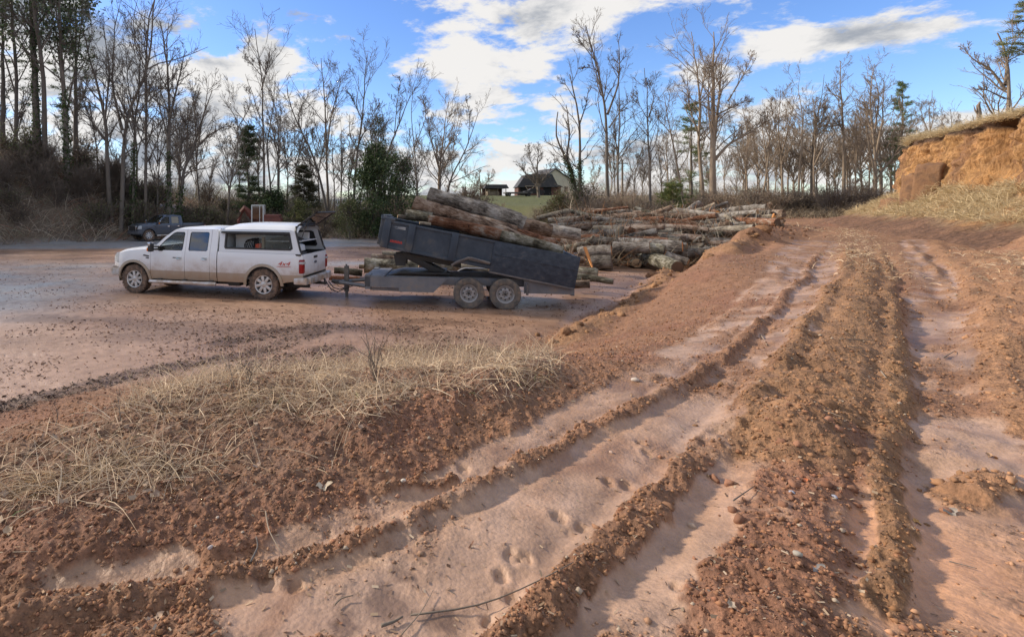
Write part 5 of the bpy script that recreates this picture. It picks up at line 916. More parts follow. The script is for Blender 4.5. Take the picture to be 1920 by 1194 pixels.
# split plank and splinter
b = BM(); 
for i, (x0, y0, x1, y1) in enumerate([(208, 455, 262, 598)]):
    A = P2W(*c3(x0, y0), 21.4); B = P2W(*c3(x1, y1), 21.0); A -= 0; 
    o = BM().prism([(-.07, 0), (.07, 0), (.05, np.linalg.norm(B - A) * .55), (.02, np.linalg.norm(B - A)), (-.03, np.linalg.norm(B - A)), (-.06, np.linalg.norm(B - A) * .4)], -.02, .02).done('split_plank', cutm['orange'], None, tuple(B), (0, 0, 0)); o.matrix_world = Matrix.Translation(Vector(B)) @ Vector(A - B).to_track_quat('Z', 'Y').to_matrix().to_4x4()
    o.matrix_world = Matrix.Translation(Vector(A)) @ Vector(B - A).to_track_quat('Z', 'Y').to_matrix().to_4x4(); tag(o, 'bright orange split plank leaning against the front left logs', 'plank')
A = P2W(*c3(1516, 275), 29.5); tag(BM().prism([(-.10, 0), (.10, 0), (.07, .28), (0, .42), (-.08, .2)], -.05, .05).done('wood_splinter', cutm['orange'], None, tuple(A)), 'upright orange splinter of wood at the right end of the pile', 'splinter')
# fillers: the rest of the pile
g = np.random.default_rng(77); kinds = ['grey', 'grey', 'brown', 'grey', 'pale', 'mossy', 'brown', 'red']
Yp = lambda y: float(np.interp(y, [385, 400, 430, 470, 500], [35.5, 33, 28, 24.6, 23.2]))
def pile_hi(x): return float(np.interp(x, [1040, 1090, 1200, 1300, 1440, 1460], [402, 396, 399, 399, 394, 400]))
def pile_lo(x): return float(np.interp(x, [1040, 1200, 1330, 1400, 1460], [470, 474, 470, 440, 412]))
seen = 0
import re
def shortname(l): return re.split(r' (?:with|in|along|on|near|at|just|above|between|behind|across|resting|lying|beside|below|left|right|peeping|sticking|tapering|ending|leaning|rising|standing|pointing|angled|seen|that|whose|out|over|high|rooted|curving|bending|from|to|close|next|beneath|fanning|crossing|reaching) ', l)[0]
HEROP = [(c3((r_[0] + r_[2]) / 2, (r_[1] + r_[3]) / 2), shortname(r_[-1])) for r_ in H3 if r_[1] < 500]
_lab = {}
ORD = ['', 'second ', 'third ', 'fourth ', 'fifth ', 'sixth ', 'seventh ', 'eighth ', 'ninth ', 'tenth ', 'eleventh ', 'twelfth ']
def uniq(desc, where):
    k = _lab.get((desc, where), 0); _lab[(desc, where)] = k + 1; return (ORD[min(k, 11)] + desc + ' ' + where)
def auto_log(kind, L, r, px, py):
    kc = dict(grey='grey', brown='brown', red='reddish', pale='pale', mossy='mossy')[kind]; (hx, hy), nm = min(HEROP, key=lambda q: (q[0][0] - px) ** 2 / 9 + (q[0][1] - py) ** 2)
    dx, dy = px - hx, py - hy; w = 'right of' if dx > 35 else 'left of' if dx < -35 else 'above' if dy < 0 else 'below'
    return uniq(('thick ' if r > .17 else 'thin ' if r < .12 else '') + ('short ' if L < 75 else 'long ' if L > 112 else '') + kc + ' log', w + ' the ' + nm)
for y in np.arange(396, 478, 3.1):
    x = 1036 + g.uniform(-30, 30)
    while x < 1445:
        L_ = g.uniform(60, 150) * (.7 + .3 * (y - 390) / 90); x1 = min(x + L_, 1470); xm = (x + x1) / 2
        if pile_hi(xm) < y < pile_lo(xm) and x1 - x > 25:
            Y0 = Yp(y) + g.uniform(-.2, .5); Y1 = Y0 - (xm - PX0) / F * (x1 - x) / F * Y0 * g.uniform(.4, 1.6); yy = y + g.uniform(-3, 3); tl_ = g.normal() * 5.5; r_ = g.uniform(.09, .22); k = kinds[g.integers(len(kinds))]
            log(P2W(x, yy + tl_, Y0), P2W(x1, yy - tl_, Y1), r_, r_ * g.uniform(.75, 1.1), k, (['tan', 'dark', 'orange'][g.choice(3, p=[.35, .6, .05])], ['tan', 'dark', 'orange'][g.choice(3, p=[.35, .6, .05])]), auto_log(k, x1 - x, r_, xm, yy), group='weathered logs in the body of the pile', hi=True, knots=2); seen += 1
        x = x1 + g.uniform(2, 14)
for k in range(26):      # bearers low inside the pile
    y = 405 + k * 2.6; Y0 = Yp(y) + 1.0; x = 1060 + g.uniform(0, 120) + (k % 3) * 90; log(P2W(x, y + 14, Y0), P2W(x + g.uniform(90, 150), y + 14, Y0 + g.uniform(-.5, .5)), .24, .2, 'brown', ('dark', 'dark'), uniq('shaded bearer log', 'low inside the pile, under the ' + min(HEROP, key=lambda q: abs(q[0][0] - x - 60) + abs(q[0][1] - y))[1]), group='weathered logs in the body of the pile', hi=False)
print('filler logs', seen)
# twigs and bark litter over the pile
n = 4200; yy = g.uniform(393, 500, n); xx = g.uniform(1045, 1450, n); Yv = np.interp(yy, [385, 400, 430, 470, 500], [35.5, 33, 28, 24.6, 23.2]) - .25
b0 = np.column_stack([(xx - PX0) / F * Yv, Yv, HC + (HY - yy) / F * Yv]); 
ribbon_obj('bark_litter', ribbons(g, b0, g.uniform(.2, 1.1, n), [(.3, .24, .17), (.2, .14, .1), (.42, .36, .28), (.10, .08, .06), (.34, .17, .08)], .018, .4, 3, 1.5))
# ---------------------------------------------------------------- vehicles
def paint(name, colr, low=None, zl=.76, dirt=.5, flake=0, dirtcol=(.36, .26, .17), rough=.28, metal=0):
    m, N, L, b = newmat(name); tc = N.new('ShaderNodeTexCoord'); sp = N.new('ShaderNodeSeparateXYZ'); L.new(tc.outputs['Object'], sp.inputs[0]); z = sp.outputs[2]
    def mixc(f, a, c):
        mx = N.new('ShaderNodeMix'); mx.data_type = 'RGBA'
        if isinstance(f, float): mx.inputs[0].default_value = f
        else: L.new(f, mx.inputs[0])
        for i, v in ((6, a), (7, c)):
            if isinstance(v, tuple): mx.inputs[i].default_value = (*v, 1)
            else: L.new(v, mx.inputs[i])
        return mx.outputs[2]
    src = colr
    if low:
        gt = N.new('ShaderNodeMath'); gt.operation = 'LESS_THAN'; gt.inputs[1].default_value = zl; L.new(z, gt.inputs[0]); src = mixc(gt.outputs[0], colr, low)
    n = nz(N, L, tc.outputs['Object'], 3.0, 8, .65, .3); n2 = nz(N, L, tc.outputs['Object'], 26, 4, .7)
    mr = N.new('ShaderNodeMapRange'); L.new(z, mr.inputs[0]); mr.inputs[1].default_value = 1.35; mr.inputs[2].default_value = .45; mr.inputs[3].default_value = -.10; mr.inputs[4].default_value = .95
    a = N.new('ShaderNodeMath'); a.operation = 'MULTIPLY_ADD'; a.inputs[1].default_value = .9; L.new(n.outputs[0], a.inputs[0]); L.new(mr.outputs[0], a.inputs[2]); a2 = N.new('ShaderNodeMath'); a2.operation = 'MULTIPLY_ADD'; a2.inputs[1].default_value = .25; L.new(n2.outputs[0], a2.inputs[0]); L.new(a.outputs[0], a2.inputs[2])
    r = N.new('ShaderNodeMapRange'); r.interpolation_type = 'SMOOTHSTEP'; L.new(a2.outputs[0], r.inputs[0]); r.inputs[1].default_value = .62; r.inputs[2].default_value = 1.5; r.inputs[4].default_value = dirt
    c = mixc(r.outputs[0], src, dirtcol); L.new(c, b.inputs['Base Color']); rr = N.new('ShaderNodeMapRange'); L.new(r.outputs[0], rr.inputs[0]); rr.inputs[2].default_value = max(dirt, .01); rr.inputs[3].default_value = rough; rr.inputs[4].default_value = .85; L.new(rr.outputs[0], b.inputs['Roughness'])
    b.inputs['Coat Weight'].default_value = .35; b.inputs['Coat Roughness'].default_value = .12; b.inputs['Metallic'].default_value = metal; return m
m_chrome = pmat('chrome', [(.70, .70, .72), (.45, .43, .40)], 8, .18, metal=.95, lo=.4, hi=.75); m_plastic = pmat('black_plastic', [(.022, .022, .024), (.045, .042, .04)], 8, .6); m_alloy = pmat('alloy', [(.66, .65, .64), (.42, .37, .32)], 6, .35, metal=.5, lo=.4, hi=.7)
m_tyre = pmat('muddy_tyre', [(.045, .040, .036), (.16, .11, .080), (.27, .18, .125)], 7, .95, .3, 30, lo=.36, hi=.66); m_tyre2 = pmat('grey_tyre', [(.10, .095, .09), (.17, .145, .12), (.26, .18, .13)], 7, .95, .3, 30, lo=.40, hi=.68)
m_seat = pmat('seat_fabric', [(.05, .045, .04), (.08, .07, .06)], 6, .9); m_redlens = pmat('red_lens', [(.27, .006, .010)], 1, .12); m_amber = pmat('amber_lens', [(.75, .22, .03)], 1, .15); m_lens = pmat('clear_lens', [(.55, .57, .58), (.35, .36, .38)], 10, .08); m_decal = pmat('red_decal', [(.50, .04, .03)], 1, .4)
m_dirtchrome = pmat('muddy_chrome', [(.60, .58, .56), (.42, .32, .23)], 4, .4, metal=.5, lo=.42, hi=.62)
def arc(cx, cz, r, a0, a1, n=18): return [(cx + r * math.cos(R(a0 + (a1 - a0) * i / n)), cz + r * math.sin(R(a0 + (a1 - a0) * i / n))) for i in range(n + 1)]
def panel(name, poly, yfun, s, mats, parent, holes=(), th=.025, step=.11, off=0.0, mi=0):
    b = bmesh.new(); loops = [poly] + list(holes)
    for lp in loops:
        vs = [b.verts.new((x, 0, z)) for x, z in lp]
        for i in range(len(vs)): b.edges.new((vs[i], vs[(i + 1) % len(vs)]))
    bmesh.ops.triangle_fill(b, use_beauty=True, use_dissolve=False, edges=b.edges[:], normal=(0, -1, 0))
    x0, x1 = min(p[0] for p in poly), max(p[0] for p in poly); z0, z1 = min(p[1] for p in poly), max(p[1] for p in poly)
    for k in range(1, int((x1 - x0) / step) + 1): bmesh.ops.bisect_plane(b, geom=b.verts[:] + b.edges[:] + b.faces[:], plane_co=(x0 + k * step, 0, 0), plane_no=(1, 0, 0))
    for k in range(1, int((z1 - z0) / step) + 1): bmesh.ops.bisect_plane(b, geom=b.verts[:] + b.edges[:] + b.faces[:], plane_co=(0, 0, z0 + k * step), plane_no=(0, 0, 1))
    bmesh.ops.recalc_face_normals(b, faces=b.faces)
    ret = bmesh.ops.extrude_face_region(b, geom=b.faces[:]); nv = {v for v in ret['geom'] if isinstance(v, bmesh.types.BMVert)}
    for v in b.verts:
        y = yfun(v.co.x, v.co.z) + off; v.co.y = s * (y - (th if v in nv else 0))
    bmesh.ops.recalc_face_normals(b, faces=b.faces); me = bpy.data.meshes.new(name); b.to_mesh(me); b.free()
    for m in (mats if isinstance(mats, list) else [mats]): me.materials.append(m)
    me.polygons.foreach_set('use_smooth', np.ones(len(me.polygons), bool)); me.set_sharp_from_angle(angle=R(32)); return link(name, me, parent)
def surf(name, xs, ehalf, zc, ze, mat, parent, p=4, nv=24, th=.02, xf=None):
    """skin over x stations from side to side; ehalf, zc, ze: functions of x (half width, crown height, edge height)"""
    v = np.linspace(-1, 1, nv + 1); X, V = np.meshgrid(np.array(xs, float), v, indexing='ij'); Y = V * np.vectorize(ehalf)(X); Zc = np.vectorize(zc)(X); Ze = np.vectorize(ze)(X); Z = Zc - (Zc - Ze) * np.abs(V) ** p
    if xf: X = X + xf(X, V)
    n, k = X.shape; A = np.stack([X, Y, Z], -1).reshape(-1, 3); Bt = A - np.array([0, 0, th]); i = (np.arange(n - 1)[:, None] * k + np.arange(k - 1)[None]).ravel(); Q = np.stack([i, i + k, i + k + 1, i + 1], -1); o = n * k
    me = mesh_np(name, np.vstack([A, Bt]), np.vstack([Q, Q[:, ::-1] + o]), [mat]); return link(name, me, parent)
def I(xs, ys): return lambda x: float(np.interp(x, xs, ys))
def wheel(parent, x, y, r, w, s, style, tm):
    e = link('wheel', None, parent, (x, y, r)); hw = w / 2
    b = BM(); rr = r * (.60 if style == 'alloy' else .56)
    b.lathe([(rr, -hw * .8), (rr + .02, -hw * .95), (r * .80, -hw * 1.05), (r * .93, -hw), (r * .97, -hw * .8), (r * .97, hw * .8), (r * .93, hw), (r * .80, hw * 1.05), (rr + .02, hw * .95), (rr, hw * .8), (rr, -hw * .8)], 48)
    if style == 'alloy':
        for k in range(30):
            for q in (-1, 0, 1):
                a = 2 * math.pi * (k + .5 * (q != 0) + .0) / 30; rot = Matrix.Rotation(-a, 3, 'Y'); y0, y1 = ((-hw * 1.0, -hw * .38), (-hw * .30, hw * .30), (hw * .38, hw * 1.0))[q + 1]
                b.box(r * .955, r * 1.0, y0, y1, -r * .062, r * .062, 0, (rot, (0, 0, 0)))
    b.done('tyre', tm, e)
    b = BM()
    if style == 'alloy':
        b.lathe([(.001, s * hw * .15), (rr * .9, s * hw * .15)], 32, mi=1); b.lathe([(rr, s * hw * .86), (rr * .985, s * hw * .97), (rr * .90, s * hw * .90), (rr * .88, s * hw * .2)], 40)
        for k in range(8):
            a = 2 * math.pi * k / 8 + .2; rot = Matrix.Rotation(-a, 3, 'Y'); y0, y1 = sorted((s * hw * .45, s * hw * .82)); b.box(rr * .24, rr * .93, y0, y1, -rr * .15, rr * .15, .012, (rot, (0, 0, 0)))
        b.lathe([(.001, s * hw * 1.0), (rr * .16, s * hw * .98), (rr * .30, s * hw * .84), (rr * .34, s * hw * .5)], 24); b.done('rim', [m_alloy, m_plastic], e)
    else:
        b.lathe([(.001, s * hw * .35), (rr * .30, s * hw * .38), (rr * .45, s * hw * .55), (rr * .62, s * hw * .50), (rr * .78, s * hw * .28), (rr * .86, s * hw * .5), (rr * .9, s * hw * .9), (rr * 1.0, s * hw * .98)], 40); b.done('rim', m_rimgrey, e)
        b = BM()
        for k in range(8):
            a = 2 * math.pi * k / 8; b.lathe([(.001, 0), (rr * .085, 0)], 10, (rr * .62 * math.cos(a), s * hw * .52, rr * .62 * math.sin(a)))
        tag(b.done('vent_hole', m_darkin, e), kind='stuff'); b = BM(); b.lathe([(.001, s * hw * 1.0), (rr * .12, s * hw * .98), (rr * .15, s * hw * .4)], 16)
        for k in range(6):
            a = 2 * math.pi * k / 6 + .3; b.lathe([(.001, s * hw * .62), (.012, s * hw * .6), (.014, s * hw * .3)], 6, (rr * .27 * math.cos(a), 0, rr * .27 * math.sin(a)))
        b.done('hub', m_darksteel, e)
    return e
m_rimgrey = pmat('rim_grey', [(.30, .30, .31), (.40, .39, .38), (.26, .22, .18)], 6, .5, metal=.3, lo=.35, hi=.7); m_darksteel = pmat('dark_steel', [(.03, .03, .032), (.05, .045, .04)], 6, .5)
def text_mesh(name, s, size, mat, parent, M, shear=0, ext=.002):
    c = bpy.data.curves.new(name, 'FONT'); c.body = s; c.size = size; c.extrude = ext; c.shear = shear; c.align_x = 'CENTER'; tmp = bpy.data.objects.new(name, c); C.objects.link(tmp); bpy.context.view_layer.update()
    me = bpy.data.meshes.new_from_object(tmp.evaluated_get(bpy.context.evaluated_depsgraph_get())); bpy.data.objects.remove(tmp); me.materials.clear(); me.materials.append(mat); o = link(name, me, parent); o.matrix_local = M; return o
def pickup(name, label, pm, W, origin, rz, sc, bedx=3.87, rear=6.56, rw=5.34, cap=False, zk=1.0, tyre_r=.462, style='alloy', tm=None, low=None, lens=True, rearglass=m_tint):
    t = thing(name, label, 'pickup truck', origin, rz); t.scale = (sc, sc, sc * zk)
    def yh(x, z):
        y = .985 - (.05 * ((.8 - z) / .35) ** 2 if z < .8 else 0) - (.03 * ((z - 1.15) / .25) ** 2 if 1.15 < z <= 1.40 else 0)
        y += .012 * math.exp(-((z - 1.08) / .05) ** 2)
        if z > 1.40: y = .955 - (z - 1.40) * .24
        if x < .8: y -= .24 * ((.8 - x) / .8) ** 2.4
        return y
    def ybed(x, z):
        y = .99 - (.04 * ((.75 - z) / .3) ** 2 if z < .75 else 0) - (.03 * ((z - 1.2) / .2) ** 2 if z > 1.2 else 0) + .010 * math.exp(-((z - 1.08) / .05) ** 2); return y - (.10 * ((x - (rear - .35)) / .35) ** 2 if x > rear - .35 else 0)
    def ycap(x, z): return .955 - (z - 1.40) * .16 - (.05 * ((x - (rear - .4)) / .35) ** 2 if x > rear - .4 else 0)
    AR = .545; wz = .46
    for s in (-1, 1):
        panel('front_fender', [(.40, 1.27), (.7, 1.345), (1.0, 1.385), (1.3, 1.41), (1.56, 1.425), (1.56, .50), (1.515, .50)] + arc(.97, wz, AR, 4, 176)[0:] + [(.33, .60), (.14, .80), (.13, .97), (.38, .97)], yh, s, pm, t)
        fd = panel('front_door', [(1.572, .50), (1.572, 1.425), (1.63, 1.45), (2.00, 1.80), (2.28, 2.0), (2.42, 2.045), (2.76, 2.06), (2.76, .50)], yh, s, pm, t, [[(1.77, 1.43), (1.84, 1.37), (1.96, 1.365), (2.02, 1.395), (2.64, 1.395), (2.675, 1.43), (2.69, 1.92), (2.65, 1.965), (2.40, 1.965), (2.29, 1.93), (2.04, 1.72)]])
        rd = panel('rear_door', [(2.772, .50), (2.772, 2.06), (3.60, 2.06), (3.60, .50)], yh, s, pm, t, [[(2.87, 1.43), (2.90, 1.395), (3.48, 1.395), (3.52, 1.43), (3.52, 1.93), (3.48, 1.97), (2.91, 1.97), (2.87, 1.93)]])
        panel('cab_corner', [(3.612, .50), (3.612, 2.06), (3.74, 2.045), (3.80, 1.98), (3.835, 1.5), (3.835, .50)], yh, s, pm, t)
        panel('window', [(1.74, 1.40), (2.70, 1.36), (2.70, 1.98), (2.38, 1.98), (2.02, 1.74)], yh, s, m_glass, fd, th=.004, off=-.016, step=.3); panel('window', [(2.84, 1.37), (3.55, 1.37), (3.55, 2.0), (2.84, 2.0)], yh, s, rearglass, rd, th=.004, off=-.016, step=.3)
        panel('door_handle', [(2.50, 1.13), (2.66, 1.13), (2.66, 1.20), (2.50, 1.20)], yh, s, m_chrome, fd, th=.05, off=.04); panel('door_handle', [(3.36, 1.13), (3.52, 1.13), (3.52, 1.20), (3.36, 1.20)], yh, s, m_chrome, rd, th=.05, off=.04)
        panel('keypad', [(2.36, 1.165), (2.46, 1.165), (2.46, 1.19), (2.36, 1.19)], yh, s, m_plastic, fd, th=.02, off=.006)
        panel('window_seal', [(1.755, 1.43), (1.83, 1.357), (1.965, 1.352), (2.025, 1.382), (2.645, 1.382), (2.69, 1.43), (2.705, 1.925), (2.655, 1.98), (2.395, 1.98), (2.28, 1.942), (2.03, 1.73)], yh, s, m_plastic, fd, [[(1.80, 1.435), (1.86, 1.385), (1.96, 1.382), (2.02, 1.41), (2.63, 1.41), (2.66, 1.44), (2.672, 1.915), (2.64, 1.948), (2.405, 1.948), (2.30, 1.915), (2.06, 1.72)]], th=.02, off=-.004)
        panel('window_seal', [(2.86, 1.385), (3.53, 1.385), (3.53, 1.98), (2.86, 1.98)], yh, s, m_plastic, rd, [[(2.885, 1.41), (3.505, 1.41), (3.505, 1.955), (2.885, 1.955)]], th=.02, off=-.004)
        panel('bed_side', [(bedx, .50), (bedx, 1.40), (rear - .04, 1.37), (rear, 1.30), (rear, .62), (rw + AR + .15, .55)] + [(rw + AR, .50)] + arc(rw, wz, AR, 4, 176) + [(rw - AR, .50)], ybed, s, pm, t)
        for cx in (.97, rw):
            poly = arc(cx, wz, AR + .075, -2, 182) + arc(cx, wz, AR - .005, 182, -2); panel('wheel_arch', poly, (yh if cx < 2 else ybed), s, low or pm, t, th=.05, off=.03, step=.12)
            b = BM(); pr = arc(cx, wz, AR + .02, -8, 188, 14); 
            vs = [[b.b.verts.new((x, s * yy, z)) for x, z in pr] for yy in (.95, .62)]; [b.b.faces.new((vs[0][i], vs[0][i + 1], vs[1][i + 1], vs[1][i])) for i in range(len(pr) - 1)]; b.b.faces.new(vs[1]); b.done('wheel_liner', m_darkin, t)
            wheel(t, cx, s * .83, tyre_r, .275, s, style, tm or m_tyre)
        panel('headlight', [(.12, .985), (.385, .985), (.39, 1.255), (.30, 1.27), (.16, 1.20)], yh, s, m_lens, t, th=.06, off=-.004)
        panel('fender_vent', [(1.30, 1.21), (1.52, 1.185), (1.52, 1.22), (1.33, 1.25)], yh, s, m_plastic, t, th=.02, off=.008); panel('fender_vent', [(1.40, 1.14), (1.52, 1.125), (1.52, 1.16), (1.43, 1.17)], yh, s, m_plastic, t, th=.02, off=.008)
        BM().tube([(1.60, s * 1.03, .43), (1.7, s * 1.06, .43), (3.75, s * 1.06, .43), (3.85, s * 1.03, .43)], .055, 10).done('side_step', m_dirtchrome, t)
        for x in (1.85, 2.7, 3.6): BM().box(x, x + .14, min(s * .7, s * 1.04), max(s * .7, s * 1.04), .40, .52, .01).done('step_bracket', m_darksteel, t)
        mr = BM(); y0, y1 = sorted((s * 1.10, s * 1.27)); mr.box(1.69, 1.80, y0, y1, 1.36, 1.62, .035).tube([(1.80, s * .93, 1.42), (1.76, s * 1.12, 1.43)], .03, 8).tube([(1.84, s * .93, 1.50), (1.77, s * 1.12, 1.52)], .025, 8); mo = mr.done('mirror', m_plastic, t)
        BM().box(1.672, 1.785, y0 - .006, y1 + .006, 1.53, 1.655, .035).done('mirror_cap', m_chrome, mo); ym = sorted((s * 1.13, s * 1.278)); BM().box(1.664, 1.70, ym[0], ym[1], 1.38, 1.49, .015).done('marker_lamp', m_amber, mo)
        y0, y1 = sorted((s * (ybed(rear, 1) - .10), s * (ybed(rear, 1) + .07))); tl = BM(); tl.box(rear - .10, rear + .03, y0, y1, .82, 1.22, .035); to = tl.done('tail_light', m_redlens, t); yy0, yy1 = sorted((s * (ybed(rear, 1) - .10), s * (ybed(rear, 1) + .08))); BM().box(rear - .08, rear + .042, yy0, yy1, 1.09, 1.16, .01).done('reverse_lamp', m_lens, to)
    if True:   # fuel door
        panel('fuel_door', [(4.12, .95), (4.30, .95), (4.30, 1.13), (4.12, 1.13)], ybed, -1, pm, t, th=.02, off=.006)
    surf('hood', np.linspace(.10, 1.62, 22), lambda x: yh(x, 1.30) - .012, I([.10, .2, .4, .9, 1.62], [1.22, 1.31, 1.39, 1.455, 1.50]), I([.10, .2, .4, 1.0, 1.62], [1.16, 1.20, 1.262, 1.378, 1.425]), pm, t, 5)
    surf('roof', np.linspace(2.26, 3.80, 16), lambda x: yh(x, 2.05) - .002, I([2.26, 2.45, 3.0, 3.6, 3.80], [2.055, 2.105, 2.14, 2.125, 2.06]), I([2.26, 2.45, 3.7, 3.80], [1.995, 2.05, 2.055, 2.00]), pm, t, 5)
    surf('windshield', np.linspace(1.60, 2.30, 8), I([1.6, 2.3], [.87, .79]), I([1.6, 2.3], [1.49, 2.075]), I([1.6, 2.3], [1.44, 2.01]), m_glass, t, 3, xf=lambda X, V: -.10 * (1 - V ** 2))
    b = BM(); v = np.linspace(-1, 1, 13); xf_ = lambda q: .04 + .16 * abs(q) ** 3
    for zz in ((.55, .84),): 
        ring = [[b.b.verts.new((xf_(q) + dx, q * .93, z)) for q in v] for dx, z in ((0, zz[0]), (-.09, zz[0] + .06), (-.09, zz[1] - .03), (.0, zz[1]), (.25, zz[1]))]
        for a_, c_ in zip(ring, ring[1:]): [b.b.faces.new((a_[i], a_[i + 1], c_[i + 1], c_[i])) for i in range(12)]
    for s in (-1, 1): y0, y1 = sorted((s * .80, s * .965)); b.box(.10, .42, y0, y1, .56, .82, .05)
    b.done('front_bumper', m_dirtchrome if cap else pm, t)
    b = BM(); b.box(.07, .16, -.60, .60, .84, 1.22, .02)
    for z in (.93, 1.03, 1.13): b.box(.05, .08, -.58, .58, z - .02, z + .02)
    b.done('grille', m_plastic, t); b = BM(); b.box(.035, .10, -.66, -.58, .84, 1.24, .015).box(.035, .10, .58, .66, .84, 1.24, .015).box(.035, .10, -.66, .66, 1.19, 1.25, .015); b.done('grille_surround', m_chrome, t)
    b = BM(); b.box(.13, .3, -.9, .9, .62, .86).box(.16, .35, -.75, .75, .8, 1.2); b.done('front_panel', pm, t)
    # chassis, floor, rear axle, cab back
    BM().box(.35, rear - .1, -.62, .62, .46, .60).box(.5, rear, -.45, -.35, .34, .5).box(.5, rear, .35, .45, .34, .5).box(rw - .08, rw + .08, -.7, .7, .34, .5).box(.9, 1.04, -.7, .7, .34, .5).tube([(rw, 0, .42), (2.4, 0, .5)], .05, 8).box(4.1, 4.5, -.8, -.45, .35, .55, .05).done('chassis', m_darksteel, t)
    BM().box(1.2, bedx, -.93, .93, .56, .62).done('floor_pan', m_darksteel, t)
    BM().box(3.74, 3.78, -.92, .92, .55, 1.45).box(3.74, 3.78, -.80, -.55, 1.45, 2.03).box(3.74, 3.78, .55, .80, 1.45, 2.03).box(3.74, 3.78, -.8, .8, 1.93, 2.05).done('cab_back', pm, t); BM().box(3.755, 3.76, -.56, .56, 1.44, 1.94).done('rear_window', m_glass, t)
    for x in (2.15, 3.05):
        for y in (-.42, .42): BM().box(x, x + .5, y - .25, y + .25, .75, 1.02, .06).box(x + .42, x + .58, y - .25, y + .25, .95, 1.58, .06).box(x + .46, x + .56, y - .13, y + .13, 1.6, 1.78, .04).done('seat', m_seat, t)
    BM().box(1.45, 1.86, -.86, .86, .9, 1.36, .05).done('dashboard', m_plastic, t)
    b = BM(); ring = [(2.02 + .19 * math.cos(a) * .35, -.42 + .19 * math.sin(a), 1.36 + .19 * math.cos(a) * .93) for a in np.linspace(0, 2 * math.pi, 25)]; b.tube(ring, .017, 6, False).tube([(1.85, -.42, 1.27), (2.02, -.42, 1.36)], .03, 6).box(2.0, 2.03, -.58, -.26, 1.34, 1.38); b.done('steering_wheel', m_plastic, t)
    BM().box(bedx, rear - .02, -.93, .93, .60, .66).box(bedx, bedx + .04, -.94, .94, .6, 1.38).done('bed_floor', m_darksteel if not cap else m_liner, t)
    for s in (-1, 1): y0, y1 = sorted((s * .86, s * .95)); BM().box(bedx, rear - .05, y0, y1, 1.33, 1.375).box(bedx, rear - .05, *sorted((s * .855, s * .87)), .62, 1.35).done('bed_rail', m_plastic, t)
    b = BM(); b.box(rear - .05, rear + .012, -.83, .83, .74, 1.36, .018); tg = b.done('tailgate', pm, t); BM().box(rear + .01, rear + .03, -.13, .13, 1.20, 1.27, .008).done('tailgate_handle', m_plastic, tg)
    b = BM(); b.lathe([(.001, .026), (.07, .024), (.085, .01)], 20, (0, 0, 0), 'X'); eo = b.done('badge', m_badge, tg); eo.location = (rear + .005, 0, 1.08); eo.scale = (1, 1.15, .55)
    b = BM(); b.box(rear + .01, rear + .20, -.80, .80, .50, .70, .03).box(rear - .25, rear + .16, -.985, -.74, .50, .70, .05).box(rear - .25, rear + .16, .74, .985, .50, .70, .05); b.done('rear_bumper', m_dirtchrome, t)
    BM().box(rear - .3, rear + .22, -.04, .04, .40, .48).box(rear + .2, rear + .36, -.05, .05, .40, .47).lathe([(.02, .47), (.02, .52), (.035, .55), (.02, .58), (.001, .585)], 12, (rear + .30, 0, 0), 'Z').done('tow_hitch', m_darksteel, t)
    return t, ybed, ycap, yh
m_badge = pmat('badge_blue', [(.02, .035, .09), (.15, .16, .18)], 30, .3); m_liner = pmat('bed_liner', [(.10, .10, .10), (.16, .14, .12)], 4, .8)
TX = (-3.2, 15.5); TH = R(-16.0); SCL = 1.025; dx_, dy_ = math.cos(TH), math.sin(TH); nx_, ny_ = -math.sin(TH), math.cos(TH)
org = (TX[0] - 5.34 * SCL * dx_ + .97 * SCL * nx_, TX[1] - 5.34 * SCL * dy_ + .97 * SCL * ny_, float(gz(TX[0], TX[1])[0]) - .02)
p_white = paint('white_paint', (.78, .80, .83), (.40, .36, .30), .77, .9, dirtcol=(.37, .25, .165)); p_tan = paint('tan_flare', (.42, .38, .32), None, 0, .8); p_cap = paint('cap_white', (.72, .74, .77), None, 0, .35)
T1, ybed, ycap, yh1 = pickup('pickup_truck', 'muddy white crew cab pickup with a white bed cap, its rear glass hatch raised', p_white, 1, org, TH, SCL, cap=True, low=p_tan, zk=.965, rear=6.52)
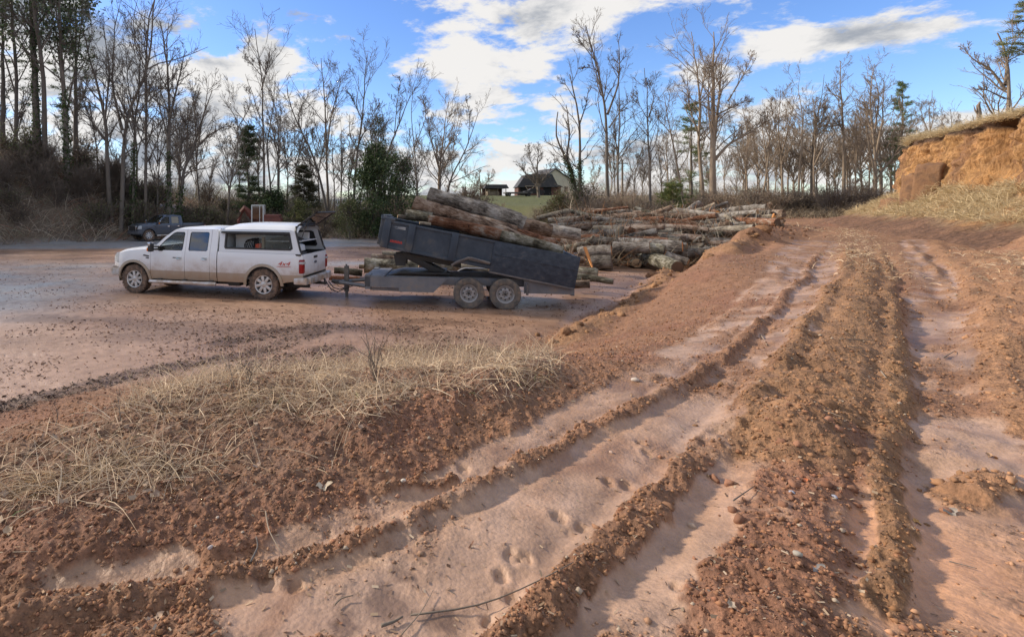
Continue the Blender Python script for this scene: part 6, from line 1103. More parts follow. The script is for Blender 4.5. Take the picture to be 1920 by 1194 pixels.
def cap_():
    for s in (-1, 1):
        hole = [(4.07, 1.53), (4.11, 1.485), (6.17, 1.475), (6.235, 1.53), (6.13, 1.94), (6.06, 1.975), (4.11, 1.975), (4.07, 1.93)]
        cs = panel('cap_side', [(3.90, 1.405), (3.90, 2.0), (4.0, 2.055), (4.6, 2.075), (6.14, 2.065), (6.28, 2.02), (6.50, 1.375)], ycap, s, p_cap, T1, [hole], th=.03)
        inn = [(4.125, 1.56), (4.16, 1.535), (6.12, 1.528), (6.165, 1.57), (6.075, 1.88), (6.02, 1.915), (4.16, 1.915), (4.125, 1.89)]; panel('window_frame', [(x, z) for x, z in hole], ycap, s, m_plastic, cs, [inn], th=.045, off=.008)
        if s > 0: panel('window', inn, ycap, s, m_tint, cs, th=.004, off=-.01, step=.5)
        else: panel('window', [(5.16, 1.515), (6.16, 1.51), (6.10, 1.93), (5.16, 1.93)], ycap, s, m_glass, cs, th=.004, off=-.02, step=.5)
        panel('awning_rail', [(3.97, 1.955), (6.12, 1.955), (6.10, 2.01), (3.97, 2.01)], ycap, s, m_plastic, cs, th=.09, off=.08)
    surf('cap_roof', np.linspace(3.90, 6.34, 26), lambda x: ycap(x, 2.06) - .0, I([3.9, 4.0, 4.3, 4.8, 6.0, 6.34], [2.09, 2.16, 2.235, 2.265, 2.25, 2.19]), I([3.9, 4.6, 6.1, 6.34], [2.0, 2.068, 2.06, 2.0]), p_cap, T1, 5)
    b = BM(); b.box(3.90, 3.93, -.85, .85, 1.40, 2.10); b.done('cap_front', p_cap, T1)
    # rear frame and raised glass
    b = BM()
    for s in (-1, 1): b.tube([(6.50, s * .90, 1.375), (6.44, s * .89, 1.5), (6.28, s * .84, 2.04), (6.24, s * .72, 2.15), (6.24, 0, 2.17)], .03, 8)
    b.done('hatch_frame', m_plastic, T1)
    h = link('rear_hatch', None, T1, (6.30, 0, 2.19), (0, R(-34), 0)); b = BM()
    L_ = .72; b.box(0, L_, -.76, -.68, -.02, .02, .006).box(0, L_, .68, .76, -.02, .02, .006).box(L_ - .07, L_, -.76, .76, -.02, .02, .006).box(0, .05, -.74, .74, -.015, .015, .006); b.done('hatch_rim', m_plastic, h); BM().box(.04, L_ - .04, -.70, .70, -.003, .003).done('hatch_glass', glassmat('hatch_tint', (.40, .42, .45), 0), h)
    for s in (-1, 1): BM().tube([(6.42, s * .80, 1.75), (6.62, s * .70, 2.45)], .012, 6).done('gas_strut', m_darksteel, T1)
    BM().tube([(3.95, -.60, 1.96), (6.2, -.60, 1.96)], .02, 6).done('inner_rail', m_steel, T1)
    # decal on the bed side
    M = Matrix.Translation((5.98, -1.002, 1.045)) @ Matrix.Rotation(R(90), 4, 'X'); M = M @ Matrix.Diagonal((1.45, 1, 1, 1)); d = text_mesh('decal', '4x4', .17, m_decal, T1, M, .35, .003)
    BM().prism([(5.78, 1.018), (6.20, 1.018), (6.19, 1.006), (5.77, 1.006)], -1.004, -1.0).done('decal_line', m_decal, T1)
cap_()
def in_truck(o, T=None):
    bpy.context.view_layer.update(); o.matrix_world = T1.matrix_world @ o.matrix_basis; return o
m_wp = pmat('white_panel', [(.80, .80, .79), (.70, .70, .68)], 3, .7); m_wood = pmat('shelf_wood', [(.45, .33, .20), (.36, .26, .16)], 5, .8); m_orange = pmat('orange_plastic', [(.65, .09, .03)], 2, .5)
in_truck(tag(BM().box(4.12, 5.10, -.38, .80, .70, 1.95, .01).done('cabinet', m_wp), 'white cabinet inside the bed cap, seen through the side window', 'cabinet'))
sh = thing('shelf', 'wooden shelf with a post inside the rear half of the bed cap', 'shelf'); BM().box(5.12, 6.25, -.50, .80, 1.70, 1.725).box(5.12, 6.2, .3, .34, 1.73, 1.95).done('shelf_board', m_wp, sh); BM().box(5.10, 5.17, -.60, -.50, .7, 1.83).done('post', m_wood, sh); in_truck(sh)
b = BM()
for k in range(7): b.tube([(4.72 + k * .045 + .16 * math.cos(a) + .02 * math.sin(3 * a + k), -.62 + .02 * k, 1.60 + .17 * math.sin(a) + .02 * math.cos(2 * a + k)) for a in np.linspace(0, 2 * math.pi, 25)], .017, 6, False)
in_truck(tag(b.done('hose', m_black), 'coil of black hose behind the left part of the cap window', 'hose'))
in_truck(tag(BM().box(4.88, 5.08, -.62, -.42, 1.36, 1.64, .05).done('fuel_can', m_orange), 'red plastic can beside the coiled black hose under the cap', 'fuel can'))
in_truck(tag(BM().box(5.45, 5.95, -.65, -.1, 1.30, 1.62, .04).done('tool_box', m_plastic), 'black tool box under the shelf inside the cap', 'tool box'))
in_truck(tag(BM().prism([(5.95, 1.5), (6.05, 1.66), (6.25, 1.6), (6.28, 1.42), (6.0, 1.4)], -.65, -.1, bev=.05).done('paper_sack', m_wp), 'crumpled white sack beside the black tool box under the cap', 'sack'))
in_truck(tag(BM().prism([(5.25, 1.735), (5.35, 1.80), (5.65, 1.80), (5.72, 1.88), (5.85, 1.86), (6.15, 1.76), (6.1, 1.735)], -.45, .1, bev=.02).done('tool_bag', m_seat), 'dark tool bag lying on top of the shelf inside the cap', 'bag'))
in_truck(tag(BM().box(4.2, 6.2, -.6, .2, .68, 1.36, .04).done('crate', m_steel), 'large grey crate filling the bed floor under the cap', 'crate'))
# grey pickup parked by the bank
p_grey = paint('grey_paint', (.075, .092, .12), None, 0, .12, rough=.3, metal=.4); ang = math.atan2(.75, .66)
cx, cy = -17.7, 40.0; d_ = (math.cos(ang), math.sin(ang)); n_ = (-d_[1], d_[0])
pickup('pickup_truck', 'dark blue grey pickup parked facing left by the brushy bank', p_grey, 1, (cx + n_[0] * .97, cy + n_[1] * .97, float(base(cx, cy)) + .02), ang, .96, rear=5.95, rw=4.72, zk=.97, tm=m_tyre)
# ---------------------------------------------------------------- dump trailer
def trailer():
    rz = R(-9.0); d = (math.cos(rz), math.sin(rz)); n = (-d[1], d[0]); nw = (2.56, 14.30); o = (nw[0] + 1.06 * n[0], nw[1] + 1.06 * n[1], float(gz(nw[0], nw[1])[0]) - .02)
    m_bed = pmat('bed_paint', [(.024, .038, .060), (.042, .058, .082), (.12, .11, .10)], 2.2, .5, .15, 12, lo=.38, hi=.72); m_bed2 = pmat('bed_panel_worn', [(.012, .020, .036), (.030, .044, .066), (.085, .085, .09), (.15, .13, .115)], 6.5, .5, .2, 20, (1, 1, 1.4), lo=.36, hi=.98); m_fr = pmat('frame_grey', [(.13, .135, .15), (.18, .18, .19), (.25, .20, .16)], 3, .55, .1, 12, lo=.35, hi=.75)
    m_lip = pmat('dusty_lip', [(.20, .17, .15), (.11, .105, .11)], 5, .8)
    t = thing('dump_trailer', 'dark blue tandem axle dump trailer with its bed half raised and loaded with logs', 'trailer', o, rz)
    for s in (-1, 1):
        for x in (0, .95): wheel(t, x, s * 1.0, .425, .225, s, 'steel', m_tyre2)
        b = BM(); b.box(-2.9, 2.72, *sorted((s * .62, s * .72)), .58, .80, .01); b.done('frame_rail', m_fr, t)
        BM().prism([(-2.85, .80), (-.55, .80), (-.95, .40), (-1.9, .40), (-1.9, .50), (-2.85, .52)], *sorted((s * .90, s * .93))).done('side_skirt', m_fr, t)
        BM().prism([(-2.75, .50), (-1.88, .49), (-1.88, .40), (-2.7, .42)], *sorted((s * .86, s * .89))).done('skirt_step', m_lip, t)
        BM().tube([(-2.8, s * .75, .50), (-3.75, s * .10, .50)], .055, 4).box(-2.85, -2.7, *sorted((s * .6, s * .93)), .45, .85).done('tongue_beam', m_fr, t)
        b = BM(); pts = arc(0, .40, .47, 150, 95, 5) + arc(.95, .40, .47, 85, 20, 6)
        vs = [[b.b.verts.new((x, s * y, z)) for x, z in pts] for y in (.86, 1.13)]; [b.b.faces.new((vs[0][i], vs[0][i + 1], vs[1][i + 1], vs[1][i])) for i in range(len(pts) - 1)]
        if s > 0: b.done('fender', m_fr, t)
        else: b.b.free()
    b = BM(); b.prism([(-2.85, .83), (-2.85, .60), (-2.3, .60), (-2.3, .83)], -.90, .90, bev=.01); b.done('battery_box', m_fr, t)
    BM().prism([(-2.3, .80), (-1.9, .90), (-.6, .90), (-.6, .86), (-1.9, .86), (-2.3, .76)], -.62, .62).done('cross_deck', m_darksteel, t)
    BM().box(-.06, .06, -.9, .9, .34, .44).box(.89, 1.01, -.9, .9, .34, .44).done('axle', m_darksteel, t)
    BM().box(1.45, 2.72, -.93, -.90, .44, .82).box(2.66, 2.74, -.9, .9, .40, .62).box(1.45, 2.72, .90, .93, .44, .82).done('rear_frame', m_fr, t); BM().box(1.50, 1.56, -1.0, -.94, .40, .70, .01).done('mud_tag', m_lip, t)
    BM().tube([(-3.72, 0, .50), (-3.9, 0, .50), (-4.02, 0, .53)], [.07, .07, .055], 8).box(-3.9, -3.4, -.1, .1, .44, .55, .01).done('coupler', m_darksteel, t)
    BM().box(-3.63, -3.50, -.065, .065, .22, .98, .012).box(-3.60, -3.53, -.05, .05, .05, .3).tube([(-3.56, 0, .98), (-3.56, 0, 1.02), (-3.56, -.14, 1.03)], .018, 6).done('tongue_jack', m_steel, t)
    b = BM(); b.tube([(-4.15, .12, .50), (-4.0, .13, .30), (-3.8, .12, .25), (-3.6, .12, .34), (-3.3, .1, .45)], .016, 6).tube([(-4.15, -.12, .50), (-4.0, -.13, .27), (-3.8, -.12, .22), (-3.62, -.12, .30), (-3.3, -.1, .43)], .014, 6); b.done('safety_chain', m_darksteel, t)
    b = BM(); b.tube([(-4.25, 0.02, .6), (-4.1, .02, .33), (-3.85, 0.05, .18), (-3.55, .05, .35), (-3.4, 0, .52)], .012, 6); b.done('cable', m_black, t)
    for s in (-.28, .28):
        BM().box(0, 1.45, s - .05, s + .05, -.09, .09, .01).done('hoist_arm', m_darksteel, t, (-.55, 0, .74), (0, R(180 + 27), 0))
        BM().prism([(-2.05, 1.05), (-2.12, 1.38), (-1.85, 1.42), (-.2, 1.16), (-.2, 1.02), (-1.75, 1.28), (-1.78, 1.05)], s - .06, s + .06).done('hoist_link', m_darksteel, t)
    BM().tube([(-.3, 0, .7), (-1.0, 0, 1.0)], .06, 10).tube([(-1.0, 0, 1.0), (-1.7, 0, 1.3)], .035, 10).done('hydraulic_ram', m_steel, t)
    # the tilted bed: every piece turned about the rear hinge
    hg, hr = (2.62, 0, .757), (0, R(10.6), 0); kw = dict(parent=t, loc=hg, rot=hr); L0 = -5.12; Hs = .70
    BM().box(L0, .05, -1.0, 1.0, 0, .05).box(L0 + .2, -.1, -.5, -.4, -.12, 0).box(L0 + .2, -.1, .4, .5, -.12, 0).done('bed_floor', m_darksteel, **kw)
    for s in (-1, 1):
        sd = BM().box(L0, .05, *sorted((s * .985, s * 1.01)), .0, Hs).done('bed_side', m_bed, **kw)
        BM().box(-2.10, .12, *sorted((s * 1.012, s * 1.045)), -.12, Hs + .01, .008).done('side_panel', m_bed2, **kw)
        BM().box(-2.08, .10, *sorted((s * 1.044, s * 1.058)), .34, .37, .005).done('panel_crease', m_bed2, **kw)
        for x in (L0 + .02, -4.42, -3.24): BM().box(x, x + .19, *sorted((s * 1.01, s * 1.085)), -.04, Hs + .02, .012).done('rib', m_bed, **kw)
        BM().box(L0, -2.1, *sorted((s * .97, s * 1.05)), Hs - .05, Hs + .01, .012).done('top_rail', m_bed, **kw)
        BM().box(L0, -2.1, *sorted((s * 1.0, s * 1.04)), -.06, .02, .01).done('bottom_rail', m_bed, **kw); BM().box(-2.1, .10, *sorted((s * 1.0, s * 1.055)), -.16, -.115, .008).done('bottom_rail', m_lip, **kw)
        BM().tube([(-3.1, s * 1.10, -.16), (-2.98, s * 1.12, -.04), (-2.70, s * 1.12, .13), (-2.60, s * 1.12, .14), (-2.12, s * 1.12, .10)], .032, 8).prism([(-3.05, -.10), (-2.70, .12), (-2.12, .10), (-2.12, .06), (-2.70, .08), (-3.03, -.13)], *sorted((s * 1.0, s * 1.11))).done('bed_fender', m_lip, **kw)
    BM().box(L0 - .03, L0 + .02, -1.0, 1.0, -.02, Hs + .04).box(L0 - .10, L0 - .02, -.98, -.86, .0, Hs + .0, .02).box(L0 - .10, L0 - .02, .86, .98, .0, Hs, .02).done('bed_front', m_bed, **kw)
    BM().tube([(L0 - .08, -1.0, Hs + .09), (L0 - .08, 1.0, Hs + .05)], .045, 10).box(L0 - .1, L0 + .3, -1.06, -.98, Hs + .0, Hs + .09, .03).done('tarp_roller', m_bed, **kw)
    BM().box(.03, .09, -1.0, 1.0, -.10, Hs, .01).box(.08, .12, -.6, -.5, -.10, Hs).box(.08, .12, .5, .6, -.10, Hs).done('tailgate', m_bed2, **kw)
    # faded marks on the front panel
    m_wd = pmat('faded_white', [(.42, .44, .46)], 1, .6)
    b = BM(); 
    for (x0, z0, x1, z1, w) in [(-4.86, .56, -4.52, .575, .008), (-4.80, .52, -4.50, .535, .010), (-4.72, .585, -4.50, .59, .006)]: b.prism([(x0, z0), (x1, z1 - .01), (x1, z1 + w), (x0, z0 + w * .4)], -1.014, -1.010)
    for k in range(7): b.box(-4.72 + k * .032, -4.70 + k * .032, -1.014, -1.010, .545, .572)
    b.done('maker_mark', m_wd, **kw); b = BM()
    b.box(-4.87, -4.52, -1.013, -1.010, .13, .145)
    for k in range(8): b.box(-4.86 + k * .042, -4.83 + k * .042, -1.013, -1.010, .15, .19 + .006 * (k % 2))
    b.done('red_mark', m_decal, **kw)
trailer()
# ---------------------------------------------------------------- what lies on the ground
def pix_ground(px, py):
    x, y = ray(px, py); return np.array([x, y, float(gz(x, y)[0])])
g = np.random.default_rng(900)
def scatter(n, rlo, rhi, a0=-42, a1=56):
    a = np.radians(g.uniform(a0, a1, n)); r = np.exp(g.uniform(math.log(rlo), math.log(rhi), n)); return r * np.sin(a), r * np.cos(a), r
OCT = np.array([(1, 0, 0), (-1, 0, 0), (0, 1, 0), (0, -1, 0), (0, 0, 1), (0, 0, -1.)]); OF = np.array([(0, 2, 4), (2, 1, 4), (1, 3, 4), (3, 0, 4), (2, 0, 5), (1, 2, 5), (3, 1, 5), (0, 3, 5)])
def rocks(name, x, y, z, size, cols, V0, F0, jit=.3, mat=None, sink=.25):
    n = len(x); V = V0[None] * size[:, None, None] * g.uniform(.6, 1.35, (n, 1, 3)) * (1 + g.normal(size=(n, len(V0), 1)) * jit * .5); a = g.uniform(0, 6.28, n); c, s = np.cos(a)[:, None], np.sin(a)[:, None]
    X = V[..., 0] * c - V[..., 1] * s + x[:, None]; Y = V[..., 0] * s + V[..., 1] * c + y[:, None]; Z = V[..., 2] * .75 + (z + size * sink)[:, None]
    Fc = (F0[None] + (np.arange(n) * len(V0))[:, None, None]).reshape(-1, 3); me = mesh_np(name, np.stack([X, Y, Z], -1).reshape(-1, 3), Fc, [mat], True); set_tint(me, cols.repeat(len(F0), 0)); return tag(link(name, me), kind='stuff')
m_clod = attr_mat('clod_earth', rough=.95, spec=.2)
SOILC = np.array([(.24, .12, .065), (.30, .15, .075), (.19, .09, .05), (.27, .10, .055), (.38, .20, .10), (.44, .25, .14), (.14, .08, .05), (.36, .17, .07)])
x, y, r = scatter(90000, 1.9, 20); z, col, wet, K = terrain(x, y); keep = (K > .12 + .55 * g.random(len(x)) ** .5) & (sdpoly(x, y, TERR) > -.5); x, y, r, z, col = x[keep][:42000], y[keep][:42000], r[keep][:42000], z[keep][:42000], col[keep][:42000]
sz = np.clip(g.lognormal(-5.15, .50, len(x)), .002, .015) * (1 + .05 * r); cc = col * g.uniform(.65, 1.5, (len(x), 1)) * .6 + .4 * SOILC[g.integers(0, 8, len(x))]; wh = g.random(len(x)) < .015; cc[wh] = (.40, .32, .24); rocks('pebbles', x, y, z, sz, cc, OCT, OF, mat=m_clod)
bm_ = bmesh.new(); bmesh.ops.create_icosphere(bm_, subdivisions=2, radius=1); IV = np.array([v.co[:] for v in bm_.verts]); IF = np.array([[v.index for v in f.verts] for f in bm_.faces]); bm_.free()
IV = IV * (1 + .30 * (vnoise(IV[:, 0] * 2.3 + 5, IV[:, 1] * 2.3 + IV[:, 2] * 1.9 + 7) - .5)[:, None] * 1.6)
cx_, cy_, cz_, cs_, ccol = [], [], [], [], []
for ri, dens in ((0, 80), (1, 150), (2, 90), (3, 80), (4, 300), (5, 110), (6, 40), (7, 160), (8, 160), (9, 160), (10, 420), (11, 220), (12, 120), (13, 60)):
    pts, hw, h, cr, ck = RIDGES[ri]; P = resample([(a, b_, 0) for a, b_ in pts], 40); i = g.integers(0, 39, dens); fr = g.random((dens, 1)); p = P[i] * (1 - fr) + P[i + 1] * fr; p[:, :2] += g.normal(size=(dens, 2)) * hw * .85
    s_ = np.clip(g.lognormal(-4.5, .7, dens), .004, .030) * (1 if ri < 9 else 3.0 if ri in (9, 10, 11, 12) else 1); cx_.append(p[:, 0]); cy_.append(p[:, 1]); cs_.append(s_); ccol.append(np.tile(COL[ck] * .7 + COL['soil'] * .3, (dens, 1)) * g.uniform(.7, 1.35, (dens, 1)))
x = np.concatenate(cx_); y = np.concatenate(cy_); s_ = np.concatenate(cs_); rocks('clods', x, y, gz(x, y), s_, np.vstack(ccol), IV, IF, .34, m_clod, .15)
# wood chips, bark crumbs, bits of leaf
def chips(name, x, y, z, L, W, cols, tilt=.5):
    n = len(x); a = g.uniform(0, 6.28, n); d = np.stack([np.cos(a), np.sin(a), g.normal(size=n) * tilt * .4], 1); s = np.stack([-np.sin(a), np.cos(a), g.normal(size=n) * tilt], 1); c = np.stack([x, y, z + .006], 1)
    V = np.stack([c - d * L[:, None] - s * W[:, None] * .6, c + d * L[:, None] - s * W[:, None], c + d * L[:, None] * .9 + s * W[:, None] * .7, c - d * L[:, None] + s * W[:, None]], 1).reshape(-1, 3); me = mesh_np(name, V, np.arange(n * 4).reshape(-1, 4), [m_clod], False); set_tint(me, cols); tag(link(name, me), kind='stuff')
x, y, r = scatter(9000, 2.0, 24); z, col, wet, K = terrain(x, y); k = (g.random(len(x)) < .25 + .75 * K); x, y, z, r = x[k], y[k], z[k], r[k]; n = len(x)
CH = np.array([(.34, .25, .17), (.27, .18, .12), (.40, .31, .22), (.16, .10, .07), (.25, .13, .08), (.36, .24, .15)]); chips('wood_chips', x, y, z, g.uniform(.004, .014, n) * (1 + .06 * r), g.uniform(.0015, .005, n) * (1 + .06 * r), CH[g.integers(0, 6, n)] * g.uniform(.7, 1.2, (n, 1)))
x, y, r = scatter(46000, 6.5, 34, -42, 30); k = sdpoly(x, y, TERR) < .4; x, y, r = x[k], y[k], r[k]; nn = fbm(x * .6, y, .8, 4, off=50); k = g.random(len(x)) < np.clip(.35 + 3 * nn, .08, 1); x, y, r = x[k], y[k], r[k]; z = gz(x, y); n = len(x)
chips('yard_litter', x, y, z + .004, g.uniform(.006, .034, n), g.uniform(.003, .014, n), np.array([(.12, .07, .05), (.17, .10, .07), (.09, .065, .05), (.22, .12, .08)])[g.integers(0, 4, n)], .7)
x, y, r = scatter(60000, 6, 20, -42, 10); dm = np.full(len(x), 9.)
for pts, hw in DEBRIS: dm = np.minimum(dm, pdist(x, y, pts)[0] / hw)
k = dm < 1.1; x, y = x[k][:4500], y[k][:4500]; z = gz(x, y); n = len(x); chips('wet_debris', x, y, z + .01, g.uniform(.010, .04, n), g.uniform(.003, .010, n), np.array([(.10, .07, .055), (.16, .115, .085), (.27, .20, .15), (.07, .055, .045)])[g.integers(0, 4, n)], .9)
# leaf litter along the grass strip
xs = np.array([p[0] for p in GRASSW]); ys = np.array([p[1] for p in GRASSW])
def in_grass(n, pad=0):
    X = g.uniform(xs.min(), xs.max(), n * 6); Y = g.uniform(ys.min(), ys.max(), n * 6); k = inpoly(X, Y, GRASSW) & (g.random(n * 6) < np.clip(.45 + 3.8 * fbm(X, Y, 1.3, 4, off=77), .02, 1)); return X[k][:n], Y[k][:n]
x, y = in_grass(2600); n = len(x); chips('dead_leaves', x, y, gz(x, y) + .01, g.uniform(.012, .030, n), g.uniform(.008, .018, n), np.array([(.22, .13, .09), (.30, .20, .14), (.16, .09, .06), (.38, .28, .20)])[g.integers(0, 4, n)], .5)
GRC = [(.60, .46, .31), (.70, .56, .39), (.46, .34, .23), (.36, .28, .20), (.62, .46, .28), (.30, .22, .16)]
x, y = in_grass(12500); n = len(x); b0 = np.column_stack([x, y, gz(x, y) + .004]); ribbon_obj('dry_grass', ribbons(g, b0, g.uniform(.06, .28, n), GRC, .0024, 2.6, 5, 1.57))
x, y = in_grass(5500); n = len(x); b0 = np.column_stack([x, y, gz(x, y) + .03]); ribbon_obj('dry_grass', ribbons(g, b0, g.uniform(.15, .40, n), GRC[:3], .0026, .5, 5, 1.57))
x, y = in_grass(500); k = fbm(x, y, 1.5, 2, off=3) > .05; x, y = x[k], y[k]; n = len(x); ribbon_obj('green_grass', ribbons(g, np.column_stack([x, y, gz(x, y)]), g.uniform(.04, .10, n), [(.07, .14, .04), (.10, .17, .05)], .0028, .8, 3, 1.2))
# dry grass on the middle ridge crest and right edge
for (a_, b2, n) in ((ray(1600, 430), ray(1640, 520), 1600), (ray(1885, 470), ray(1960, 560), 1200)):
    t_ = g.random(n)[:, None]; p = np.array(a_) * (1 - t_) + np.array(b2) * t_ + g.normal(size=(n, 2)) * np.array([.35, .6]); ribbon_obj('dry_grass', ribbons(g, np.column_stack([p, gz(p[:, 0], p[:, 1])]), g.uniform(.08, .30, n), GRC[:5], .006, 1.3, 4, 1.5))
x = g.uniform(15, 24, 1500); y = g.uniform(27.5, 33, 1500); k = (sdpoly(x, y, TERR) > -.5) & (fbm(x, y, .5, 3) > .02); x, y = x[k], y[k]; n = len(x); ribbon_obj('dry_grass', ribbons(g, np.column_stack([x, y, gz(x, y)]), g.uniform(.15, .4, n), GRC[:4], .012, 1, 4, 1.1))
# tufts that stand out
for (px, py, nb, L, rad, lab, cc) in [(950, 722, 150, .55, .05, 'large pale grass tuft with splayed stems at the right end of the grass strip', GRC[:2]), (985, 700, 420, .34, .20, 'low dense tuft behind the large splayed one', GRC[:4]), (610, 728, 650, .42, .20, 'tall golden grass tuft in the middle of the strip', GRC[:3]),
    (660, 745, 550, .38, .22, 'full grass tuft beside the bare brown weed', GRC[:4]), (500, 770, 420, .40, .20, 'loose tuft left of the green patch', GRC[:4]), (90, 930, 520, .42, .12, 'arching tuft at the left frame edge', GRC[1:5]), (330, 900, 300, .5, .14, 'flattened tuft in the near left of the strip', GRC[:4]), (760, 745, 380, .34, .24, 'tuft in the right half of the strip above the red soil', GRC[:4]), (200, 890, 350, .45, .15, 'greyish tuft right of the arching one', GRC[2:5]), (1205, 598, 60, .2, .05, 'tiny pale tuft on the slope of the dirt berm', GRC[:2])]:
    c = pix_ground(px, py); n = nb; rr = g.random(n) ** .7 * rad; a = g.uniform(0, 6.28, n); b0 = np.column_stack([rr * np.cos(a), rr * np.sin(a), np.zeros(n) - .02]); V, Q, col = ribbons(g, b0, g.uniform(.35, .85, n) * L, cc, .0024, 1.6, 5, 1.15)
    me = mesh_np('grass_tuft', V, Q, [strawm], True); set_tint(me, col); tag(link('grass_tuft', me, None, tuple(c)), lab, 'grass tuft', 'dry grass tufts on the strip')
def weed(px, py, hpx, nst, lab, seed, colr='dark', spread=.35):
    c = pix_ground(px, py); gg = np.random.default_rng(seed); H = hpx / F * c[1]; P = np.stack([resample([(gg.normal() * .03, gg.normal() * .03, -.02), (gg.normal() * spread * H * .35, gg.normal() * spread * H * .3, H * .5), (gg.normal() * spread * H, gg.normal() * spread * H * .6, H * gg.uniform(.7, 1))], 6) for _ in range(nst)])
    Rr = np.linspace(.004, .0018, 6)[None].repeat(nst, 0); P2, R2 = kids(gg, P, Rr, 5, .3, 1, .35, 35, 4, .15, .15, .002, .0013); V, Q = join([tubes(P, Rr, 4), tubes(P2, R2, 3)]); tag(link('dry_weed', mesh_np('dry_weed', V, Q, [twigm[colr]]), None, tuple(c)), lab, 'weed', 'bare dry weeds on the grass strip')
weed(702, 728, 92, 9, 'bare brown weed with many upright stems at the centre of the strip', 1, 'grey'); weed(435, 745, 62, 2, 'single dark weed stem left of the golden tuft', 2); weed(222, 800, 66, 1, 'lone dark stem in the bare soil left of the strip', 3, 'dark', .1); weed(108, 805, 44, 1, 'shortest lone stem near the left edge', 4, 'dark', .1); weed(470, 742, 50, 5, 'small bushy weed right of the single dark stem', 5, 'grey'); weed(300, 790, 36, 2, 'pair of short grey stems between the lone stems', 6, 'grey')
def stick(pts, r, lab, col='warm', lift=.012):
    P = [pix_ground(*p) + np.array([0, 0, lift]) for p in pts]; P = resample(P, 9); P[:, 2] += .004; o0 = P[0].copy(); V, Q = tubes((P - o0)[None], np.linspace(r, r * .5, 9)[None], 6); caps = np.array([[0, 1, 2, 3, 4, 5][::-1], [48 + k for k in range(6)]]); tag(link('stick', mesh_np('stick', V, [Q, caps], [bark[col]]), None, tuple(o0)), lab, 'stick')
stick([(770, 1155), (900, 1135), (1000, 1112), (1075, 1085)], .004, 'long thin stick pressed into the mud of the wide lane', 'grey'); stick([(752, 1194), (790, 1150), (812, 1110)], .003, 'thin stick crossing the long one near the bottom edge'); stick([(715, 1175), (740, 1168), (755, 1160)], .007, 'thick short curved stick left of the crossing sticks', 'grey')
stick([(628, 1135), (640, 1122), (662, 1118)], .004, 'small forked twig left of the dark wet patch'); stick([(498, 975), (503, 1010), (530, 1050)], .004, 'pale bent stick standing from the grass edge into the mud'); stick([(470, 1062), (485, 1030), (480, 1022)], .006, 'dark short stick beside the pale bent one', 'dark')
stick([(1400, 607), (1430, 625), (1438, 645)], .010, 'curved pale stick on the far part of the left lane'); stick([(1575, 655), (1640, 650)], .008, 'pale stick across the dark hollow between the ridges'); stick([(1655, 620), (1690, 600)], .006, 'thin stick leaning up the narrow ridge', 'grey'); stick([(1590, 675), (1622, 668)], .005, 'small stick under the pale one in the hollow')
stick([(1652, 712), (1662, 726)], .008, 'short pale stick on the slope of the narrow ridge'); stick([(1780, 1040), (1832, 1060)], .003, 'thin dark stick floating on the right hand mud pool', 'dark'); stick([(1545, 808), (1578, 818)], .004, 'pale stick lying just below the tall clods'); stick([(1375, 945), (1415, 925)], .004, 'dark stick in the smooth mud between two ridges', 'dark')
stick([(205, 985), (240, 1000)], .003, 'thin straw coloured stick below the grass strip'); stick([(0, 1058), (70, 1070)], .003, 'pale straw lying at the left edge below the grass'); stick([(1770, 665), (1790, 655)], .006, 'dark stick on the right rut bed', 'dark')
bm_ = bmesh.new(); bmesh.ops.create_icosphere(bm_, subdivisions=4, radius=1); IV4 = np.array([v.co[:] for v in bm_.verts]); IF4 = np.array([[v.index for v in f.verts] for f in bm_.faces]); bm_.free()
def clod(px, py, s, c, lab):
    p = pix_ground(px, py); o_ = px * .37; q = IV4; d = 1 + .75 * fbm(q[:, 0] + q[:, 2] * .7 + o_, q[:, 1] - q[:, 2] * .6, 1.3, 5, .6) + .5 * np.abs(fbm(q[:, 0] - q[:, 2] + o_, q[:, 1] + q[:, 2] * .8, 3.1, 4, .6))
    me = mesh_np('clod', q * d[:, None] * np.array([1.2, .85, .7]) * s, IF4, [m_clod], True); set_tint(me, np.array(c) * (.75 + .6 * (fbm(q[IF4[:, 0], 0] * 3, q[IF4[:, 0], 1] * 3 + q[IF4[:, 0], 2], 2, 4) + .4))[:, None]); tag(link('clod', me, None, (p[0], p[1], p[2] + s * .1), (0, 0, px)), lab, 'clod')
def stone(px, py, s, c, lab, name='stone'):
    if name == 'clod': return clod(px, py, s, c, lab)
    p = pix_ground(px, py); gg = np.random.default_rng(int(px * 7 + py)); V = IV * (1 + gg.normal(size=(len(IV), 1)) * .07) * np.array([1.25, .8, .7]) * s; me = mesh_np(name, V, IF, [m_clod], True); set_tint(me, np.tile(c, (len(IF), 1))); tag(link(name, me, None, (p[0], p[1], p[2] + s * .25), (0, 0, gg.uniform(0, 6))), lab, name)
stone(757, 914, .013, (.62, .55, .46), 'white pebble in the narrow mud channel'); stone(1497, 1078, .016, (.34, .31, .26), 'pale grey pebble beside the large grey leaf'); stone(1297, 972, .020, (.45, .33, .24), 'oval tan stone in the mud between the ridges'); stone(395, 1042, .012, (.45, .38, .36), 'small pinkish pebble in the crumbly soil at lower left'); stone(408, 988, .009, (.55, .45, .35), 'tiny white pebble below the grass strip'); stone(1190, 713, .03, (.5, .43, .36), 'round pale stone at the foot of the dirt berm slope'); stone(1485, 935, .014, (.33, .34, .40), 'bluish grey stone on the red ridge'); stone(1565, 945, .014, (.30, .31, .37), 'second bluish grey stone lower on the red ridge side'); stone(1146, 847, .014, (.42, .30, .24), 'small stone on the near ridge by the wide lane')
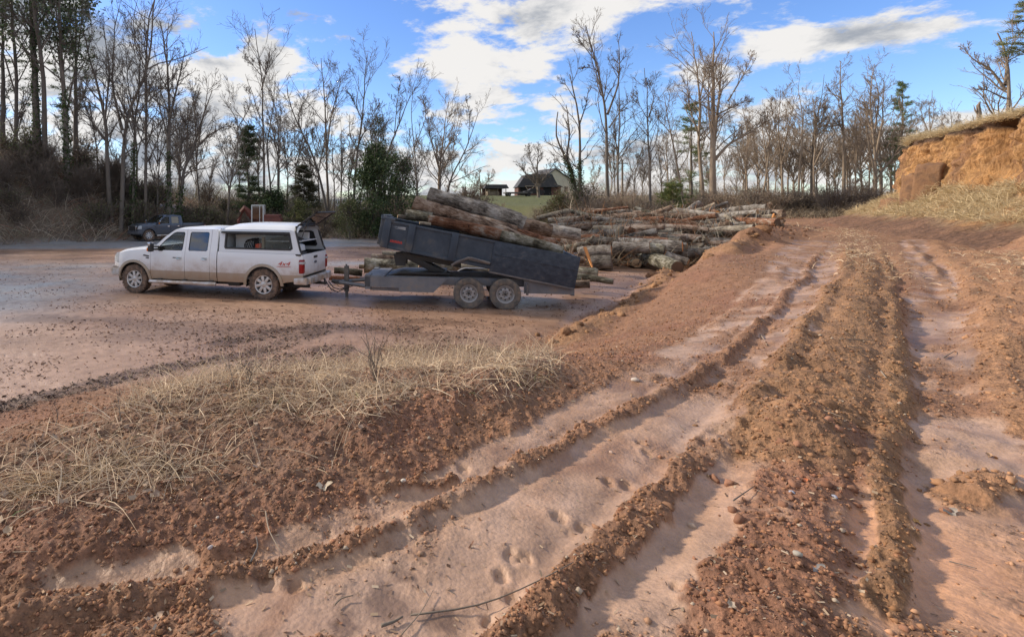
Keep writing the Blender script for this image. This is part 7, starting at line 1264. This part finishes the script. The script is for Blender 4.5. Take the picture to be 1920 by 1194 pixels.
for (px, py, s, lab) in [(1552, 778, .055, 'largest round clod at the foot of the ochre ridge'), (1525, 752, .045, 'round clod left of the largest one'), (1490, 790, .05, 'reddish clod low on the ochre ridge'), (1512, 715, .045, 'clod in the cluster halfway up the ochre ridge'), (1538, 722, .035, 'small clod in the cluster beside the largest one'), (1060, 636, .12, 'angular orange clod at the near end of the dirt berm'), (1432, 452, .24, 'big brown lump of earth at the right end of the log pile'), (1225, 520, .20, 'orange clod on the berm in front of the big loose log'), (1330, 482, .22, 'orange lump on top of the berm')]: stone(px, py, s, (.24, .13, .07), lab, 'clod')
def leafthing(px, py, s, c, lab, rz=0):
    p = pix_ground(px, py); b = bmesh.new(); n = 9; L_ = [b.verts.new((s * (i / (n - 1) * 2 - 1), s * .55 * math.sin(math.pi * i / (n - 1)) * (1 + .25 * (-1) ** i), .25 * s * math.sin(i * 1.1) + .15 * s)) for i in range(n)]; M_ = [b.verts.new((s * (i / (n - 1) * 2 - 1), 0, .12 * s * math.sin(i * .9))) for i in range(1, n - 1)]; R_ = [b.verts.new((s * (i / (n - 1) * 2 - 1), -s * .5 * math.sin(math.pi * i / (n - 1)) * (1 + .25 * (-1) ** i), .3 * s * math.cos(i))) for i in range(1, n - 1)]
    M_ = [L_[0]] + M_ + [L_[-1]]; R_ = [L_[0]] + R_ + [L_[-1]]
    for A, B in ((L_, M_), (M_, R_)):
        for i in range(n - 1):
            vs = []; [vs.append(v) for v in (A[i], A[i + 1], B[i + 1], B[i]) if v not in vs]
            if len(vs) > 2: b.faces.new(vs)
    me = bpy.data.meshes.new('leaf'); b.to_mesh(me); b.free(); me.materials.append(m_clod); set_tint(me, np.tile(c, (len(me.polygons), 1))); me.polygons.foreach_set('use_smooth', np.ones(len(me.polygons), bool)); tag(link('leaf', me, None, (p[0], p[1], p[2] + s * .2), (0, 0, rz)), lab, 'leaf')
leafthing(1536, 1101, .042, (.27, .25, .235), 'large curled grey leaf on the red ridge near the bottom', .4); leafthing(1782, 950, .045, (.30, .26, .22), 'pale crumpled leaf at the far edge of the mud pool', .1); leafthing(1720, 970, .028, (.50, .30, .13), 'orange brown leaf on the bank of the mud pool', 1.2); leafthing(608, 927, .05, (.50, .42, .32), 'long pale leaf at the near corner of the grass strip', .3); leafthing(482, 896, .032, (.42, .30, .23), 'round tan leaf in the grass', 1); leafthing(290, 1160, .04, (.45, .33, .24), 'curled tan leaf low on the near ridge', .8); leafthing(1510, 910, .025, (.5, .16, .07), 'small bright red brown leaf on the red ridge', .6); leafthing(550, 800, .035, (.42, .30, .22), 'tan leaf lying on flattened straw', 2); leafthing(680, 838, .045, (.38, .27, .20), 'tan leaf beside the grey scrap', 2.4); leafthing(15, 1015, .045, (.48, .36, .25), 'tan leaf at the left frame edge', 2.2); leafthing(1375, 1175, .03, (.42, .34, .26), 'pale leaf upright at the bottom of the near ridge', 1.5); leafthing(1860, 845, .04, (.48, .30, .18), 'orange tan leaf beside the right rut', 1.5)
print('tris', sum(len(m.loops) - 2 * len(m.polygons) for m in bpy.data.meshes), 'objects', len(bpy.data.objects))
